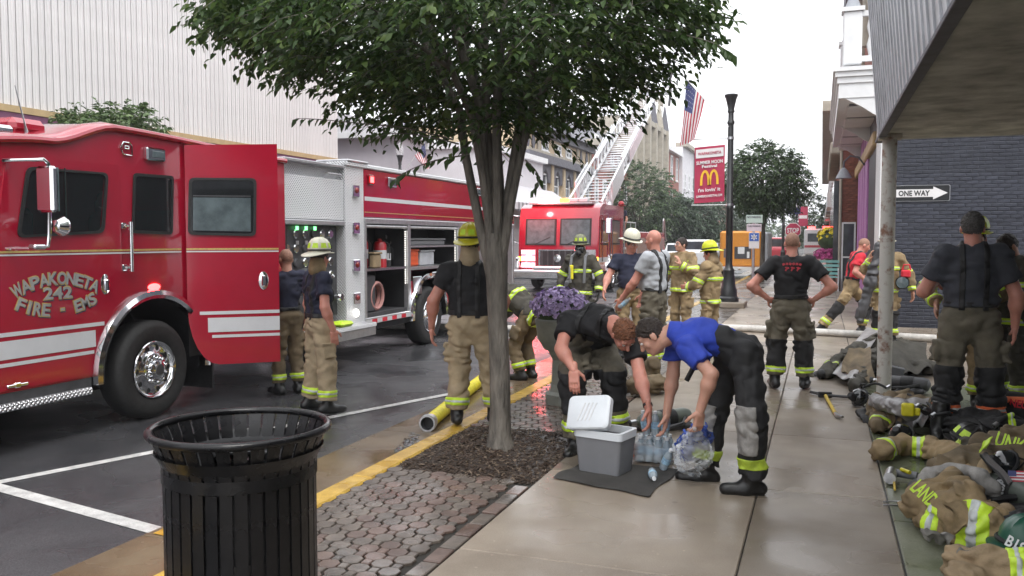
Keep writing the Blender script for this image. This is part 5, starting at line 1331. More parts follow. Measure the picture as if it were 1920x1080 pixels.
        tr += lw if not belt else lw+[cutp(P['pel']+unit(P['chest']-P['pel'])*.095*s, unit(P['chest']-P['pel']), P['pel']+unit(P['chest']-P['pel'])*.17*s, .225)]
        wr = (.020, 8) if res < .02 else (.016, 8)
        np_mesh('trousers', [implicit(tr, res, wr, seed)], pants, root)
        if belt:
            np_mesh('belt', [implicit(tr[:2], res*.7, wr, seed, band=(P['pel']+unit(P['chest']-P['pel'])*.085*s, P['chest']-P['pel'], .022, .012, .32))], belt, root)
        if cuff:
            for k in 'RL':
                a_ = P['kn'+k]-P['an'+k]; c = P['an'+k].lerp(P['kn'+k], .30); L_ = unit(a_)
                np_mesh('trouser_band', [implicit(lw, res*.75, wr, seed, band=(c, L_, .036*s, .006, .16))], cuff[0], root)
                if cuff[1]: np_mesh('silver_band', [implicit(lw, res*.75, wr, seed, band=(c, L_, .013*s, .009, .16))], cuff[1], root)
        if knee:
            for k in 'RL':
                ft = unit(P['ft'+k]); L_ = unit(P['kn'+k]-P['an'+k])
                c = P['kn'+k]-L_*.10*s; D_ = [q for q in lw]
                np_mesh('knee_patch', [implicit([q for q in D_]+([] if knee == 'black_turnout' else [cutp(c-ft*.02, -ft, c, .4)]), res*.75, wr, seed, band=(c, L_, .16*s, .005, .24))], knee, root)
    # --- boots
    if boots:
        for k in 'RL':
            a_ = P['an'+k]; d = unit(Vector((P['ft'+k].x, P['ft'+k].y, P['ft'+k].z))); up_ = unit(P['kn'+k]-a_); gzv = a_-Vector((0, 0, .095*s))
            sole = d.cross(Vector((d.y, -d.x, 0)).normalized()); sole = sole if sole.z > 0 else -sole
            b0 = a_-sole*.045*s
            bt = [cone(b0-d*.055*s, b0+d*.05*s, .052*s, .052*s, .03), cone(b0+d*.04*s-sole*.008, b0+d*.165*s-sole*.006*s, .050*s, .043*s, .03), cone(a_, a_+up_*.20*s, .060*s, .072*s, .03),
                  cutp(a_-sole*.098*s, -sole)]
            b_ = np_mesh('boot', [implicit(bt, min(res, .012), (.004, 14), seed)], boots, root)
    # --- top
    kind, tm = top[0], top[1]
    if kind in ('tee', 'polo'):
        T = [cone(P['chest'], P['pel']+sp*.05, .165*s*fat*slim, .158*s*fat*slim, .05, flat=(chestf, .72)), cone(P['shL'], P['shR'], .078*s, .078*s, .05), cone(P['neck']-sp*.03*s, P['chest'], .085*s, .155*s*slim, .05, flat=(chestf, .78))]
        if belly: T.append(ell(P['pel'].lerp(P['chest'], .45)+chestf*.05*s, A3((.15+belly, .11+belly, .15))*s, None, .06))
        for k in 'RL': T.append(cone(P['sh'+k], P['sh'+k].lerp(P['el'+k], tee_len), .078*s*fat, .080*s*fat, .035, None, 1))
        T.append(cutp(P['pel']+unit(P['chest']-P['pel'])*(.06 if belt else -.03)*s, -unit(P['chest']-P['pel']), P['pel'], .30))
        wr = (.015, 8.5); np_mesh('shirt', [implicit(T, res, wr, seed+3)], tm, root)
        np_mesh('collar', [implicit([cone(P['neck']-sp*.035*s, P['neck']+sp*(.005 if kind == 'tee' else .03)*s+(P['head']-P['neck'])*.05, .082*s, .070*s, .02, None, 1)], res*.8)], tm, root)
    else:
        hem = P['pel']-sp*.13*s
        T = [cone(P['chest'], hem, .195*s*slim, .205*s*slim, .05, flat=(chestf, .80), cut=1), cone(P['shL'], P['shR'], .098*s, .098*s, .06), cone(P['neck']-sp*.03*s, P['chest'], .10*s, .19*s*slim, .06, flat=(chestf, .8))]
        A_ = {}
        for k in 'RL':
            A_[k] = [cone(P['sh'+k], P['el'+k], .094*s, .084*s, .03), cone(P['el'+k], P['wr'+k].lerp(P['el'+k], .02), .084*s, .070*s, .03, None, 1)]
            T += A_[k]
        wr = (.021, 8); np_mesh('coat', [implicit(T, res, wr, seed+3)], tm, root)
        if collar: np_mesh('collar', [implicit([cone(P['neck']-sp*.05*s, P['neck']+sp*.045*s, .105*s, .098*s, .02, None, 1)], res*.8, (.006, 14), seed)], tm, root)
        bm = bands or ('lime', 'silver_tape')
        def bd(nm, prim, c, ax_, hw, R_):
            np_mesh(nm, [implicit(prim, res*.75, wr, seed+3, band=(c, ax_, hw, .006, R_))], bm[0], root)
            if bm[1]: np_mesh('silver_band', [implicit(prim, res*.75, wr, seed+3, band=(c, ax_, hw*.36, .009, R_))], bm[1], root)
        bd('hem_band', T[:1], P['pel']-sp*.085*s, sp, .034*s, .34); bd('chest_band', T[:3], P['chest']-sp*.045*s, sp, .034*s, .34)
        for k in 'RL':
            bd('cuff_band', A_[k], P['wr'+k].lerp(P['el'+k], .22), P['el'+k]-P['wr'+k], .034*s, .14)
            bd('sleeve_band', A_[k], P['sh'+k].lerp(P['el'+k], .80), P['el'+k]-P['sh'+k], .034*s, .16)
    if susp:
        for sg in (1, -1):
            side = unit(P['shR']-P['shL'])
            for cross in (0,):
                c = P['chest']+side*.085*sg*s
                np_mesh('suspender', [implicit(T[:3]+[cutp(P['pel']+sp*.05, -sp, P['pel'], .4)], res*.7, wr, seed+3, band=(c, side, .021*s, .011, .42))], susp, root)
        np_mesh('suspender_patch', [implicit(T[:3]+[cutp(P['chest']-chestf*.02, chestf)], res*.7, wr, seed+3, band=(P['chest']+sp*.04*s, sp, .03*s, .012, .13))], susp, root)
    if hat: helmet(root, P['head']+unit(hup)*.015*s, look, hup, hat, s*1.03, patches if hatpatch else None, shield, liner=liner)
    root['_'] = 0; del root['_']
    return root, P
D2 = math.radians
def pose(loc, d):
    loc = Vector(loc); return {k: (gy(*v)-loc if len(v) == 3 and v[2] > 3 else Vector(v)) for k, v in d.items()}
def facing(v): return math.atan2(-v[0], v[1])
# men round the engine
person('navy-shirted officer in a white helmet standing behind the open crew door', gz(600, 772, GY), D2(-38), 1.74, top=('tee', 'navy_cloth'), pants='tan_light', hat='helmet_white', susp='webbing', hair='hair_dark', seed=2, skin='skin_red', liner='tan_turnout', res=.012, shield='helmet_black', look=(-.5, .8, 0), fat=1.12, pants_r=1.16,
       J={'anR': (.17, .02, .10), 'anL': (-.17, -.06, .10), 'knR': (.15, .03, .49), 'knL': (-.14, .0, .49)})
person('bare-headed man in navy shirt at the pump panel behind the officer', gz(541, 738, GY), D2(60), 1.70, top=('tee', 'navy_cloth'), pants='brown_turnout', hair='stubble', seed=5, res=.015)
person('broad firefighter in black tee and yellow helmet standing by the tree trunk', (-2.96, 7.16, 0), D2(14), 1.74, top=('tee', 'black_cloth'), pants='tan_light', hat='helmet_yellow', susp='webbing', hair='hair_dark', seed=9, skin='skin_red', liner='tan_light', res=.012, fat=1.22, pants_r=1.15, slim=1.06,
       J={'anR': (.20, .10, .10), 'anL': (-.12, -.03, .10), 'knR': (.17, .08, .49), 'elL': (-.33, -.05, 1.12), 'wrL': (-.36, .02, .86), 'elR': (.30, .06, 1.12), 'wrR': (.22, .2, .95)}, look=(.1, 1, .02), patches='lime')
# bent firefighter behind the trunk
Lc = gy(984, 690, 10.4); Lc.z = GY
person('stooping firefighter in dark lime-striped gear half hidden behind the trunk', Lc, D2(75), 1.74, J={'pel': (0, -.12, .86), 'chest': (0, .16, 1.06), 'neck': (0, .34, 1.16), 'head': (0, .46, 1.20), 'shR': (.18, .30, 1.10), 'shL': (-.18, .30, 1.10), 'elR': (.22, .40, .86), 'elL': (-.22, .42, .86), 'wrR': (.14, .56, .70), 'wrL': (-.14, .58, .70), 'hipR': (.1, -.1, .84), 'hipL': (-.1, -.1, .84), 'knR': (.13, .08, .46), 'knL': (-.13, .08, .46)},
       top=('coat', 'dark_turnout'), pants='brown_turnout', hat='helmet_black', hair=None, look=(0, .8, -.6), hup=(0, .5, .85), res=.016, seed=4)
# the two men bending over the drinks
L5 = V(-1.68, 6.7, 0)
J5 = pose(L5, {'anR': (1080, 832, 6.52), 'anL': (1158, 812, 6.78), 'knR': (1074, 712, 6.50), 'knL': (1150, 706, 6.72), 'hipR': (1075, 655, 6.98), 'hipL': (1132, 652, 7.05), 'pel': (1103, 643, 7.02), 'chest': (1122, 602, 6.78), 'neck': (1150, 606, 6.52), 'head': (1170, 627, 6.38),
     'shR': (1066, 600, 6.62), 'shL': (1186, 634, 6.58), 'elR': (1052, 654, 6.42), 'wrR': (1076, 694, 6.34), 'elL': (1200, 705, 6.40), 'wrL': (1216, 766, 6.24)})
J5.update({'hdR': V(.1, -.25, -.9), 'hdL': V(.1, -.1, -1), 'ftR': V(-.1, -1, 0), 'ftL': V(.5, -.85, 0)})
r5, P5 = person('ginger-haired man in black tee bending over the open cooler, hand on knee', L5, 0, 1.84, J=J5, top=('tee', 'black_cloth'), pants='olive_turnout', hair='hair_ginger', skin='skin_red', look=(.42, -.35, -.84), hup=(.42, -.72, .50), res=.011, susp='webbing', knee='black_turnout', seed=12, palm={'R': (0, .3, -.3), 'L': (-.6, 0, 0), 'Rt': (1, 0, 0), 'Lt': (0, -1, 0)}, curl=(.35, .6), fat=1.08, pants_r=1.1, eyes=True, hairline=.01, belt=None)
wb = nb(); wb.lathe([(.034, -.012), (.036, -.01), (.036, .01), (.034, .012)], P5['wrL']+(P5['elL']-P5['wrL'])*.10, P5['elL']-P5['wrL'], n=14); wb.build('wristwatch', 'black_rubber', r5, local=True)
L6 = V(-.58, 5.9, 0)
J6 = pose(L6, {'anL': (1408, 903, 5.80), 'anR': (1322, 882, 6.04), 'knL': (1410, 775, 5.76), 'knR': (1340, 775, 6.08), 'hipL': (1398, 668, 5.88), 'hipR': (1372, 658, 6.10), 'pel': (1382, 652, 5.98), 'chest': (1318, 628, 5.96), 'neck': (1262, 622, 5.94), 'head': (1222, 630, 5.93),
     'shL': (1292, 652, 5.76), 'shR': (1268, 632, 6.13), 'elL': (1334, 702, 5.66), 'wrL': (1312, 772, 5.66), 'elR': (1262, 702, 6.12), 'wrR': (1250, 778, 6.08)})
J6.update({'hdL': V(-.1, -.02, -1), 'hdR': V(-.1, 0, -1), 'ftL': V(-1, -.25, 0), 'ftR': V(-1, -.1, 0)})
r6, P6 = person('young man in blue polo and black trousers stooping with a plastic bag', L6, 0, 1.80, J=J6, top=('polo', 'blue_cloth'), pants='black_turnout', hair='hair_dark', skin='skin', look=(-.72, -.12, -.68), hup=(-.62, -.02, .78), res=.011, knee='patch_grey', cuff=('lime_dirty', None), seed=21, palm={'R': (-.8, 0, 0), 'L': (-.6, .5, 0), 'Rt': (0, -1, 0), 'Lt': (-1, -1, 0)}, curl=(.6, .9), pocket=False, eyes=True, hairline=.012, slim=.95, pants_r=1.06, belt=None, tee_len=.62)
nb().tube([P6['hipL']+V(-.32, .1, .02), P6['hipL']+V(-.36, .1, -.12), P6['hipL']+V(-.40, .1, -.2)], .02, n=6).build('hanging_strap', 'webbing', r6, local=True)
# man with hands on hips, and the heavy man under the canopy
r12, P12 = person('man with hands on hips, black tee with red lettering on its back', gz(1480, 728), D2(4), 1.76, J={'elR': (.43, -.10, 1.15), 'wrR': (.235, -.02, 1.0), 'elL': (-.43, -.10, 1.15), 'wrL': (-.235, -.02, 1.0), 'hdR': (-.7, .5, -.3), 'hdL': (.7, .5, -.3), 'anR': (.16, .0, .1), 'anL': (-.16, -.03, .1), 'knR': (.145, .02, .49), 'knL': (-.145, .02, .49)},
      top=('tee', 'black_cloth'), pants='olive_turnout', hair='stubble', skin='skin_red', res=.012, knee='black_turnout', seed=31, palm={'R': (0, -.6, -.4), 'L': (0, -.6, -.4), 'Rt': (0, 1, 0), 'Lt': (0, 1, 0)}, fat=1.12, pants_r=1.12, look=(-.15, 1, 0), slim=1.04, cuff=('lime', 'silver_tape'))
n = nb()
for i, (a, b) in enumerate(((-.09, 1.395), (-.055, 1.40), (-.02, 1.40), (.015, 1.40), (.05, 1.40), (.085, 1.395))): n.box((a, -.148, b), (.013, .004, .012), Matrix.Rotation(.5*(i % 3-1), 3, 'Y'))
n.build('faded_print_line', 'pink_print', r12, local=True, smooth=0, kind='stuff')
n = nb()
for a, w in ((-.06, .030), (0, .028), (.06, .03)):
    n.box((a, -.156, 1.345), (w*.25, .004, .024), Matrix.Rotation(.35, 3, 'Y')); n.box((a+.012, -.156, 1.35), (w*.6, .004, .007), Matrix.Rotation(-.5, 3, 'Y')); n.box((a, -.156, 1.362), (w*.5, .004, .005))
n.build('red_print', 'pink_print', r12, local=True, smooth=0, kind='stuff')
person('tall grey-haired man in charcoal tee and orange-banded trousers with suspenders', (1.20, 8.2, 0), D2(2), 1.92, J={'elR': (.34, -.02, 1.20), 'wrR': (.35, .05, .93), 'elL': (-.36, .05, 1.22), 'wrL': (-.22, .30, 1.30), 'hdL': (.6, .5, .1), 'anR': (.19, .0, .1), 'anL': (-.17, .0, .1), 'knR': (.17, .02, .53), 'knL': (-.15, .02, .53), 'hipR': (.11, 0, .99), 'hipL': (-.11, 0, .99)},
      top=('tee', 'charcoal_cloth'), pants='olive_turnout', hair='hair_grey', skin='skin_red', res=.012, knee='black_turnout', seed=41, fat=1.18, pants_r=1.14, cuff=('orange_tape', 'silver_tape'), susp='webbing', slim=1.08, look=(.12, 1, 0), hairline=-.01, tee_len=.66)
L16 = gy(1806, 700, 9.5); L16.z = 0
person('firefighter in tan coat and lime helmet standing behind the grey-haired man', L16, D2(170), 1.80, J={'elR': (.36, .02, 1.16), 'wrR': (.24, .24, 1.05), 'elL': (-.34, .0, 1.16), 'wrL': (-.2, .24, 1.1), 'head': (-.08, .02, 1.68)}, top=('coat', 'tan_turnout'), pants='tan_turnout', hat='helmet_lime', hair='hair_dark', res=.016, seed=42, shield='helmet_black')
L17 = gy(1893, 700, 9.7); L17.z = 0
person('man with head bowed in dark coat and lime vest under the canopy', L17, D2(120), 1.76, J={'elL': (-.28, .12, 1.15), 'wrL': (-.12, .34, 1.18), 'elR': (.28, .12, 1.15), 'wrR': (.1, .34, 1.16), 'head': (0, .07, 1.60)}, top=('coat', 'dark_turnout'), pants='dark_turnout', hair='hair_dark', skin='skin_tan', look=(.1, .85, -.5), res=.014, seed=44, eyes=True)
# by the hose
L13 = V(.50, 16.2, 0)
person('man in red tee striding past the mauve shopfront', L13, D2(-78), 1.76, J={'pel': (0, 0, .90), 'chest': (0, .06, 1.23), 'neck': (0, .12, 1.42), 'head': (0, .2, 1.56), 'shR': (.19, .1, 1.36), 'shL': (-.19, .1, 1.36), 'elR': (.25, .0, 1.10), 'wrR': (.2, .2, .95), 'elL': (-.24, .02, 1.1), 'wrL': (-.2, .26, 1.0), 'hipR': (.095, 0, .86), 'hipL': (-.095, 0, .86), 'knL': (-.12, .30, .52), 'anL': (-.12, .22, .1), 'knR': (.11, -.22, .50), 'anR': (.11, -.52, .12)},
      top=('tee', 'red_cloth'), pants='tan_turnout', hair='stubble', skin='skin_red', res=.017, knee='black_turnout', seed=51, fat=1.1, look=(0, .9, -.35), susp='webbing')
r14, P14 = person('firefighter in tan coat and white helmet carrying a red lamp, behind the post', V(.98, 15.1, 0), D2(188), 1.72, J={'elR': (.33, .05, 1.18), 'wrR': (.28, .22, 1.34), 'hdR': (0, .2, 1), 'elL': (-.36, -.02, 1.10), 'wrL': (-.40, .05, .82)}, top=('coat', 'tan_turnout'), pants='tan_turnout', hat='helmet_white', hair='hair_dark', skin='skin_tan', res=.016, seed=52, shield='red_cloth', eyes=True, knee='black_turnout')
# in the street and round the planter
L7 = gy(1088, 640, 14.3); L7.z = GY
r7, P7 = person('firefighter in dark soot-stained gear with breathing mask walking up the street', L7, D2(178), 1.80, J={'elR': (.34, -.02, 1.16), 'wrR': (.34, .10, .90), 'elL': (-.34, -.02, 1.16), 'wrL': (-.34, .10, .90)}, top=('coat', 'dark_turnout'), pants='dark_turnout', hat='helmet_dull', hair=None, res=.016, seed=61, gloves='black_rubber', patches='lime_dirty', skin='skin_tan', liner='dark_turnout')
n = nb(); c = P7['head']; n.lathe([(.085, -.02), (.088, .03), (.07, .07), (.04, .10), (.001, .11)], c+V(0, .02, -.03), (0, 1, -.1), n=16); n.build('mask_visor', 'glass_dark', r7, local=True)
nb().lathe([(.05, 0), (.05, .06), (.03, .09), (.001, .09)], c+V(0, .09, -.085), (0, 1, -.3), n=12).build('mask_regulator', 'black_rubber', r7, local=True)
nb().box(c+V(.10, .17, -.42), (.03, .02, .12), b=.01).build('yellow_gauge', 'yellow_hose', r7, local=True)
for sg in (-1, 1): nb().tube([c+V(.1*sg, -.1, -.10), c+V(.12*sg, .10, -.16), c+V(.13*sg, .18, -.38), c+V(.12*sg, .17, -.6)], .025, n=6).build('pack_strap', 'grey_plastic', r7, local=True)
L9 = gy(1226, 640, 10.7); L9.z = 0
r9, P9 = person('bald heavy man in light grey tee and suspenders facing the officer in the cap', L9, D2(72), 1.80, J={'elL': (-.26, .14, 1.14), 'wrL': (-.24, .33, .92), 'elR': (.25, .1, 1.14), 'wrR': (.22, .3, .95), 'hdL': (0, .35, -.9), 'anR': (.15, .08, .1)}, top=('tee', 'grey_cloth'), pants='olive_turnout', hair=None, skin='skin_red', res=.013, seed=71, fat=1.18, belly=.05, susp='webbing', look=(.08, 1, -.08), slim=1.05, eyes=True, pants_r=1.15)
L8 = gy(1182, 640, 11.9); L8.z = 0
r8, P8 = person('officer in navy shirt and white helmet listening to the bald man', L8, D2(205), 1.74, J={'elR': (.34, .06, 1.14), 'wrR': (.42, .22, .98), 'hdR': (.2, .4, -.8)}, top=('tee', 'navy_cloth'), pants='tan_turnout', hat='helmet_white', hair='hair_grey', skin='skin_red', res=.015, seed=73, fat=1.15, belly=.03, look=(-.4, .9, -.25), eyes=True, patches=None)
L10 = gy(1277, 620, 15.4); L10.z = GY
r10, P10 = person('dark-haired firefighter with glasses in tan lime-striped coat', L10, D2(150), 1.84, J={'elL': (-.34, .06, 1.22), 'wrL': (-.14, .22, 1.36), 'hdL': (.3, .2, 1), 'elR': (.33, -.02, 1.16), 'wrR': (.30, .18, 1.0)}, top=('coat', 'tan_turnout'), pants='tan_turnout', hair='hair_dark', res=.016, seed=81, look=(.35, .9, .1), eyes=True, skin='skin')
R_, rr_, ff_, uu_ = basis((.35, .9, .1), (0, 0, 1))
gl = nb()
for sg in (-1, 1): gl.tube([P10['head']+rr_*(.034*sg+.026*math.cos(t))+ff_*.100+uu_*(.004+.020*math.sin(t)) for t in [i*math.pi/5 for i in range(10)]], .003, n=5, close=True)
gl.build('glasses', 'black_rubber', r10, local=True)
L11 = gy(1331, 640, 12.7); L11.z = 0
r11, P11 = person('short firefighter in tan coat and bright yellow helmet beside the lamp post', L11, D2(70), 1.58, J={'elL': (-.25, .08, 1.02), 'wrL': (-.18, .28, .98), 'elR': (.26, .10, 1.02), 'wrR': (.18, .30, 1.0), 'hdL': (.2, 1, -.1), 'hdR': (-.2, 1, -.1)}, top=('coat', 'tan_turnout'), pants='tan_turnout', hat='helmet_lime', hair='hair_dark', res=.014, seed=83, look=(-.05, 1, -.15), skin='skin_red', liner='leather_tan', patches=None, eyes=True)
L18 = V(-7.3, FY+4.5, 1.33)
person('operator in navy shirt and red helmet on the ladder truck deck', L18, D2(150), 1.70, top=('tee', 'navy_cloth'), pants='brown_turnout', hat='ext_red', hair=None, res=.024, seed=91, patches=None)
# ================================================================ street furniture
# --- litter bin of vertical steel slats
TC = V(-2.235, 2.93, 0)
tb = thing('litter_bin', 'black slatted steel litter bin with flared rim on the brick paving', 'litter bin', TC)
RB, RT, ZR = .298, .352, .905
sl = nb(); 
prof = [(RB, .05), (RB, .72), (RB+.006, .78), (RB+.028, .85), (RT-.006, ZR-.01)]
w_, t_ = .0225, .004; vs = []
for r_, z_ in prof: vs += [V(r_-t_, -w_*(r_/RB), z_), V(r_-t_, w_*(r_/RB), z_), V(r_+t_, w_*(r_/RB), z_), V(r_+t_, -w_*(r_/RB), z_)]
fs = []
for i in range(len(prof)-1):
    for k in range(4): fs.append((i*4+k, i*4+(k+1) % 4, (i+1)*4+(k+1) % 4, (i+1)*4+k))
sl.add(vs, [f[::-1] for f in fs]); sme = sl.mesh('slat', smooth=20); sme.materials.append(MATS['black_powder'])
for i in range(34):
    o = bpy.data.objects.new('slat', sme); COL.objects.link(o); o.parent = tb; o.rotation_euler = (0, 0, 2*math.pi*i/34)
ring = lambda r, z, k=48: [TC+V(r*math.cos(2*math.pi*i/k), r*math.sin(2*math.pi*i/k), z) for i in range(k)]
nb().tube(ring(RT, ZR), .0165, n=10, close=True).build('rim', 'black_powder', tb)
for z_, nm in ((.735, 'upper_hoop'), (.40, 'middle_hoop'), (.07, 'lower_hoop')): nb().lathe([(RB-.006, -.028), (RB-.012, -.028), (RB-.012, .028), (RB-.006, .028)], TC+V(0, 0, z_), n=48, closed=True).build(nm, 'black_powder', tb)
nb().lathe([(RB+.006, -.024), (RB+.0095, -.024), (RB+.0095, .024), (RB+.006, .024)], TC+V(0, 0, .735), n=48, closed=True).build('outer_hoop', 'black_powder', tb)
nb().lathe([(.23, .02), (.262, .03), (.27, .70), (.262, .70), (.25, .05)], TC, n=36).build('liner', 'black_rubber', tb)
nb().lathe([(.335, .83), (.30, .79), (.24, .775), (.165, .77), (.155, .765), (.155, .755), (.30, .765), (.325, .81)], TC, n=40, closed=True).build('funnel_lid', 'black_powder', tb)
nb().lathe([(.16, .69), (.001, .69)], TC, n=30).build('bin_bag', 'black_rubber', tb)
for i in range(3): nb().cone(TC+V(.2*math.cos(2.1*i), .2*math.sin(2.1*i), 0), TC+V(.2*math.cos(2.1*i), .2*math.sin(2.1*i), .05), .02, n=10).build('foot', 'black_rubber', tb)
# --- street lamp with banner and flag
M('lamp_post', (.018, .02, .022), .4, var=.2, scale=10, coat=.2); M('globe', (.85, .86, .87), .15, var=.03, alpha=.28)
M('banner_red', (.44, .03, .085), .6, var=.08); M('banner_white', (.78, .77, .78), .6, var=.03); M('banner_yellow', (.85, .50, .03), .6, var=.05); M('flag_blue', (.05, .06, .17), .7, var=.1); M('flag_red', (.42, .035, .06), .7, var=.1); M('flag_white', (.70, .69, .70), .7, var=.05)
def lamp_post(label, x, y, top=5.15, grp=None, small=False):
    t = thing('street_lamp', label, 'street lamp', (x, y, 0), group=grp)
    nb().bb(x-.42, x+.42, y-.42, y+.42, -.01, .13, b=.02).build('pad', 'slab_concrete', t, smooth=0)
    nb().lathe([(.25, .13), (.25, .22), (.21, .26), (.20, .42), (.17, .50), (.13, .85), (.145, .9), (.10, .96), (.085, 1.05)], (x, y, 0), n=16).build('base', 'lamp_post', t)
    nb().lathe([(.085, 1.05), (.08, 2.4), (.095, 2.42), (.095, 2.47), (.078, 2.49), (.07, top-.7), (.09, top-.68), (.09, top-.63), (.068, top-.6), (.065, top-.42)], (x, y, 0), n=16).build('shaft', 'lamp_post', t)
    nb().lathe([(.065, top-.42), (.09, top-.40), (.075, top-.33), (.13, top-.08), (.16, top-.02), (.16, top+.02), (.05, top+.03)], (x, y, 0), n=16).build('capital', 'lamp_post', t)
    nb().lathe([(.06, top+.02), (.15, top+.08), (.20, top+.22), (.17, top+.40), (.08, top+.55), (.001, top+.62)], (x, y, 0), n=16).build('globe', 'globe', t)
    return t
LX0, LY0 = -2.14, 21.8
lp = lamp_post('black street lamp with clear globe carrying the red festival banner', LX0, LY0)
for zz in (4.12, 2.50):
    nb().tube([V(LX0-.06, LY0-.04, zz), V(-3.06, LY0-.04, zz)], .012).build('banner_arm', 'steel', lp); nb().lathe([(.085, -.03), (.085, .03)], V(LX0, LY0, zz), n=14).build('clamp', 'steel', lp)
bn = thing('festival_banner', 'red festival banner with white lettering and golden arches on the lamp', 'banner', (-2.63, LY0-.04, 2.53))
A, B = gy(1303, 275, LY0-.04), gy(1358, 379, LY0-.04); bx0_, bx1_, bz0, bz1 = A.x, B.x, B.z, A.z
ng = 12; vs = []
for j in range(ng+1):
    for i in range(7): u, v = i/6, j/ng; vs.append(V(bx0_+(bx1_-bx0_)*u, LY0-.05+.012*math.sin(v*5+u*2), bz0+(bz1-bz0)*v+.05*(u-.5)))
for dy in (0,):
    n = nb(); n.add(vs+[p+V(0, .004, 0) for p in vs], [(j*7+i, j*7+i+1, (j+1)*7+i+1, (j+1)*7+i) for j in range(ng) for i in range(6)]+[(m_+84+7, m_+84+14, m_+85+14, m_+85+7) for m_ in [j*7+i for j in range(ng) for i in range(6)]]); n.build('cloth', 'banner_red', bn)
bw_, bh_ = bx1_-bx0_, bz1-bz0; bc = lambda u, v: V(bx0_+bw_*u, LY0-.075, bz0+bh_*v+.05*(u-.5))
xd_ = V(bw_, 0, .05)
nb().prism([bc(.04, .80), bc(.96, .80), bc(.96, .955), bc(.04, .955)], (0, .003, 0)).build('white_panel', 'banner_white', bn, smooth=0)
for txt, v, hgt, wd, m_, dz in (('WAPAKONETA', .875, .07, .78, 'banner_red', .006), ('SUMMER MOON', .715, .085, .88, 'banner_white', 0), ('Festival', .645, .075, .50, 'banner_white', 0), ("i'm lovin' it", .225, .09, .74, 'banner_white', 0), ('SUMMERMOONFESTIVAL.COM', .115, .06, .86, 'banner_white', 0)):
    n = nb(); text(n, txt, bc(.5, v)-V(0, dz, 0), xd_, V(0, 0, 1), hgt, wd*bw_, .003); n.build('lettering', m_, bn, smooth=0, kind='stuff')
n = nb()                                                            # twin arches
for s_ in (-1, 1):
    o_, i_ = [], []
    for k in range(13):
        t = math.pi*k/12; cx = .5+s_*.145
        o_.append(bc(cx+.165*math.cos(t), .31+.27*math.sin(t)**.75)); i_.append(bc(cx+.085*math.cos(t), .31+.225*math.sin(t)**.75 if 0 < k < 12 else .31))
    m_ = 13; n.add(o_+i_, [(k, k+1, m_+k+1, m_+k) for k in range(12)])
n.build('arches', 'banner_yellow', bn, smooth=0)
def flag(label, A, B, C, D, staff, par_y):
    """A hoist end at the canton, B other hoist end, C and D the free ends below B and A"""
    t = thing('national_flag', label, 'flag', staff)
    nx, ny = 24, 13; P = lambda u, v: (A*(1-u)+B*u)*(1-v)+(D*(1-u)+C*u)*v
    nrm = (B-A).cross(D-A).normalized(); vs = []
    L = (B-A).length
    for j in range(nx+1):
        for i in range(ny+1):
            u, v = i/ny, j/nx; vs.append(P(u, v)+nrm*(L*.10*math.sin(u*7+v*4)*(.25+v)))
    st = [[], []]; fr, fw_, fb = [], [], []
    n = nb()
    for j in range(nx):
        for i in range(ny):
            q = (j*(ny+1)+i, j*(ny+1)+i+1, (j+1)*(ny+1)+i+1, (j+1)*(ny+1)+i); n.cur = 2 if (i < 7 and j < nx*.42) else (i % 2); n.add([vs[k] for k in q], [(0, 1, 2, 3)])
    n.build('cloth', ['flag_red', 'flag_white', 'flag_blue'], t, smooth=0)
    n = nb()
    for a in range(5):
        for b in range(5):
            u, v = (a+.6)/5.3*7/13, (b+.6)/5.3*.42; p = P(u, v)+nrm*(L*.10*math.sin(u*7+v*4)*(.25+v))-nrm*.012*(1 if nrm.y > 0 else -1); r_ = L*.022; x_, y_ = (B-A).normalized(), (D-A).normalized()
            n.add([p+x_*(r_*(1 if k % 2 == 0 else .45)*math.cos(k*math.pi/5))+y_*(r_*(1 if k % 2 == 0 else .45)*math.sin(k*math.pi/5)) for k in range(10)], [tuple(range(10))])
    n.build('stars', 'flag_white', t, smooth=0, kind='stuff')
    d = (A-staff); nb().tube([staff, A+d.normalized()*.12], .014, n=6).build('staff', 'white_wood', t)
    return t
fy = LY0-.1
flag('large striped flag hanging from the lamp that carries the festival banner', gy(1287, 148, fy), gy(1321, 186, fy), gy(1303, 262, fy-.15), gy(1276, 274, fy+.1), gy(1366, 238, fy), 0)
fy2 = 36.
lp2 = lamp_post('black street lamp with clear globe across the street behind the engine', gy(750, 320, fy2).x, fy2, top=gy(750, 292, fy2).z)
flag('small striped flag on a lamp seen above the engine body', gy(796, 268, fy2), gy(778, 291, fy2), gy(797, 318, fy2), gy(805, 316, fy2), gy(757, 322, fy2), 0)
for i, (lx, ly, lb) in enumerate(((-2.15, 53.5, 'slim black street lamp with a dark banner beyond the generator'), (-2.2, 84, 'far black street lamp carrying red banners near the end of the street'))):
    q = lamp_post(lb, lx, ly, top=5.4)
    bq = thing('street_banner', ('dark banner hanging from the slim lamp beyond the generator', 'far red banner beside the end of the street')[i], 'banner', (lx+.6, ly, 3.5))
    nb().bb(lx+.15, lx+.95, ly-.03, ly, 3.1 if i == 0 else 2.8, 4.0 if i == 0 else 4.6).build('cloth', 'flag_blue' if i == 0 else 'banner_red', bq, smooth=0); nb().bb(lx+.2, lx+.9, ly-.04, ly-.032, 3.5, 3.8).build('panel', 'banner_white', bq, smooth=0)
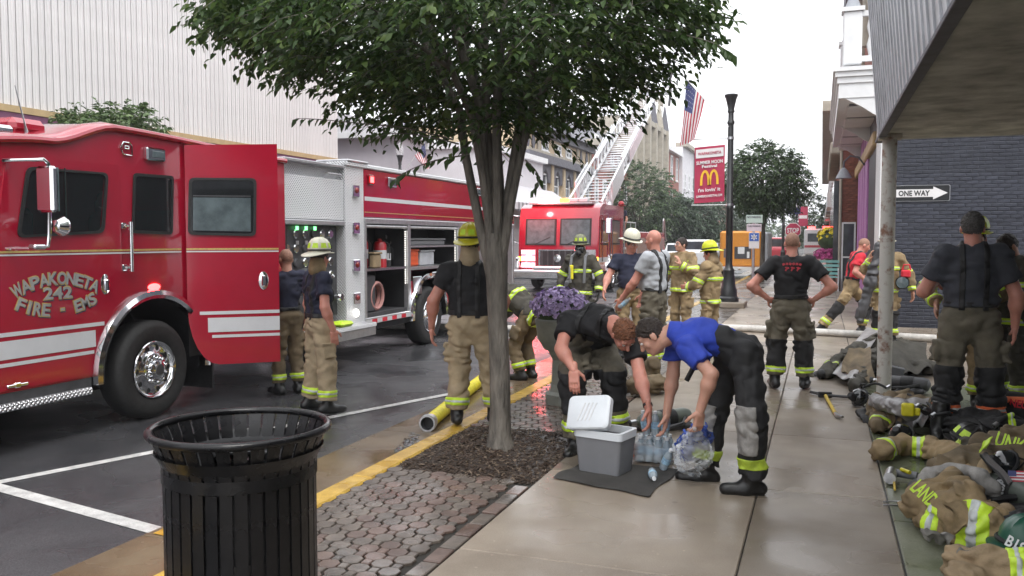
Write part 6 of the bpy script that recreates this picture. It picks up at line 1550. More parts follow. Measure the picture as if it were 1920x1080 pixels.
# --- signs
sp_ = thing('parking_sign', 'post with small parking panels and a blue emblem sign', 'sign', (-2.06, 28.7, 0))
nb().cone((-2.06, 28.7, 0), (-2.06, 28.7, 2.4), .045, n=10).build('pole', 'alu', sp_)
M('sign_green', (.55, .68, .62), .5, var=.05); M('sign_blue', (.05, .14, .5), .5, var=.05); M('sign_pink', (.72, .62, .68), .5, var=.05)
SY = 28.63
for (x0, y0, x1, y1), m_ in (((1399, 403, 1430, 418), 'sign_green'), ((1400, 420, 1428, 434), 'sign_pink'), ((1404, 436, 1424, 466), 'banner_white')):
    a, b = gy(x0, y1, SY), gy(x1, y0, SY); nb().bb(a.x, b.x, SY-.01, SY+.01, a.z, b.z, b=.004).build('sign_panel', m_, sp_, smooth=0)
a, b = gy(1405, 452, SY), gy(1423, 437, SY); nb().bb(a.x, b.x, SY-.016, SY-.011, a.z, b.z).build('blue_panel', 'sign_blue', sp_, smooth=0)
n = nb(); c = (a+b)/2
for k in range(3): n.box((c.x, SY-.019, c.z), (.018, .002, .10), Matrix.Rotation(k*math.pi/3, 3, 'Y'))
n.build('emblem', 'banner_white', sp_, smooth=0)
n = nb(); text(n, 'NO PARKING', gy(1414, 407, SY-.012), V(1, 0, 0), V(0, 0, 1), .07, .42); text(n, '2 HR PARKING', gy(1414, 424, SY-.012), V(1, 0, 0), V(0, 0, 1), .06, .40); n.build('lettering', 'slate_trim', sp_, smooth=0, kind='stuff')
sg = thing('stop_sign', 'red octagonal stop sign on a post down the pavement', 'sign', (-1.35, 45, 0))
c = gy(1487, 432, 45); nb().cone((c.x, 45.05, 0), (c.x, 45.05, c.z), .04, n=8).build('pole', 'alu', sg)
oc = lambda r_, y_: [V(c.x+r_*math.cos(math.pi/8+i*math.pi/4), y_, c.z+r_*math.sin(math.pi/8+i*math.pi/4)) for i in range(8)]
nb().prism(oc(.40, 45), (0, .01, 0)).build('rim', 'banner_white', sg, smooth=0); nb().prism(oc(.37, 44.985), (0, .01, 0)).build('face', 'banner_red', sg, smooth=0)
n = nb(); text(n, 'STOP', V(c.x, 44.98, c.z), V(1, 0, 0), V(0, 0, 1), .24, .56); n.build('lettering', 'banner_white', sg, smooth=0, kind='stuff')
ow = thing('one_way_sign', 'black ONE WAY sign with white arrow on the dark brick wall', 'sign', (1.75, WY-.03, 2.5))
a, b = gy(1676, 378, WY-.03), gy(1782, 346, WY-.03); ox0, ox1, oz0, oz1 = a.x, b.x, a.z, b.z
rrp = rrect(ox1-ox0, oz1-oz0, .03); cx, cz = (ox0+ox1)/2, (oz0+oz1)/2
nb().prism([V(cx+x, WY-.04, cz+z) for x, z in rrp], (0, .012, 0)).build('rim', 'alu', ow, smooth=0)
nb().prism([V(cx+x*.98, WY-.043, cz+z*.95) for x, z in rrp], (0, .008, 0)).build('plate', 'lamp_post', ow, smooth=0)
w_, h_ = ox1-ox0, oz1-oz0; U = lambda u, v: V(ox0+w_*u, WY-.047, oz0+h_*v)
nb().prism([U(.04, .26), U(.70, .26), U(.70, .10), U(.955, .5), U(.70, .90), U(.70, .74), U(.04, .74)], (0, .003, 0)).build('arrow', 'banner_white', ow, smooth=0)
n = nb(); text(n, 'ONE WAY', U(.36, .5)-V(0, .003, 0), V(1, 0, 0), V(0, 0, 1), h_*.34, w_*.56, .002); n.build('lettering', 'lamp_post', ow, smooth=0, kind='stuff')
# --- generator trailer
M('gen_orange', (.68, .27, .03), .45, var=.08, coat=.2)
ge = thing('generator_trailer', 'orange generator on a white trailer at the kerb', 'generator', (-3.2, 41, GY))
gl_, gr_ = gy(1350, 433, 40).x, gy(1428, 433, 40).x; gt_, gb_ = gy(1400, 433, 40).z, gy(1400, 500, 40).z
nb().bb(gl_, gr_, 40, 43.2, gb_, gt_, b=.09).build('housing', 'gen_orange', ge)
nb().bb(gr_-.02, gr_+.28, 40.3, 43.3, gb_+.1, gt_-.05, b=.06).build('side_panel', 'roof_grey', ge)
for x0, x1, z0, z1, m_ in ((.36, .76, .22, .56, 'dark_grey'), (.44, .60, .36, .55, 'white_wood'), (.66, .72, .24, .42, 'white_wood'), (.10, .18, .25, .5, 'slate_trim')):
    w_ = gr_-gl_; h_ = gt_-gb_; nb().bb(gl_+w_*x0, gl_+w_*x1, 39.985 if m_ == 'dark_grey' else 39.975, 40.0, gb_+h_*z0, gb_+h_*z1).build('louvre_panel', m_, ge, smooth=0)
nb().bb(gl_-.15, gr_+.3, 39.8, 43.5, gb_-.16, gb_-.01).build('trailer_frame', 'white_wood', ge, smooth=0)
for x in (gl_+.05, gr_+.0): nb().cone((x-.1, 41.6, .2), (x+.1, 41.6, .2), .33, n=18).build('wheel', 'tyre', ge)
nb().tube([V((gl_+gr_)/2, 39.8, gb_-.1), V((gl_+gr_)/2, 38.6, .35)], .05).build('drawbar', 'white_wood', ge)
# --- bench, planters
M('teal_paint', (.28, .58, .55), .5, var=.08)
be = thing('teal_bench', 'teal painted slatted bench against the far shopfront', 'bench', (.25, 30.6, 0))
for i in range(4): nb().bb(-.05, .55, 29.9+.0, 29.93, .50+i*.13, .58+i*.13).build('back_slat', 'teal_paint', be, smooth=0)
for i in range(4): nb().bb(-.05, .55, 29.45+i*.11, 29.54+i*.11, .42, .45).build('seat_slat', 'teal_paint', be, smooth=0)
for x in (-.03, .5): nb().bb(x, x+.04, 29.45, 29.9, 0, .42).build('leg', 'white_wood', be, smooth=0); nb().tube([V(x+.02, 29.45, .42), V(x+.02, 29.45, .66), V(x+.02, 29.92, .70)], .02).build('armrest', 'white_wood', be)
M('petal_purple', (.46, .36, .60), .7, var=.55, scale=25); M('petal_yellow', (.75, .62, .04), .7, var=.2); M('petal_magenta', (.42, .06, .22), .7, var=.25); M('leaf_dark', (.035, .065, .022), .6, var=.5, scale=9)
def flowers(c, r, nf, pm, seed, size=.028):
    rg = random.Random(seed); n = nb(); lf = nb()
    for i in range(nf):
        t, ph = rg.uniform(0, 6.28), math.acos(rg.uniform(-.35, 1)); k = rg.uniform(.8, 1.05)
        d = V(math.sin(ph)*math.cos(t), math.sin(ph)*math.sin(t), math.cos(ph)); p = Vector(c)+V(d.x*r[0], d.y*r[1], d.z*r[2])*k
        nn = (d+V(rg.uniform(-.5, .5), rg.uniform(-.5, .5), rg.uniform(-.2, .5))).normalized(); x, y, _ = frame(nn); s = size*rg.uniform(.7, 1.3)
        m = 10; rim = [p+x*(s*(1 if q % 2 else .72)*math.cos(q*math.pi/5))+y*(s*(1 if q % 2 else .72)*math.sin(q*math.pi/5))+nn*s*.35 for q in range(m)]
        n.add([p]+rim, [(0, 1+q, 1+(q+1) % m) for q in range(m)])
        if i % 2:
            p2 = Vector(c)+V(d.x*r[0], d.y*r[1], d.z*r[2])*k*.93; a = rg.uniform(0, 6.28); u = (x*math.cos(a)+y*math.sin(a)); w = nn.cross(u)
            lf.add([p2-u*s, p2+w*s*.5, p2+u*s*1.2, p2-w*s*.5], [(0, 1, 2, 3)])
    return n, lf
pl = thing('flower_planter', 'grey pedestal planter overflowing with purple petunias behind the bending men', 'planter', (-2.45, 8.42, 0))
M('planter_stone', (.22, .235, .21), .7, var=.15, scale=8)
nb().lathe([(.20, 0), (.20, .10), (.16, .13), (.135, .20), (.125, .45), (.16, .50), (.17, .55)], (-2.45, 8.42, 0), n=8).build('pedestal', 'planter_stone', pl, smooth=0)
nb().lathe([(.17, .55), (.24, .66), (.27, .86), (.25, .87), (.2, .78)], (-2.48, 8.42, 0), n=20).build('bowl', 'planter_stone', pl)
a_, b_ = flowers((-2.50, 8.42, .98), (.29, .27, .20), 560, 'p', 3); a_.build('petunias', 'petal_purple', pl, smooth=0, kind='stuff'); b_.build('leaves', 'leaf_dark', pl, smooth=0, kind='stuff')
nb().lathe([(.22, -.1), (.24, 0), (.17, .11), (.001, .15)], (-2.50, 8.42, .95), n=16).build('foliage_core', 'leaf_dark', pl)
pl2 = thing('tall_flower_pot', 'tall pot of yellow flowers and magenta petunias beside the bench', 'planter', (.25, 31.6, 0))
nb().lathe([(.2, 0), (.16, .3), (.15, .9), (.3, 1.1)], (.3, 31.6, 0), n=12).build('pot', 'stone_grey', pl2)
a_, b_ = flowers((.3, 31.6, 1.75), (.42, .4, .32), 160, 'y', 5, .07); a_.build('yellow_flowers', 'petal_yellow', pl2, smooth=0, kind='stuff'); b_.build('leaves', 'leaf_dark', pl2, smooth=0, kind='stuff')
nb().lathe([(.2, -.5), (.42, -.2), (.40, .1), (.001, .25)], (.3, 31.6, 1.7), n=12).build('foliage_core', 'leaf_dark', pl2)
a_, b_ = flowers((.2, 31.4, 1.1), (.45, .4, .25), 200, 'm', 6, .07); a_.build('magenta_flowers', 'petal_magenta', pl2, smooth=0, kind='stuff'); b_.build('leaves', 'leaf_dark', pl2, smooth=0, kind='stuff')
# --- hoses
hs_ = thing('supply_hose', 'yellow supply hose with metal coupling lying in the gutter', 'hose', (-3.4, 7.1, GY))
pp = [gz(806, 790, -.045), gz(845, 758, -.05), gz(882, 728, -.055), gz(908, 708, -.055), gz(925, 697, -.06), gz(938, 680, -.06)]
def smooth_pts(ps, k=5):
    out = []
    for i in range(len(ps)-1):
        p0, p1, p2, p3 = ps[max(0, i-1)], ps[i], ps[i+1], ps[min(len(ps)-1, i+2)]
        for j in range(k):
            t = j/k; out.append(.5*((2*p1)+(p2-p0)*t+(2*p0-5*p1+4*p2-p3)*t*t+(3*p1-p0-3*p2+p3)*t**3))
    return out+[ps[-1]]
n = nb(); n.tube(smooth_pts(pp, 7), .066, n=16); n.build('jacket', 'yellow_hose', hs_)
d_ = (pp[0]-pp[1]).normalized(); c = pp[0]
nb().lathe([(.069, -.03), (.074, .0), (.074, .05), (.083, .055), (.083, .10), (.078, .105), (.062, .105), (.060, .02), (.001, .0)], c-d_*.0, d_, n=28).build('coupling', 'steel', hs_)
nb().lathe([(.059, .03), (.001, .03)], c, d_, n=20).build('bore', 'dark_void', hs_)
M('water', (.75, .78, .80), .03, var=.02, trans=1.)
rw = random.Random(2); n = nb()
for k in range(90):
    t = rw.random(); p = gz(780-30*t+rw.uniform(-12, 12), 816+34*t+rw.uniform(-6, 6), GY+.018); r_ = rw.uniform(.006, .028); m = 8
    n.add([p+V(0, 0, .006)]+[p+V(r_*math.cos(q*.785)*rw.uniform(.7, 1.5), r_*math.sin(q*.785)*rw.uniform(.7, 1.8), -.004) for q in range(m)], [(0, 1+q, 1+(q+1) % m) for q in range(m)])
wa = n.build('running_water', 'water', kind='stuff', label='thin splash of water running from the hose coupling', cat='water')
h2 = thing('white_hose', 'thick white hose lying across the pavement by the alley', 'hose', (0, 15.6, 0))
n = nb(); n.tube(smooth_pts([V(-9, 15.2, -.07), V(-5, 15.9, -.07), V(-3.3, 15.9, -.05), V(-2.95, 15.92, .06), V(-1.2, 16.0, .062), V(.2, 15.75, .062), V(1.3, 15.5, .062), V(2.6, 15.3, .062), V(5, 15.5, .062)], 6), .062, n=12); n.build('jacket', 'white_hose', h2)
# --- drinks: mat, cooler, bottles, bag
mt = nb(); rg = random.Random(4); q4 = [gz(1033, 898), gz(1215, 933), gz(1275, 882), gz(1098, 866)]; vs = []
for j in range(15):
    for i in range(21):
        u, v = i/20, j/14; p = (q4[0]*(1-u)+q4[1]*u)*(1-v)+(q4[3]*(1-u)+q4[2]*u)*v; e = min(u, 1-u, v, 1-v)
        vs.append(p+V(.012*math.sin(9*v+2)*(1 if u in (0, 1) else 0), .012*math.sin(11*u)*(1 if v in (0, 1) else 0), .006+.005*(math.sin(13*u+5*v)*math.sin(7*v-4*u)+1)))
mt.add(vs, [(j*21+i, j*21+i+1, (j+1)*21+i+1, (j+1)*21+i) for j in range(14) for i in range(20)]); M('mat_cloth', (.045, .043, .040), .85, var=.25, bump=.3, bscale=200)
mt.build('ground_cloth', 'mat_cloth', label='rumpled dark cloth spread on the pavement under the cooler', cat='cloth')
CO = V(-1.44, 6.02, .012); crz = D2(-14)
co = thing('cooler', 'grey plastic cooler with its pale lid tipped open', 'cooler', CO, crz)
n = nb(); hw, hd, hh = .185, .135, .305; b0, b1 = .87, 1.
vs = []
for z_, k_ in ((0, .86), (.02, .88), (hh-.05, 1.0)): vs += [V(x*k_, y*k_, z_) for x, y in rrect(2*hw, 2*hd, .03)]
m = len(rrect(1, 1, .1)); n.add(vs, [(i*m+k, i*m+(k+1) % m, (i+1)*m+(k+1) % m, (i+1)*m+k) for i in range(2) for k in range(m)]+[tuple(range(m))[::-1]])
vi = [V(x*.90, y*.88, hh-.05) for x, y in rrect(2*hw, 2*hd, .03)]; vb = [V(x*.80, y*.78, .05) for x, y in rrect(2*hw, 2*hd, .03)]; n.add(vi+vb, [(m+k, m+(k+1) % m, (k+1) % m, k) for k in range(m)]+[tuple(range(m, 2*m))])
n.build('tub', 'cooler_body', co, local=True)
n = nb(); ro = [V(x*1.04, y*1.05, 0) for x, y in rrect(2*hw, 2*hd, .035)]; ri = [V(x*.90, y*.88, 0) for x, y in rrect(2*hw, 2*hd, .03)]; up = V(0, 0, 1)
n.add([p+up*(hh-.052) for p in ro]+[p+up*(hh+.0) for p in ro]+[p+up*(hh+.0) for p in ri]+[p+up*(hh-.052) for p in ri], [(a*m+k, a*m+(k+1) % m, ((a+1) % 4)*m+(k+1) % m, ((a+1) % 4)*m+k) for a in range(4) for k in range(m)]); n.build('rim', 'cooler_lid', co, local=True)
R_ = Matrix.Rotation(D2(62), 3, 'X') @ Matrix.Rotation(D2(8), 3, 'Z'); lc = V(-.085, -.085, hh+.115)
n = nb(); lw, ld = .165, .125; top_ = rrect(2*lw, 2*ld, .04); vs = []
for z_, k_ in ((-.028, 1.0), (.018, 1.0), (.028, .93)): vs += [lc+R_ @ V(x*k_, y*k_, z_) for x, y in top_]
n.add(vs, [(i*m+k, i*m+(k+1) % m, (i+1)*m+(k+1) % m, (i+1)*m+k) for i in range(2) for k in range(m)]+[tuple(range(m))[::-1], tuple(range(2*m, 3*m))]); ld_ = n.build('lid', 'cooler_lid', co, local=True)
M('lid_groove', (.45, .5, .54), .5, var=.05)
for i in range(4):
    nb().box(lc+R_ @ V(-.05+i*.03, 0, .030), (.005, .07, .002), R_ @ Matrix.Rotation(-.35, 3, 'Z')).build('lid_groove', 'white_vinyl', ld_, local=True, smooth=0)
M('bottle_plastic', (.72, .86, .97), .06, var=.03, trans=.55); M('bottle_label', (.35, .55, .88), .4, var=.5, scale=40); M('cap_white', (.8, .82, .85), .4); M('cap_blue', (.1, .25, .6), .4)
def water_bottle(p, d, label, grp, cap='cap_white'):
    t = thing('water_bottle', label, 'bottle', p, group=grp); p = Vector(p)
    nb().lathe([(.001, 0), (.026, .0), (.031, .008), (.031, .05), (.029, .06), (.031, .07), (.031, .115), (.026, .14), (.013, .165), (.0125, .175)], p, d, n=14).build('body', 'bottle_plastic', t)
    nb().lathe([(.0316, .058), (.0316, .112)], p, d, n=14).build('label_sleeve', 'bottle_label', t); nb().lathe([(.0145, .170), (.0145, .188), (.001, .189)], p, d, n=10).build('cap', cap, t)
    return t
bp0 = gz(1218, 868); up = V(0, 0, 1)
for r_ in range(3):
    for c_ in range(4):
        water_bottle(bp0+V(-.07+c_*.066, .0+r_*.066, .012), up, 'clear water bottle standing in the shrink-wrapped pack', 'water bottles standing in the pack')
for c_ in range(3): water_bottle(bp0+V(-.03+c_*.066, .03, .205), (up+V(.15*(c_-1), -.1, 0)).normalized(), 'clear water bottle loose on top of the bottle pack', 'bottles on top of the pack', 'cap_white')
water_bottle(gz(1222, 884, .035), V(.25, -.9, .0).normalized(), 'clear water bottle lying on its side before the pack', None)
water_bottle(gz(1243, 878, .02), V(.35, -.35, .8).normalized(), 'clear water bottle tilted out of the pack', None)
M('film', (.86, .91, .95), .12, var=.05, alpha=.30); M('film_blue', (.05, .10, .42), .2, var=.4, scale=10, alpha=.88)
M('pack_orange', (.6, .12, .05), .4, var=.2)
fm = thing('bottle_pack_wrap', 'torn clear shrink film round the water bottle pack', 'plastic wrap', bp0)
prm = [rbox(bp0+V(.03, .065, .10), (.155, .115, .10), None, .03, .02)]
v_, f_ = implicit(prm+[cutp(bp0+V(.03, .06, .155), (.15, -.1, 1))], .012, (.014, 16), 3); np_mesh('film', [(v_, f_)], 'film', fm, XF[fm.name])
nb().prism([bp0+V(-.115, -.04, .02), bp0+V(-.115, .06, .02), bp0+V(-.115, .06, .12), bp0+V(-.115, -.04, .15)], (.004, 0, 0)).build('printed_flap', 'pack_orange', fm, smooth=0)
bg_ = thing('plastic_bag', 'crumpled clear and blue plastic wrapper held by the young man', 'plastic bag', gz(1300, 890))
Lh = P6['wrL']+L6+V(-.02, -.01, -.10); bb_ = gz(1302, 880, .06)
bp_ = [cone(Lh, Lh.lerp(bb_, .45), .022, .105, .03), cone(Lh.lerp(bb_, .45), bb_+V(0, 0, .06), .11, .135, .04), ell(bb_+V(-.01, .02, .12), (.15, .09, .13), None, .04)]
v_, f_ = implicit(bp_, .0075, (.030, 17), 8); np_mesh('film', [(v_, f_)], 'film', bg_, XF[bg_.name])
bp2 = [cone(Lh+V(-.02, .05, .0), bb_+V(-.07, .07, .13), .02, .085, .03), cone(Lh+V(.04, .05, .0), bb_+V(.09, .06, .16), .02, .07, .03)]
v_, f_ = implicit(bp2, .0085, (.026, 18), 9); np_mesh('printed_film', [(v_, f_)], 'film_blue', bg_, XF[bg_.name])
wb9 = water_bottle(P9['wrL'] if 0 else (Matrix.Rotation(r9.rotation_euler.z, 4, 'Z') @ (P9['wrL']+V(.0, .03, -.10))+L9), V(.6, -.1, .5).normalized(), 'clear bottle in the hand of the bald man', None)
# --- parked cars far down the street
M('car_white', (.70, .71, .73), .3, var=.04, coat=.5); M('car_silver', (.40, .42, .45), .3, .3, var=.05, coat=.5); M('car_red', (.45, .03, .05), .3, var=.05, coat=.5); M('car_dark', (.05, .06, .08), .3, var=.1, coat=.5)
def car(label, x, y, mat, h=1.5, L=4.4, w=1.75, van=False):
    t = thing('parked_car', label, 'car', (x, y, GY), group='vehicles parked down the street')
    g = GY; hb = h*.56
    pr_ = [(0, g+.28), (0, g+hb*.95), (.10*L, g+hb*1.05), (.22*L if not van else .1*L, g+h*.98), (.30*L, g+h), (.62*L, g+h), (.78*L, g+hb*1.1), (L, g+hb*.9), (L, g+.28)]
    vs = []
    for s_, k in ((-1, .94), (-1, 1.), (1, 1.), (1, .94)): pass
    for xx, top_in in ((-w/2, .10), (w/2, .10)):
        vs += [V(x+xx*(1-(.16 if z > g+hb*1.1 else 0)), y+a, z) for a, z in pr_]
    m = len(pr_); nb().add(vs, [(k, (k+1) % m, m+(k+1) % m, m+k) for k in range(m)]+[tuple(range(m))[::-1], tuple(range(m, 2*m))]).build('body', mat, t, smooth=25)
    nb().bb(x-w*.38, x+w*.38, y+.12*L if not van else y+.03, y+.14*L if not van else y+.05, g+hb*1.12, g+h*.93).build('rear_window', 'glass_window', t, smooth=0)
    for s_ in (-1, 1): nb().bb(x+s_*w*.425, x+s_*w*.44, y+.28*L, y+.68*L, g+hb*1.15, g+h*.93).build('side_window', 'glass_window', t, smooth=0); nb().bb(x+s_*w*.38-.12, x+s_*w*.38+.12, y-.02, y+.0, g+hb*.75, g+hb*.95).build('tail_light', 'lamp_red_off', t, smooth=0)
    for yy in (.18*L, .8*L):
        for s_ in (-1, 1): nb().cone((x+s_*(w/2-.2), y+yy, g+.32), (x+s_*(w/2+.01), y+yy, g+.32), .32, n=16).build('wheel', 'tyre', t)
    return t
for px_, yy, m_, lb, h_ in ((1303, 52, 'car_white', 'white sport-utility car parked past the ladder truck', 1.75), (1322, 60, 'car_silver', 'silver car parked beyond the white one', 1.5), (1345, 70, 'car_dark', 'dark car parked behind the generator', 1.5), (1458, 62, 'car_red', 'red and white pickup beyond the generator', 1.9), (1268, 56, 'car_white', 'white car half hidden behind the men in the street', 1.5)):
    p = gy(px_, 470, yy); car(lb, p.x, yy, m_, h_)
am = thing('far_emergency_vehicle', 'pale emergency vehicle with red lights far up the street', 'vehicle', (-.6, 78, GY))
p = gy(1535, 460, 78); nb().bb(p.x-1.2, p.x+1.1, 78, 83, .3, 2.5, b=.1).build('body', 'car_white', am); nb().bb(p.x-.9, p.x+.8, 77.98, 78.0, 1.4, 2.1).build('windscreen', 'glass_window', am, smooth=0)
for s_ in (-1, 1): nb().bb(p.x+s_*.6-.3, p.x+s_*.6+.3, 78.1, 78.4, 2.51, 2.7).build('beacon', 'lamp_red', am, smooth=0); nb().cone((p.x+s_*.95-.1, 79, .25), (p.x+s_*.95+.1, 79, .25), .4, n=14).build('wheel', 'tyre', am)
nb().bb(p.x-1.15, p.x+1.05, 77.985, 77.999, .9, 1.1).build('stripe', 'car_red', am, smooth=0)
# ================================================================ trees
def leafmat(name, c1, c2, c3, trans=.25):
    m = bpy.data.materials.new(name); m.use_nodes = True; MATS[name] = m
    t = m.node_tree; n = t.nodes; b = n['Principled BSDF']; L = t.links.new
    g = n.new('ShaderNodeNewGeometry'); rp = n.new('ShaderNodeValToRGB')
    rp.color_ramp.elements[0].color = tuple(c1)+(1,); rp.color_ramp.elements[1].color = tuple(c3)+(1,); e = rp.color_ramp.elements.new(.6); e.color = tuple(c2)+(1,)
    L(g.outputs['Random Per Island'], rp.inputs[0]); L(rp.outputs[0], b.inputs['Base Color']); b.inputs['Roughness'].default_value = .42
    tr = n.new('ShaderNodeBsdfTranslucent'); L(rp.outputs[0], tr.inputs['Color']); mx = n.new('ShaderNodeMixShader'); mx.inputs[0].default_value = trans
    L(b.outputs[0], mx.inputs[1]); L(tr.outputs[0], mx.inputs[2]); L(mx.outputs[0], n['Material Output'].inputs['Surface']); return m
leafmat('leaf_near', (.028, .058, .016), (.058, .11, .030), (.15, .22, .065), .42)
leafmat('leaf_mid', (.030, .060, .022), (.055, .10, .034), (.10, .165, .06), .25)
leafmat('leaf_pale', (.05, .09, .03), (.09, .15, .05), (.17, .24, .09), .25)
leafmat('leaf_conifer', (.018, .042, .016), (.03, .062, .025), (.05, .09, .04), .15)
def leaves_np(P, D, N, Ln, Wd):
    """pointed, slightly folded leaves: P base, D direction, N normal -> verts, quads"""
    k = len(P); S_ = np.cross(D, N); S_ /= np.linalg.norm(S_, axis=1)[:, None]+1e-9
    Ln, Wd = Ln[:, None], Wd[:, None]
    v = np.stack([P, P+D*Ln*.38+S_*Wd+N*Wd*.35, P+D*Ln*.42-N*Ln*.02, P+D*Ln*.38-S_*Wd+N*Wd*.35, P+D*Ln*.75+S_*Wd*.55+N*Wd*.1-N*Ln*.05, P+D*Ln*.75-S_*Wd*.55+N*Wd*.1-N*Ln*.05, P+D*Ln-N*Ln*.14], 1).reshape(-1, 3)
    o = (np.arange(k)*7)[:, None]; q = np.concatenate([o+np.array([[0, 1, 4, 2]]), o+np.array([[0, 2, 5, 3]]), o+np.array([[2, 4, 6, 5]])])
    return v, q
def twigs_to_leaves(base, dirn, L, nl, leaf, rs, droop=.35):
    """leaves set alternately along arching twigs"""
    T = len(base); ts = np.linspace(.08, 1, nl); Ps, Ds, Ns = [], [], []
    up = np.array([0, 0, 1.])
    side = np.cross(dirn, up); side /= np.linalg.norm(side, axis=1)[:, None]+1e-9
    for i, t in enumerate(ts):
        p = base+dirn*(L*t)[:, None]-up*(droop*L*t*t)[:, None]; d = dirn-up*(2*droop*t); d /= np.linalg.norm(d, axis=1)[:, None]
        sg = 1 if i % 2 else -1; ld = d*.65+side*sg*.75-up*.25+rs.normal(0, .22, (T, 3)); ld /= np.linalg.norm(ld, axis=1)[:, None]
        nn = up+rs.normal(0, .45, (T, 3)); nn -= ld*np.sum(nn*ld, 1)[:, None]; nn /= np.linalg.norm(nn, axis=1)[:, None]
        Ps.append(p+rs.normal(0, .012, (T, 3))); Ds.append(ld); Ns.append(nn)
    P, D, N = np.concatenate(Ps), np.concatenate(Ds), np.concatenate(Ns); k = len(P)
    Ln = leaf*rs.uniform(.7, 1.25, k); return leaves_np(P, D, N, Ln, Ln*rs.uniform(.20, .27, k))
# --- the street tree in the mulch bed
rs = np.random.RandomState(5); rt = random.Random(5)
TB = V(-2.35, 6.29, 0)
st = thing('street_tree', 'leafy vase-shaped street tree growing from the mulch bed', 'tree', TB)
n = nb()
pts = [TB+V(.0, 0, -.02), TB+V(0, 0, .05), TB+V(0, 0, .14), TB+V(.0, 0, .35), TB+V(-.005, 0, .7), TB+V(-.02, 0, 1.05), TB+V(-.03, 0, 1.35), TB+V(-.035, 0, 1.55), TB+V(-.04, 0, 1.72)]
n.tube(pts, [.145, .113, .092, .082, .077, .077, .084, .094, .08], n=18)
n.v = [(x+.004*math.sin(z*9+x*40), y+.004*math.cos(z*7+y*35), z) for x, y, z in n.v]; n.build('trunk', 'bark', st)
limbs = []
def limb(p, d, L, r0, r1, k=9, curve=.15, seed=0):
    rg = random.Random(seed); p = Vector(p); d = Vector(d).normalized(); out = [p.copy()]; bend = V(rg.uniform(-1, 1), rg.uniform(-1, 1), 0)*curve
    for i in range(k):
        d = (d+bend/k+V(rg.uniform(-.05, .05), rg.uniform(-.05, .05), rg.uniform(-.03, .05))).normalized(); p = p+d*(L/k); out.append(p.copy())
    q = nb(); q.tube(out, [r0+(r1-r0)*i/k for i in range(k+1)], n=9); q.build('limb', 'bark', st); limbs.append(out); return out
F0 = TB+V(-.035, 0, 1.36)
for i, (dx, dy, dz, L, r0) in enumerate(((-.95, -.1, 1.25, 3.0, .050), (-.55, .25, 1.5, 3.0, .062), (-.32, -.25, 1.7, 2.8, .055), (-.05, .1, 1.8, 2.9, .060), (.22, -.1, 1.75, 2.9, .056), (.42, .2, 1.5, 3.0, .055), (.80, -.05, 1.25, 3.0, .046), (.15, .6, 1.45, 2.8, .045), (-.2, -.6, 1.5, 2.6, .045))):
    o = limb(F0+V(.035*dx, .035*dy, .06*(i % 3)), (dx*.27, dy*.42, dz), L*.45, r0*.82, r0*.62, 7, .0, i)
    e = limb(o[-1], (o[-1]-o[-2]).normalized()+V(dx*.50, dy*.4, 0), L*.6, r0*.62, .012, 9, .1, i+20)
    for k in (2, 4, 6):
        a = rt.uniform(0, 6.28); limb(e[k], V(dx, dy, .5).normalized()+V(.7*math.cos(a), .7*math.sin(a), .1), .9, .018, .005, 5, .2, i*7+k)
# crown: arching twigs filling the inverted-cone volume
T = 3500; cx, cy = TB.x-.40, TB.y+.05
ang0 = rs.uniform(0, 2*math.pi, T); rad0 = np.sqrt(rs.uniform(0, 1, T))
bx_, by_ = cx+rad0*np.cos(ang0)*2.0, cy+rad0*np.sin(ang0)*1.6
ang = np.arctan2(by_-TB.y, bx_-TB.x); rad = np.hypot(by_-TB.y, bx_-TB.x)
coef = .262+.085*np.cos(ang); low = 2.50+coef*rad**2+.09*np.sin(ang*5+rad*2)
up_ = np.maximum(low+.35, 4.8-.08*rad**2); zz = low+(up_-low)*rs.beta(.8, 1.9, T)
base = np.stack([bx_, by_, zz], 1)
keep = vnoise((base*1.6).astype(np.float32), 3) > -.42; keep |= (rad < .5); base, ang, rad = base[keep], ang[keep], rad[keep]; T = len(base)
a2 = ang+rs.normal(0, .7, T); dirn = np.stack([np.cos(a2), np.sin(a2), rs.uniform(-.35, .45, T)], 1); dirn /= np.linalg.norm(dirn, axis=1)[:, None]
Lw = rs.uniform(.28, .55, T)
v, q = twigs_to_leaves(base-dirn*(Lw*.5)[:, None], dirn, Lw, 12, .074, rs)
np_mesh('crown', [(v, q)], 'leaf_near', st, XF[st.name], smooth=False, kind='stuff')
n = nb()
for i in range(0, T, 3):
    b_, d_, L_ = Vector(base[i]-dirn[i]*Lw[i]*.5), Vector(dirn[i]), Lw[i]; n.tube([b_, b_+d_*L_*.5-V(0, 0, .09*L_), b_+d_*L_-V(0, 0, .35*L_)], [.004, .003, .0015], n=3, caps=False)
n.build('twigs', 'bark', st, kind='stuff')
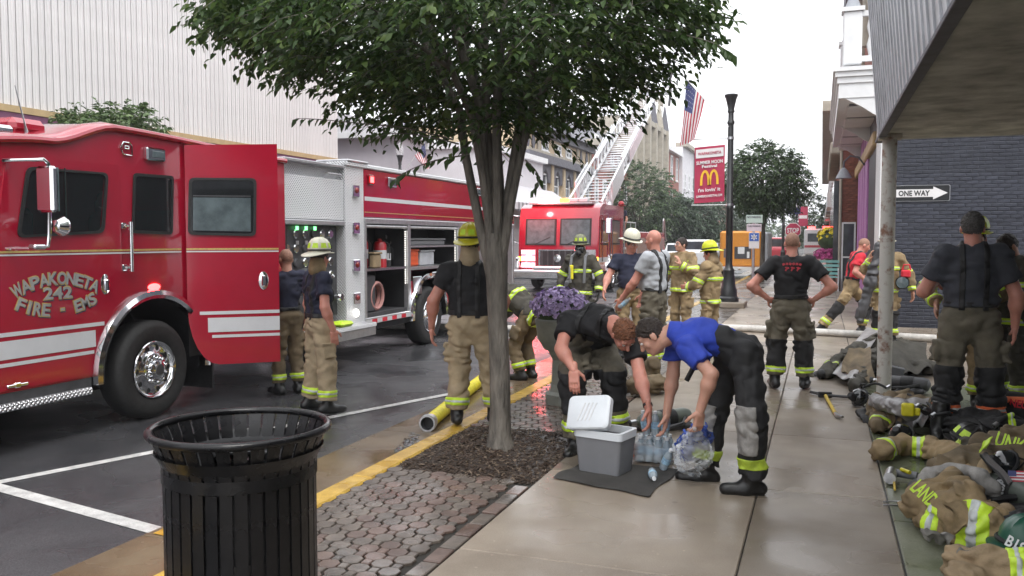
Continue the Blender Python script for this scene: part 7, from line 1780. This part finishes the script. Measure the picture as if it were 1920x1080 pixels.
# sprays that hang clear of the crown: every leaf its own piece
lm_v, lm_q = leaves_np(np.zeros((1, 3)), np.array([[1., 0, 0]]), np.array([[0, 0, 1.]]), np.array([.085]), np.array([.020]))
lme = bpy.data.meshes.new('leaf'); lme.from_pydata([tuple(p) for p in lm_v], [], [tuple(f) for f in lm_q.tolist()]); lme.materials.append(MATS['leaf_near'])
def spray(pix, Y0, Y1, nl, seed):
    rg = random.Random(seed); pts = smooth_pts([gy(x, y, Y0+(Y1-Y0)*i/(len(pix)-1)) for i, (x, y) in enumerate(pix)], 6); q = nb(); q.tube(pts, [.007-.005*i/(len(pts)-1) for i in range(len(pts))], n=5); q.build('branchlet', 'bark', st)
    for i in range(nl):
        t = (i+.6)/nl*(len(pts)-1.01); k = int(t); p = pts[k].lerp(pts[k+1], t-k); d = (pts[k+1]-pts[k]).normalized(); s_ = 1 if i % 2 else -1
        ld = (d*.5+V(0, s_*.4, 0)+V(rg.uniform(-.3, .3), rg.uniform(-.3, .3), -.55+rg.uniform(-.4, .25))).normalized(); nn = V(rg.uniform(-.5, .5), -.8, .6+rg.uniform(-.4, .4)); nn = (nn-ld*nn.dot(ld)).normalized(); sd_ = nn.cross(ld)
        o = bpy.data.objects.new('leaf', lme); COL.objects.link(o); o.parent = st; s = rg.uniform(.75, 1.25)
        o.matrix_local = XF[st.name] @ (Matrix.Translation(p) @ Matrix(((ld.x, sd_.x, nn.x), (ld.y, sd_.y, nn.y), (ld.z, sd_.z, nn.z))).to_4x4() @ Matrix.Scale(s, 4))
spray([(850, 262), (760, 240), (680, 232), (600, 224), (556, 222)], 6.1, 5.9, 26, 1)
spray([(860, 270), (800, 256), (740, 250), (690, 262)], 6.0, 5.8, 17, 2)
spray([(560, 92), (470, 70), (400, 30), (346, 8)], 6.0, 5.7, 24, 3)
spray([(560, 60), (480, 44), (410, 36)], 6.0, 5.8, 16, 7)
spray([(880, 290), (820, 300), (770, 318), (735, 340)], 5.9, 5.6, 16, 4)
spray([(985, 300), (1010, 330), (1000, 360)], 6.2, 6.1, 10, 5)
spray([(1180, 40), (1260, 60), (1330, 78), (1372, 100)], 6.0, 5.9, 26, 6)
# --- other trees
def tree(label, x, y, z0, zc, rx, rz, leaf, mat, n_=700, trunk=.12, seed=1, nm='street_tree', grp=None, dens=10, cone_=False):
    rs = np.random.RandomState(seed); t = thing(nm, label, 'tree', (x, y, z0), group=grp)
    rg = random.Random(seed); q = nb(); q.tube([V(x, y, z0-.02), V(x+.03, y, z0+(zc-z0)*.45), V(x-.02, y, zc)], [trunk, trunk*.8, trunk*.5], n=8); q.build('trunk', 'bark_far', t)
    for i in range(6):
        a = i*1.05+rg.random(); q = nb(); q.tube([V(x, y, z0+(zc-z0)*.5), V(x+rx*.35*math.cos(a), y+rx*.35*math.sin(a), zc-rz*.2), V(x+rx*.7*math.cos(a), y+rx*.7*math.sin(a), zc+rz*.3)], [trunk*.5, trunk*.3, trunk*.08], n=6); q.build('limb', 'bark_far', t)
    d = rs.normal(0, 1, (n_, 3)); d /= np.linalg.norm(d, axis=1)[:, None]; r_ = rs.uniform(.25, 1, n_)**.45
    lump = 1+.28*vnoise((d*1.9+seed).astype(np.float32), seed)
    p = d*(r_*lump)[:, None]*np.array([rx, rx, rz])
    if cone_: p[:, :2] *= (1-.75*np.clip((p[:, 2]/rz+1)/2, 0, 1))[:, None]*1.5
    p += np.array([x, y, zc]); dn = d+rs.normal(0, .5, (n_, 3)); dn /= np.linalg.norm(dn, axis=1)[:, None]
    v, q = twigs_to_leaves(p, dn, np.full(n_, leaf*3.2), dens, leaf, rs); np_mesh('crown', [(v, q)], mat, t, XF[t.name], smooth=False, kind='stuff')
    return t
tree('bushy young tree rising behind the engine cab', -14.6, 14.9, GY, 3.55, 1.35, .85, .12, 'leaf_pale', 1500, seed=2)
tree('low shrubby tree showing above the engine pump bay', -14.8, 24.6, GY, 3.3, .9, .6, .12, 'leaf_pale', 600, seed=3)
p = gy(1200, 375, 62); tree('dense rounded green tree beside the stone building', p.x, 62, GY, 4.3, 2.3, 2.8, .22, 'leaf_mid', 1100, seed=4)
for i, (px_, py_, Y_, rx, rz, lb) in enumerate(((1262, 405, 66, 1.7, 1.6, 'dark low tree right of the dense rounded tree'), (1300, 415, 72, 1.9, 1.6, 'dark street tree behind the lamp banner'), (1338, 418, 80, 2.2, 1.9, 'dark street tree behind the generator'), (1372, 400, 92, 2.6, 2.6, 'tall far tree behind the black lamp shaft'))):
    p = gy(px_, py_, Y_); tree(lb, p.x, Y_, GY, p.z, rx, rz, .24, 'leaf_conifer' if i != 3 else 'leaf_mid', 650, seed=10+i)
p = gy(1437, 330, 34.5); tree('spreading tree on the near pavement beyond the lamp post', -2.15, 34.5, 0, 3.95, 1.45, 1.25, .13, 'leaf_mid', 1700, seed=20, trunk=.10)
p = gy(1527, 412, 95); tree('far round tree at the end of the near pavement', p.x, 95, 0, p.z, 1.9, 2.4, .3, 'leaf_mid', 420, seed=21)
rs2 = np.random.RandomState(9); vs_, qs_ = [], []; o_ = 0
n_ = 2600; P_ = np.stack([rs2.uniform(-60, 22, n_), rs2.uniform(175, 210, n_), -.3+np.abs(rs2.normal(0, 1, n_))*2.3+1.2*np.sin(rs2.uniform(0, 6, n_))], 1); P_[:, 2] = np.clip(P_[:, 2], 0, 7.5)
dn = rs2.normal(0, 1, (n_, 3)); dn /= np.linalg.norm(dn, axis=1)[:, None]; v, q = twigs_to_leaves(P_, dn, np.full(n_, 2.6), 7, .9, rs2)
np_mesh('distant_trees', [(v, q)], 'leaf_mid', smooth=False, kind='stuff', label='belt of distant trees closing the end of the street', cat='trees')
# ================================================================ turnout gear laid out on the pavement
def q3(px, py, z=0.): return gz(px, py, z)
def lump(name, label, cat, prims, mat, at_, bands=(), res=.012, wr=(.028, 9), seed=1, part='cloth', grp=None, flat=None):
    t = thing(name, label, cat, at_, group=grp); inv = XF[t.name]
    pr_ = list(prims)+[cutp((0, 0, .004), (0, 0, -1))]
    np_mesh(part, [implicit(pr_, res, wr, seed)], mat, t, inv)
    for (c, ax_, hw, R_, m_) in bands:
        np_mesh('reflective_band', [implicit(pr_, res*.7, wr, seed, band=(c, ax_, hw, .005, R_))], m_, t, inv)
        if m_ in ('lime', 'lime_dirty'): np_mesh('silver_band', [implicit(pr_, res*.7, wr, seed, band=(c, ax_, hw*.34, .008, R_))], 'silver_tape', t, inv)
    return t
def chain(ps, rs, k=.03, flat=None): return [cone(ps[i], ps[i+1], rs[i], rs[i+1], k, flat) for i in range(len(ps)-1)]
FL = (V(0, 0, 1), .8)
# dark coat with harness by the post
a, b, c, d = q3(1612, 655, .20), q3(1572, 678, .14), q3(1548, 700, .07), q3(1640, 672, .16)
e, f = q3(1700, 650, .20), q3(1725, 690, .10)
lump('turnout_coat', 'dark brown turnout coat heaped at the foot of the canopy post', 'coat',
     chain([a, b, c], [.12, .10, .085])+chain([d, q3(1620, 700, .10), q3(1603, 726, .07)], [.13, .085, .07])+[cone(d, e, .17, .15, .06, FL), ell(q3(1735, 690, .08), (.22, .16, .12)), ell(q3(1690, 690, .06), (.26, .2, .13)), ell(q3(1640, 655, .16), (.2, .16, .22)), ell(q3(1600, 690, .05), (.2, .16, .10))],
     'dark_turnout', q3(1650, 700), [(q3(1600, 725, .09), q3(1620, 700, .10)-q3(1603, 726, .07), .03, .12, 'lime'), (q3(1607, 672, .2), V(.7, .6, 0), .03, .14, 'lime'), (q3(1722, 672, .14), V(.5, .3, .5), .035, .14, 'lime'), (q3(1562, 690, .1), b-c, .02, .12, 'lime_dirty')], seed=3, wr=(.040, 7))
def drape(par, nm, P00, P10, P11, P01, mat, sag=.05, fold=.02, nf=4., seed=0, nx=18, ny=14, th=.008):
    """a loose flap of cloth between four points: folds run across it, edges ragged"""
    rg = random.Random(seed); ph = rg.uniform(0, 6); vs = []
    for j in range(ny+1):
        for i in range(nx+1):
            u, v = i/nx, j/ny; p = (P00*(1-u)+P10*u)*(1-v)+(P01*(1-u)+P11*u)*v
            z = -sag*4*u*(1-u)*v+fold*math.sin(nf*6.28*u+ph+1.3*math.sin(3*v+ph))*(.35+v)+fold*.5*math.sin(nf*3.1*v+5*u+ph)
            p = p+V(fold*.6*math.sin(7*v+ph), fold*.6*math.sin(9*u+ph), z); p.z = max(p.z, .010); vs.append(p)
    m = (nx+1)*(ny+1); n = nb(); q = [(j*(nx+1)+i, j*(nx+1)+i+1, (j+1)*(nx+1)+i+1, (j+1)*(nx+1)+i) for j in range(ny) for i in range(nx)]
    n.add(vs+[p-V(0, 0, th) for p in vs], q+[tuple(m+k for k in f[::-1]) for f in q]); return n.build(nm, mat, par, smooth=60)
def find(lbl): return [o for o in COL.objects if o.get('label') == lbl][0]
ls_ = thing('coat_liner', 'shiny grey liner thrown over the dark coat by the post', 'liner', q3(1590, 690))
drape(ls_, 'cloth', q3(1650, 622, .36), q3(1625, 612, .36), q3(1560, 700, .10), q3(1600, 712, .12), 'patch_plastic', .02, .012, 1.4, 3)
lump('work_glove', 'black work glove lying before the dark coat sleeve', 'glove', hand_prims(q3(1545, 695, .06), V(-.5, -.5, -.1), V(.1, -.2, -1), 1.25, .5, 1)+chain([q3(1552, 690, .08), q3(1540, 702, .06)], [.05, .06]), 'black_rubber', q3(1535, 705), seed=2, wr=None, res=.008)
# breathing sets
def airpack(label, p, q, r, mat='grey_plastic', txt=None):
    t = thing('breathing_set', label, 'air cylinder', (p+q)/2-V(0, 0, r)); d = (q-p).normalized(); L = (q-p).length
    nb().lathe([(.001, -.03), (.02, -.03), (.02, 0), (r*.5, .012), (r*.9, .05), (r, .09), (r, L-.07), (r*.8, L-.02), (r*.3, L), (.001, L)], p, d, n=24).build('cylinder', mat, t)
    nb().lathe([(r+.003, L*.40), (r+.006, L*.41), (r+.006, L*.66), (r+.003, L*.67)], p, d, n=24).build('cylinder_band', 'black_rubber', t)
    nb().cone(p-d*.03, p-d*.10, .03, .026, n=12).build('valve', 'steel', t); nb().cone(p-d*.10, p-d*.13, .04, n=12).build('hand_wheel', 'black_rubber', t)
    x, y, _ = frame(d); nb().box(p+d*L*.5-V(0, 0, r*.9), (.12, .03, L*.42), Matrix((x, y, d)).transposed(), b=.02).build('back_plate', 'dark_grey', t)
    for s_ in (-1, 1): nb().tube([p+d*L*.8+x*.08*s_, p+d*L*.6+x*.18*s_-V(0, 0, .02), p+d*L*.2+x*.2*s_-V(0, 0, r*.6), p+d*.02+x*.1*s_-V(0, 0, r*.8)], .02, n=6).build('strap', 'webbing', t)
    if txt:
        nv = (V(0, 0, CAMH)-(p+q)/2); nv = (nv-d*nv.dot(d)).normalized(); u_ = nv.cross(d)
        n = nb(); text(n, txt, p+d*L*.53+nv*(r+.008), u_ if u_.z > 0 else -u_, d if (u_ if u_.z > 0 else -u_).cross(d).dot(nv) > 0 else -d, .055, .13, .002); n.build('lettering', 'white_vinyl', t, smooth=0, kind='stuff')
    return t
M('cyl_green', (.11, .13, .11), .35, var=.15)
airpack('grey-green air cylinder marked MSA lying on the folded coats', q3(1838, 905, .20), q3(1945, 935, .20), .082, 'cyl_green', 'MSA')
airpack('black breathing set lying among the gear by the post', q3(1655, 715, .10), q3(1745, 722, .11), .075, 'dark_grey')
airpack('air cylinder with black valves lying behind the water bottles', q3(1196, 792, .09), q3(1292, 778, .09), .075, 'cyl_green')
t = thing('grey_radio_case', 'small light grey case set on the black breathing gear', 'case', q3(1680, 712)); nb().box(q3(1681, 700, .17), (.075, .03, .075), Matrix.Rotation(.2, 3, 'Y'), b=.012).build('case', 'grey_plastic', t); nb().box(q3(1681, 688, .22), (.03, .012, .012), b=.004).build('handle', 'black_rubber', t)
def mask(label, p, d, s=1.):
    t = thing('face_mask', label, 'face mask', p-V(0, 0, .09*s)); d = Vector(d).normalized()
    nb().lathe([(.085*s, -.03*s), (.092*s, 0), (.082*s, .04*s), (.05*s, .075*s), (.001, .085*s)], p, d, n=18).build('visor', 'glass_dark', t); x, y, _ = frame(d)
    nb().lathe([(.04*s, .05*s), (.04*s, .11*s), (.025*s, .13*s), (.001, .13*s)], p-y*.04*s, d, n=12).build('regulator', 'black_rubber', t)
    nb().tube([p+(x*math.cos(i*.524)+y*math.sin(i*.524))*.092*s for i in range(12)], .012*s, n=6, close=True).build('face_seal', 'black_rubber', t)
    for k in range(4): a = k*1.57+.78; nb().tube([p+(x*math.cos(a)+y*math.sin(a))*.09*s, p+(x*math.cos(a)+y*math.sin(a))*.11*s-d*.06*s, p-d*.11*s], .008*s, n=5).build('head_strap', 'webbing', t)
mask('black breathing mask beside the heap at the post', q3(1612, 745, .09), (-.6, -.5, .5)); mask('black breathing mask lying in front of the tan-lined coat', q3(1725, 775, .14), (.3, -.6, .6)); mask('black breathing mask next to the lime-spotted helmet', q3(1690, 815, .09), (-.3, -.6, .7))
mask('black breathing mask on the coat with the flag patch', q3(1885, 868, .30), (-.6, -.4, .5), .9)
# coats nearer the camera
a, b = q3(1655, 770, .10), q3(1745, 765, .13)
lump('turnout_coat', 'worn grey-brown coat lying under the yellow alarm beside the tall man', 'coat', [cone(a, b, .15, .15, .05, FL), cone(q3(1650, 758, .14), q3(1700, 748, .18), .11, .10)]+chain([a, q3(1645, 800, .06)], [.10, .07])+[cone(b, q3(1770, 800, .07), .11, .08)], 'brown_turnout', q3(1700, 800), [(q3(1650, 795, .06), V(.2, -.5, 0), .025, .1, 'lime')], seed=8)
lump('plastic_sleeve', 'grey plastic sheet draped on the worn coat', 'sheet', [cone(q3(1645, 752, .22), q3(1700, 770, .22), .09, .10, .04, FL)], 'patch_plastic', q3(1680, 790), seed=5, wr=(.02, 13))
t = lump('yellow_regulator', 'yellow lapel alarm resting on the worn coat', 'alarm', [rbox(q3(1702, 768, .27), (.05, .03, .055), None, .02), rbox(q3(1718, 772, .25), (.03, .03, .03), None, .012)], 'helmet_yellow', q3(1705, 790), seed=5, wr=None, res=.007)
lump('coat_sleeve', 'tan coat sleeve with lime cuff bands reaching over the kerb joint', 'coat', chain([q3(1650, 848, .075), q3(1688, 832, .085), q3(1735, 838, .085), q3(1790, 862, .09)], [.085, .08, .085, .12]), 'tan_turnout', q3(1700, 860), [(q3(1664, 843, .08), q3(1688, 832, .085)-q3(1650, 848, .075), .03, .13, 'lime'), (q3(1722, 836, .085), V(1, -.1, 0), .045, .14, 'lime')], seed=9)
a, b = q3(1800, 890, .14), q3(1935, 870, .18)
lump('turnout_coat', 'brown coat lettered in lime with a flag patch at the edge of the pile', 'coat', [cone(a, b, .20, .24, .06, FL), cone(q3(1850, 850, .2), q3(1935, 835, .22), .14, .16)]+chain([a, q3(1770, 900, .1)], [.14, .09]), 'brown_turnout', q3(1870, 920), seed=11, wr=(.034, 8))
a, b = q3(1748, 945, .13), q3(1850, 985, .13)
lump('turnout_coat', 'tan coat lettered LAND with wide lime bands, folded nearest the drain joint', 'coat', [cone(a, b, .18, .15, .06, FL)]+chain([q3(1778, 905, .24), q3(1815, 935, .24), q3(1850, 975, .19), q3(1895, 1015, .10)], [.085, .085, .08, .07])+chain([q3(1800, 990, .10), q3(1842, 1000, .105), q3(1885, 1012, .10)], [.10, .105, .10])+[ell(q3(1760, 980, .07), (.12, .12, .07))], 'tan_turnout', q3(1790, 1000),
     [(q3(1828, 997, .105), V(1, -.35, 0), .085, .17, 'lime'), (q3(1748, 985, .07), V(.8, -.6, 0), .045, .12, 'lime')], seed=14, wr=(.030, 9), res=.010)
lump('turnout_trousers', 'tan and grey trousers crumpled in front of the lettered coat', 'trousers', chain([q3(1800, 1050, .09), q3(1850, 1062, .10), q3(1940, 1075, .10)], [.09, .10, .12])+[ell(q3(1815, 1085, .07), (.12, .12, .08))], 'leather_tan', q3(1830, 1070), [(q3(1905, 1072, .1), V(1, 0, 0), .04, .2, 'lime')], seed=15)
lump('protective_hood', 'grey knit hood folded over the coat lettered LAND', 'hood', chain([q3(1732, 912, .22), q3(1745, 890, .27), q3(1785, 878, .31), q3(1835, 895, .30), q3(1858, 915, .24)], [.05, .055, .045, .05, .06], flat=(V(.3, .8, .3).normalized(), .7)), 'patch_grey', q3(1790, 960), seed=16, wr=(.009, 12), res=.009)
nv = (V(0, 0, CAMH)-q3(1738, 930, .2)).normalized()
def lay_text(label_root, txt, pa, pb, hgt, mat, lift=.012):
    c = (pa+pb)/2; nv = (V(0, 0, CAMH)-c).normalized(); x = (pb-pa); x = (x-nv*x.dot(nv)); L = x.length; x.normalize(); y = nv.cross(x)
    n = nb(); text(n, txt, c+nv*lift, x, y, hgt, L, .004); return n.build('lettering', mat, label_root, smooth=0, kind='stuff')
lay_text(find('tan coat lettered LAND with wide lime bands, folded nearest the drain joint'), 'LAND', q3(1716, 908, .235), q3(1752, 942, .235), .085, 'lime', .03)
lay_text(find('brown coat lettered in lime with a flag patch at the edge of the pile'), 'UNK', q3(1868, 822, .33), q3(1922, 840, .33), .10, 'lime', .035)
fp_ = find('brown coat lettered in lime with a flag patch at the edge of the pile'); c = q3(1908, 893, .36)
nv = (V(0, 0, CAMH)-c).normalized(); x = V(1, .2, 0); x = (x-nv*x.dot(nv)).normalized(); y = nv.cross(x)
for i in range(7): nb().prism([c+x*-.045+y*(-.03+i*.0086), c+x*.045+y*(-.03+i*.0086), c+x*.045+y*(-.03+i*.0086+.0084), c+x*-.045+y*(-.03+i*.0086+.0084)], nv*.003).build('flag_patch_stripe', 'flag_red' if i % 2 == 0 else 'flag_white', fp_, smooth=0)
nb().prism([c+x*-.045+y*.0+nv*.0035, c+x*-.005+y*.0+nv*.0035, c+x*-.005+y*.03+nv*.0035, c+x*-.045+y*.03+nv*.0035], nv*.002).build('flag_patch_canton', 'flag_blue', fp_, smooth=0)
# helmets on the ground
hm = thing('fire_helmet', 'black fire helmet with lime reflective squares set among the coats', 'helmet', q3(1805, 850)); helmet(hm, XF[hm.name] @ q3(1805, 845, .03), (-.6, -.5, .3), (.15, -.25, 1), 'helmet_black', 1.15, 'lime', None)
M('helmet_green', (.015, .085, .055), .35, var=.2)
hm2 = thing('fire_helmet', 'dark green helmet with a B18 shield at the near end of the pile', 'helmet', q3(1912, 1055)); helmet(hm2, XF[hm2.name] @ q3(1915, 1050, .06), (-.75, -.65, .2), (-.2, -.3, 1), 'helmet_green', 1.15, None, None)
lay_text(hm2, 'B18', q3(1888, 1012, .20), q3(1922, 1030, .20), .055, 'white_vinyl', .05)
# black kit bag with red name
bgk = thing('kit_holdall', 'black holdall with an orange band and red name letters under the canopy', 'bag', q3(1905, 800)); inv = XF[bgk.name]
np_mesh('bag', [implicit([cone(q3(1880, 770, .17), q3(1980, 775, .17), .17, .17, .05), cutp((0, 0, .004), (0, 0, -1))], .012, (.012, 7), 2)], 'black_turnout', bgk, inv)
np_mesh('orange_band', [implicit([cone(q3(1880, 770, .17), q3(1980, 775, .17), .17, .17, .05), cutp(q3(1900, 770, .27), (0, 0, -1)), cutp(q3(1900, 770, .315), (0, 0, 1))], .008, (.012, 7), 2, band=(q3(1920, 770, .27), V(1, 0, 0), .4, .004, .6))], 'orange_tape', bgk, inv)
lay_text(bgk, 'M NEU', q3(1876, 752, .24), q3(1926, 760, .24), .07, 'red_cloth', .16)
# tools
ax_ = thing('forcible_entry_axe', 'yellow-handled pry axe with steel head lying on the pavement', 'axe', q3(1560, 765))
p0_, p1_ = q3(1548, 742, .025), q3(1566, 775, .02); nb().tube([p0_, p0_.lerp(p1_, .5), p1_], [.018, .016, .018], n=8).build('handle', 'wood_yellow', ax_)
nb().tube([p1_, q3(1570, 780, .02), q3(1580, 782, .03)], [.016, .02, .012], n=8).build('claw', 'steel', ax_); nb().box(q3(1547, 740, .03), (.07, .014, .03), Matrix.Rotation(.2, 3, 'Z'), b=.006).build('axe_head', 'black_rubber', ax_)
nb().tube([q3(1520, 735, .02), q3(1548, 741, .025), q3(1602, 745, .02)], .016, n=8).build('pry_bar', 'dark_grey', ax_)
pl_ = thing('pliers', 'steel pliers lying on the mossy slab by the lettered coat', 'pliers', q3(1680, 948))
for k in (-1, 1): nb().tube([q3(1656, 944+k*3, .012), q3(1680, 944+k*4, .015), q3(1704, 942, .02)], .006, n=6).build('jaw', 'steel', pl_)
nb().cone(q3(1702, 942, .01), q3(1718, 940, .06), .02, n=8).build('grip', 'black_rubber', pl_)
fl_ = thing('hand_torch', 'grey and yellow right-angle torch lying by the tan sleeve', 'torch', q3(1690, 885)); nb().tube([q3(1672, 885, .05), q3(1720, 893, .05)], .028, n=10).build('barrel', 'grey_plastic', fl_); nb().cone(q3(1672, 885, .05), q3(1668, 897, .05), .04, n=12).build('head', 'steel', fl_); nb().tube([q3(1676, 896, .03), q3(1678, 918, .02)], .008, n=6).build('clip', 'wood_yellow', fl_); nb().cone(q3(1690, 880, .085), q3(1706, 886, .085), .014, n=8).build('switch', 'helmet_yellow', fl_)
# loose straps and air hoses over the pile
rg = random.Random(6)
for i in range(7):
    st_ = q3(1600+i*42, 735+i*14, .1); n = nb(); pts = [st_]
    for k in range(5): pts.append(pts[-1]+V(rg.uniform(-.15, .2), rg.uniform(-.12, .1), 0)); pts[-1].z = .10+rg.uniform(0, .14)
    t = thing('air_hose', ('black air hose curling over the gear by the post', 'black air hose across the breathing set', 'black air hose over the worn coat', 'black air hose beside the yellow alarm', 'black air hose behind the lime-spotted helmet', 'black air hose in front of the tall man boots', 'black air hose beside the holdall')[i], 'hose', st_); n.tube(smooth_pts(pts, 5), .013, n=7); n.build('hose', 'black_rubber', t); nb().cone(pts[-1], pts[-1]+V(.03, .02, .02), .02, n=8).build('connector', 'steel', t)
# spare coat heap behind the bending men
lump('turnout_coat', 'small heap of tan gear with lime bands behind the bending men', 'coat', [cone(q3(1195, 725, .10), q3(1232, 715, .14), .14, .12, .05, FL), ell(q3(1222, 690, .25), (.11, .1, .14)), cone(q3(1225, 700, .18), q3(1245, 728, .05), .07, .055)], 'brown_turnout', q3(1215, 730), [(q3(1232, 698, .18), V(.4, -.3, .7), .03, .12, 'lime'), (q3(1240, 722, .07), V(.6, -.4, -.5), .025, .1, 'lime')], seed=19)
# the lamp and coat carried by the man behind the post
rl = thing('hand_lamp', 'red hand lamp with round lens carried by the firefighter at the hose', 'lamp', gy(1692, 530, 14.9)); c = gy(1692, 530, 14.9)
nb().lathe([(.10, 0), (.105, .03), (.08, .12), (.05, .16), (.001, .17)], c, (.1, 1, 0), n=18).build('head', 'black_rubber', rl); nb().lathe([(.09, .002), (.001, -.01)], c, (.1, 1, 0), n=18).build('lens', 'glass_grey', rl); nb().box(c+V(.05, .06, .14), (.07, .06, .06), b=.02).build('body', 'red_cloth', rl); nb().tube([c+V(0, .06, .2), c+V(.02, .06, .28), c+V(.1, .06, .28), c+V(.12, .06, .2)], .015, n=6).build('handle', 'red_cloth', rl)
cc = thing('carried_coat', 'shiny dark coat hanging from the arm of the man at the hose', 'coat', gy(1625, 620, 14.95)); inv = XF[cc.name]
a, b, c_ = gy(1645, 460, 14.9), gy(1632, 530, 14.85), gy(1612, 598, 14.85)
np_mesh('cloth', [implicit([cone(a, b, .07, .10, .04), cone(b, c_, .10, .08, .04)], .014, (.03, 6), 3)], 'dark_grey', cc, inv)

# loose flaps, openings and linings that break up the heaps
fl1 = find('tan coat lettered LAND with wide lime bands, folded nearest the drain joint')
drape(fl1, 'coat_flap', q3(1770, 935, .27), q3(1860, 940, .26), q3(1905, 1000, .12), q3(1790, 985, .16), 'tan_turnout', .03, .022, 2.6, 5)
drape(fl1, 'collar_flap', q3(1722, 925, .20), q3(1765, 893, .25), q3(1745, 885, .20), q3(1706, 918, .12), 'black_turnout', .0, .012, 2, 6)
drape(fl1, 'lining', q3(1735, 992, .10), q3(1790, 1002, .13), q3(1775, 1022, .02), q3(1722, 1000, .02), 'patch_grey', .0, .016, 2.4, 7)
fl2 = find('brown coat lettered in lime with a flag patch at the edge of the pile')
drape(fl2, 'coat_flap', q3(1790, 852, .24), q3(1880, 842, .30), q3(1850, 895, .27), q3(1775, 900, .14), 'tan_turnout', .03, .025, 2.4, 8)
drape(fl2, 'strap', q3(1835, 850, .33), q3(1850, 848, .34), q3(1900, 905, .36), q3(1885, 908, .34), 'webbing', 0, .008, 1, 9)
drape(fl2, 'lime_strip', q3(1845, 826, .36), q3(1862, 818, .37), q3(1850, 838, .37), q3(1836, 846, .36), 'lime', 0, .004, 1, 10)
fl3 = find('worn grey-brown coat lying under the yellow alarm beside the tall man')
drape(fl3, 'coat_flap', q3(1640, 748, .24), q3(1700, 738, .26), q3(1690, 792, .12), q3(1632, 790, .05), 'leather_tan', .03, .02, 2.2, 11)
drape(fl3, 'lining', q3(1660, 742, .27), q3(1742, 748, .25), q3(1735, 790, .12), q3(1680, 800, .06), 'patch_plastic', .04, .022, 2.6, 12)
fl4 = find('dark brown turnout coat heaped at the foot of the canopy post')
drape(fl4, 'coat_flap', q3(1650, 640, .36), q3(1735, 640, .30), q3(1745, 690, .12), q3(1660, 695, .14), 'dark_turnout', .04, .025, 2.5, 13)
drape(fl4, 'coat_flap', q3(1590, 655, .30), q3(1630, 650, .33), q3(1640, 712, .12), q3(1575, 700, .10), 'brown_turnout', .02, .02, 2, 14)
fl5 = find('tan and grey trousers crumpled in front of the lettered coat')
drape(fl5, 'lining', q3(1795, 1030, .16), q3(1830, 1035, .17), q3(1835, 1080, .06), q3(1785, 1075, .03), 'patch_grey', .0, .018, 2, 15)
drape(fl5, 'cuff', q3(1780, 1060, .08), q3(1812, 1066, .12), q3(1830, 1090, .05), q3(1790, 1090, .02), 'black_turnout', .0, .015, 2, 16)
bt_ = thing('rubber_boot', 'black fire boot standing behind the lime-spotted helmet', 'boot', q3(1760, 822)); inv = XF[bt_.name]; p = q3(1758, 812, .05)
np_mesh('boot', [implicit([cone(p, p+V(-.02, -.16, -.005), .05, .045, .03), cone(p+V(0, .02, 0), p+V(.03, .05, .26), .062, .075, .03, None, 1), cutp((0, 0, .004), (0, 0, -1))], .009, (.004, 14), 2)], 'boot', bt_, inv)
for i, (px_, py_, z_, lb) in enumerate(((1752, 900, .07, 'black leather glove lying below the tan coat sleeve'), (1870, 965, .18, 'tan leather glove resting on the lettered coat'), (1615, 775, .05, 'black glove lying beside the pry axe'))):
    g_ = thing('work_glove', lb, 'glove', q3(px_, py_)); p = q3(px_, py_, z_)
    np_mesh('glove', [implicit([t_[:3]+(t_[3]+.006, t_[4]+.006)+t_[5:] if t_[0] == 'c' else t_ for t_ in hand_prims(p, V(-.8+.5*i, -.6, -.05), V(.1, -.1, -1), 1.2, .35, 1)]+[cone(p+V(.05, .04, .01), p, .048, .042, .02)], .007)], ('black_rubber', 'leather_tan', 'black_rubber')[i], g_, XF[g_.name])
lump('turnout_coat', 'black coat bundled between the tall man boots and the holdall', 'coat', [ell(q3(1835, 800, .10), (.26, .2, .16)), cone(q3(1800, 800, .12), q3(1870, 815, .14), .13, .12, .05, FL), cone(q3(1870, 800, .16), q3(1925, 812, .12), .11, .10)], 'black_turnout', q3(1840, 810), [(q3(1895, 806, .14), V(1, 0, 0), .03, .16, 'lime')], seed=23, wr=(.035, 8))
lump('turnout_trousers', 'dark trousers dropped in front of the black bundled coat', 'trousers', chain([q3(1775, 858, .08), q3(1815, 848, .12), q3(1860, 866, .14)], [.09, .11, .10])+[ell(q3(1840, 860, .06), (.2, .14, .12))], 'dark_turnout', q3(1810, 870), [(q3(1790, 855, .09), V(1, .2, 0), .03, .14, 'lime_dirty')], seed=24, wr=(.03, 8))
lump('harness_pack', 'black harness pack lying beside the green helmet', 'harness', [rbox(q3(1900, 975, .09), (.16, .13, .08), None, .03), cone(q3(1870, 990, .14), q3(1925, 965, .20), .05, .05), ell(q3(1925, 990, .1), (.12, .14, .12))], 'webbing', q3(1905, 990), seed=25, wr=(.022, 10))
for i, (pa, pb) in enumerate(((q3(1868, 975, .20), q3(1905, 958, .24)), (q3(1882, 988, .2), q3(1925, 972, .22)))):
    drape(find('black harness pack lying beside the green helmet'), 'strap', pa, pa+V(.03, -.03, .0), pb+V(.03, -.03, 0), pb, 'silver_tape' if i else 'webbing', 0, .004, 1, 30+i)
# ---------------------------------------------------------------- damp air down the street
M('haze_vol', (1, 1, 1)); hm_ = MATS['haze_vol']; t = hm_.node_tree
for n_ in list(t.nodes):
    if n_.type != 'OUTPUT_MATERIAL': t.nodes.remove(n_)
pv = t.nodes.new('ShaderNodeVolumePrincipled'); pv.inputs['Color'].default_value = (.95, .96, 1, 1); pv.inputs['Density'].default_value = .0011; pv.inputs['Anisotropy'].default_value = .2
t.links.new(pv.outputs[0], t.nodes['Material Output'].inputs['Volume'])
nb().bb(-910, 910, -310, 1510, -1.4, 26).build('haze', 'haze_vol', smooth=0, kind='stuff')
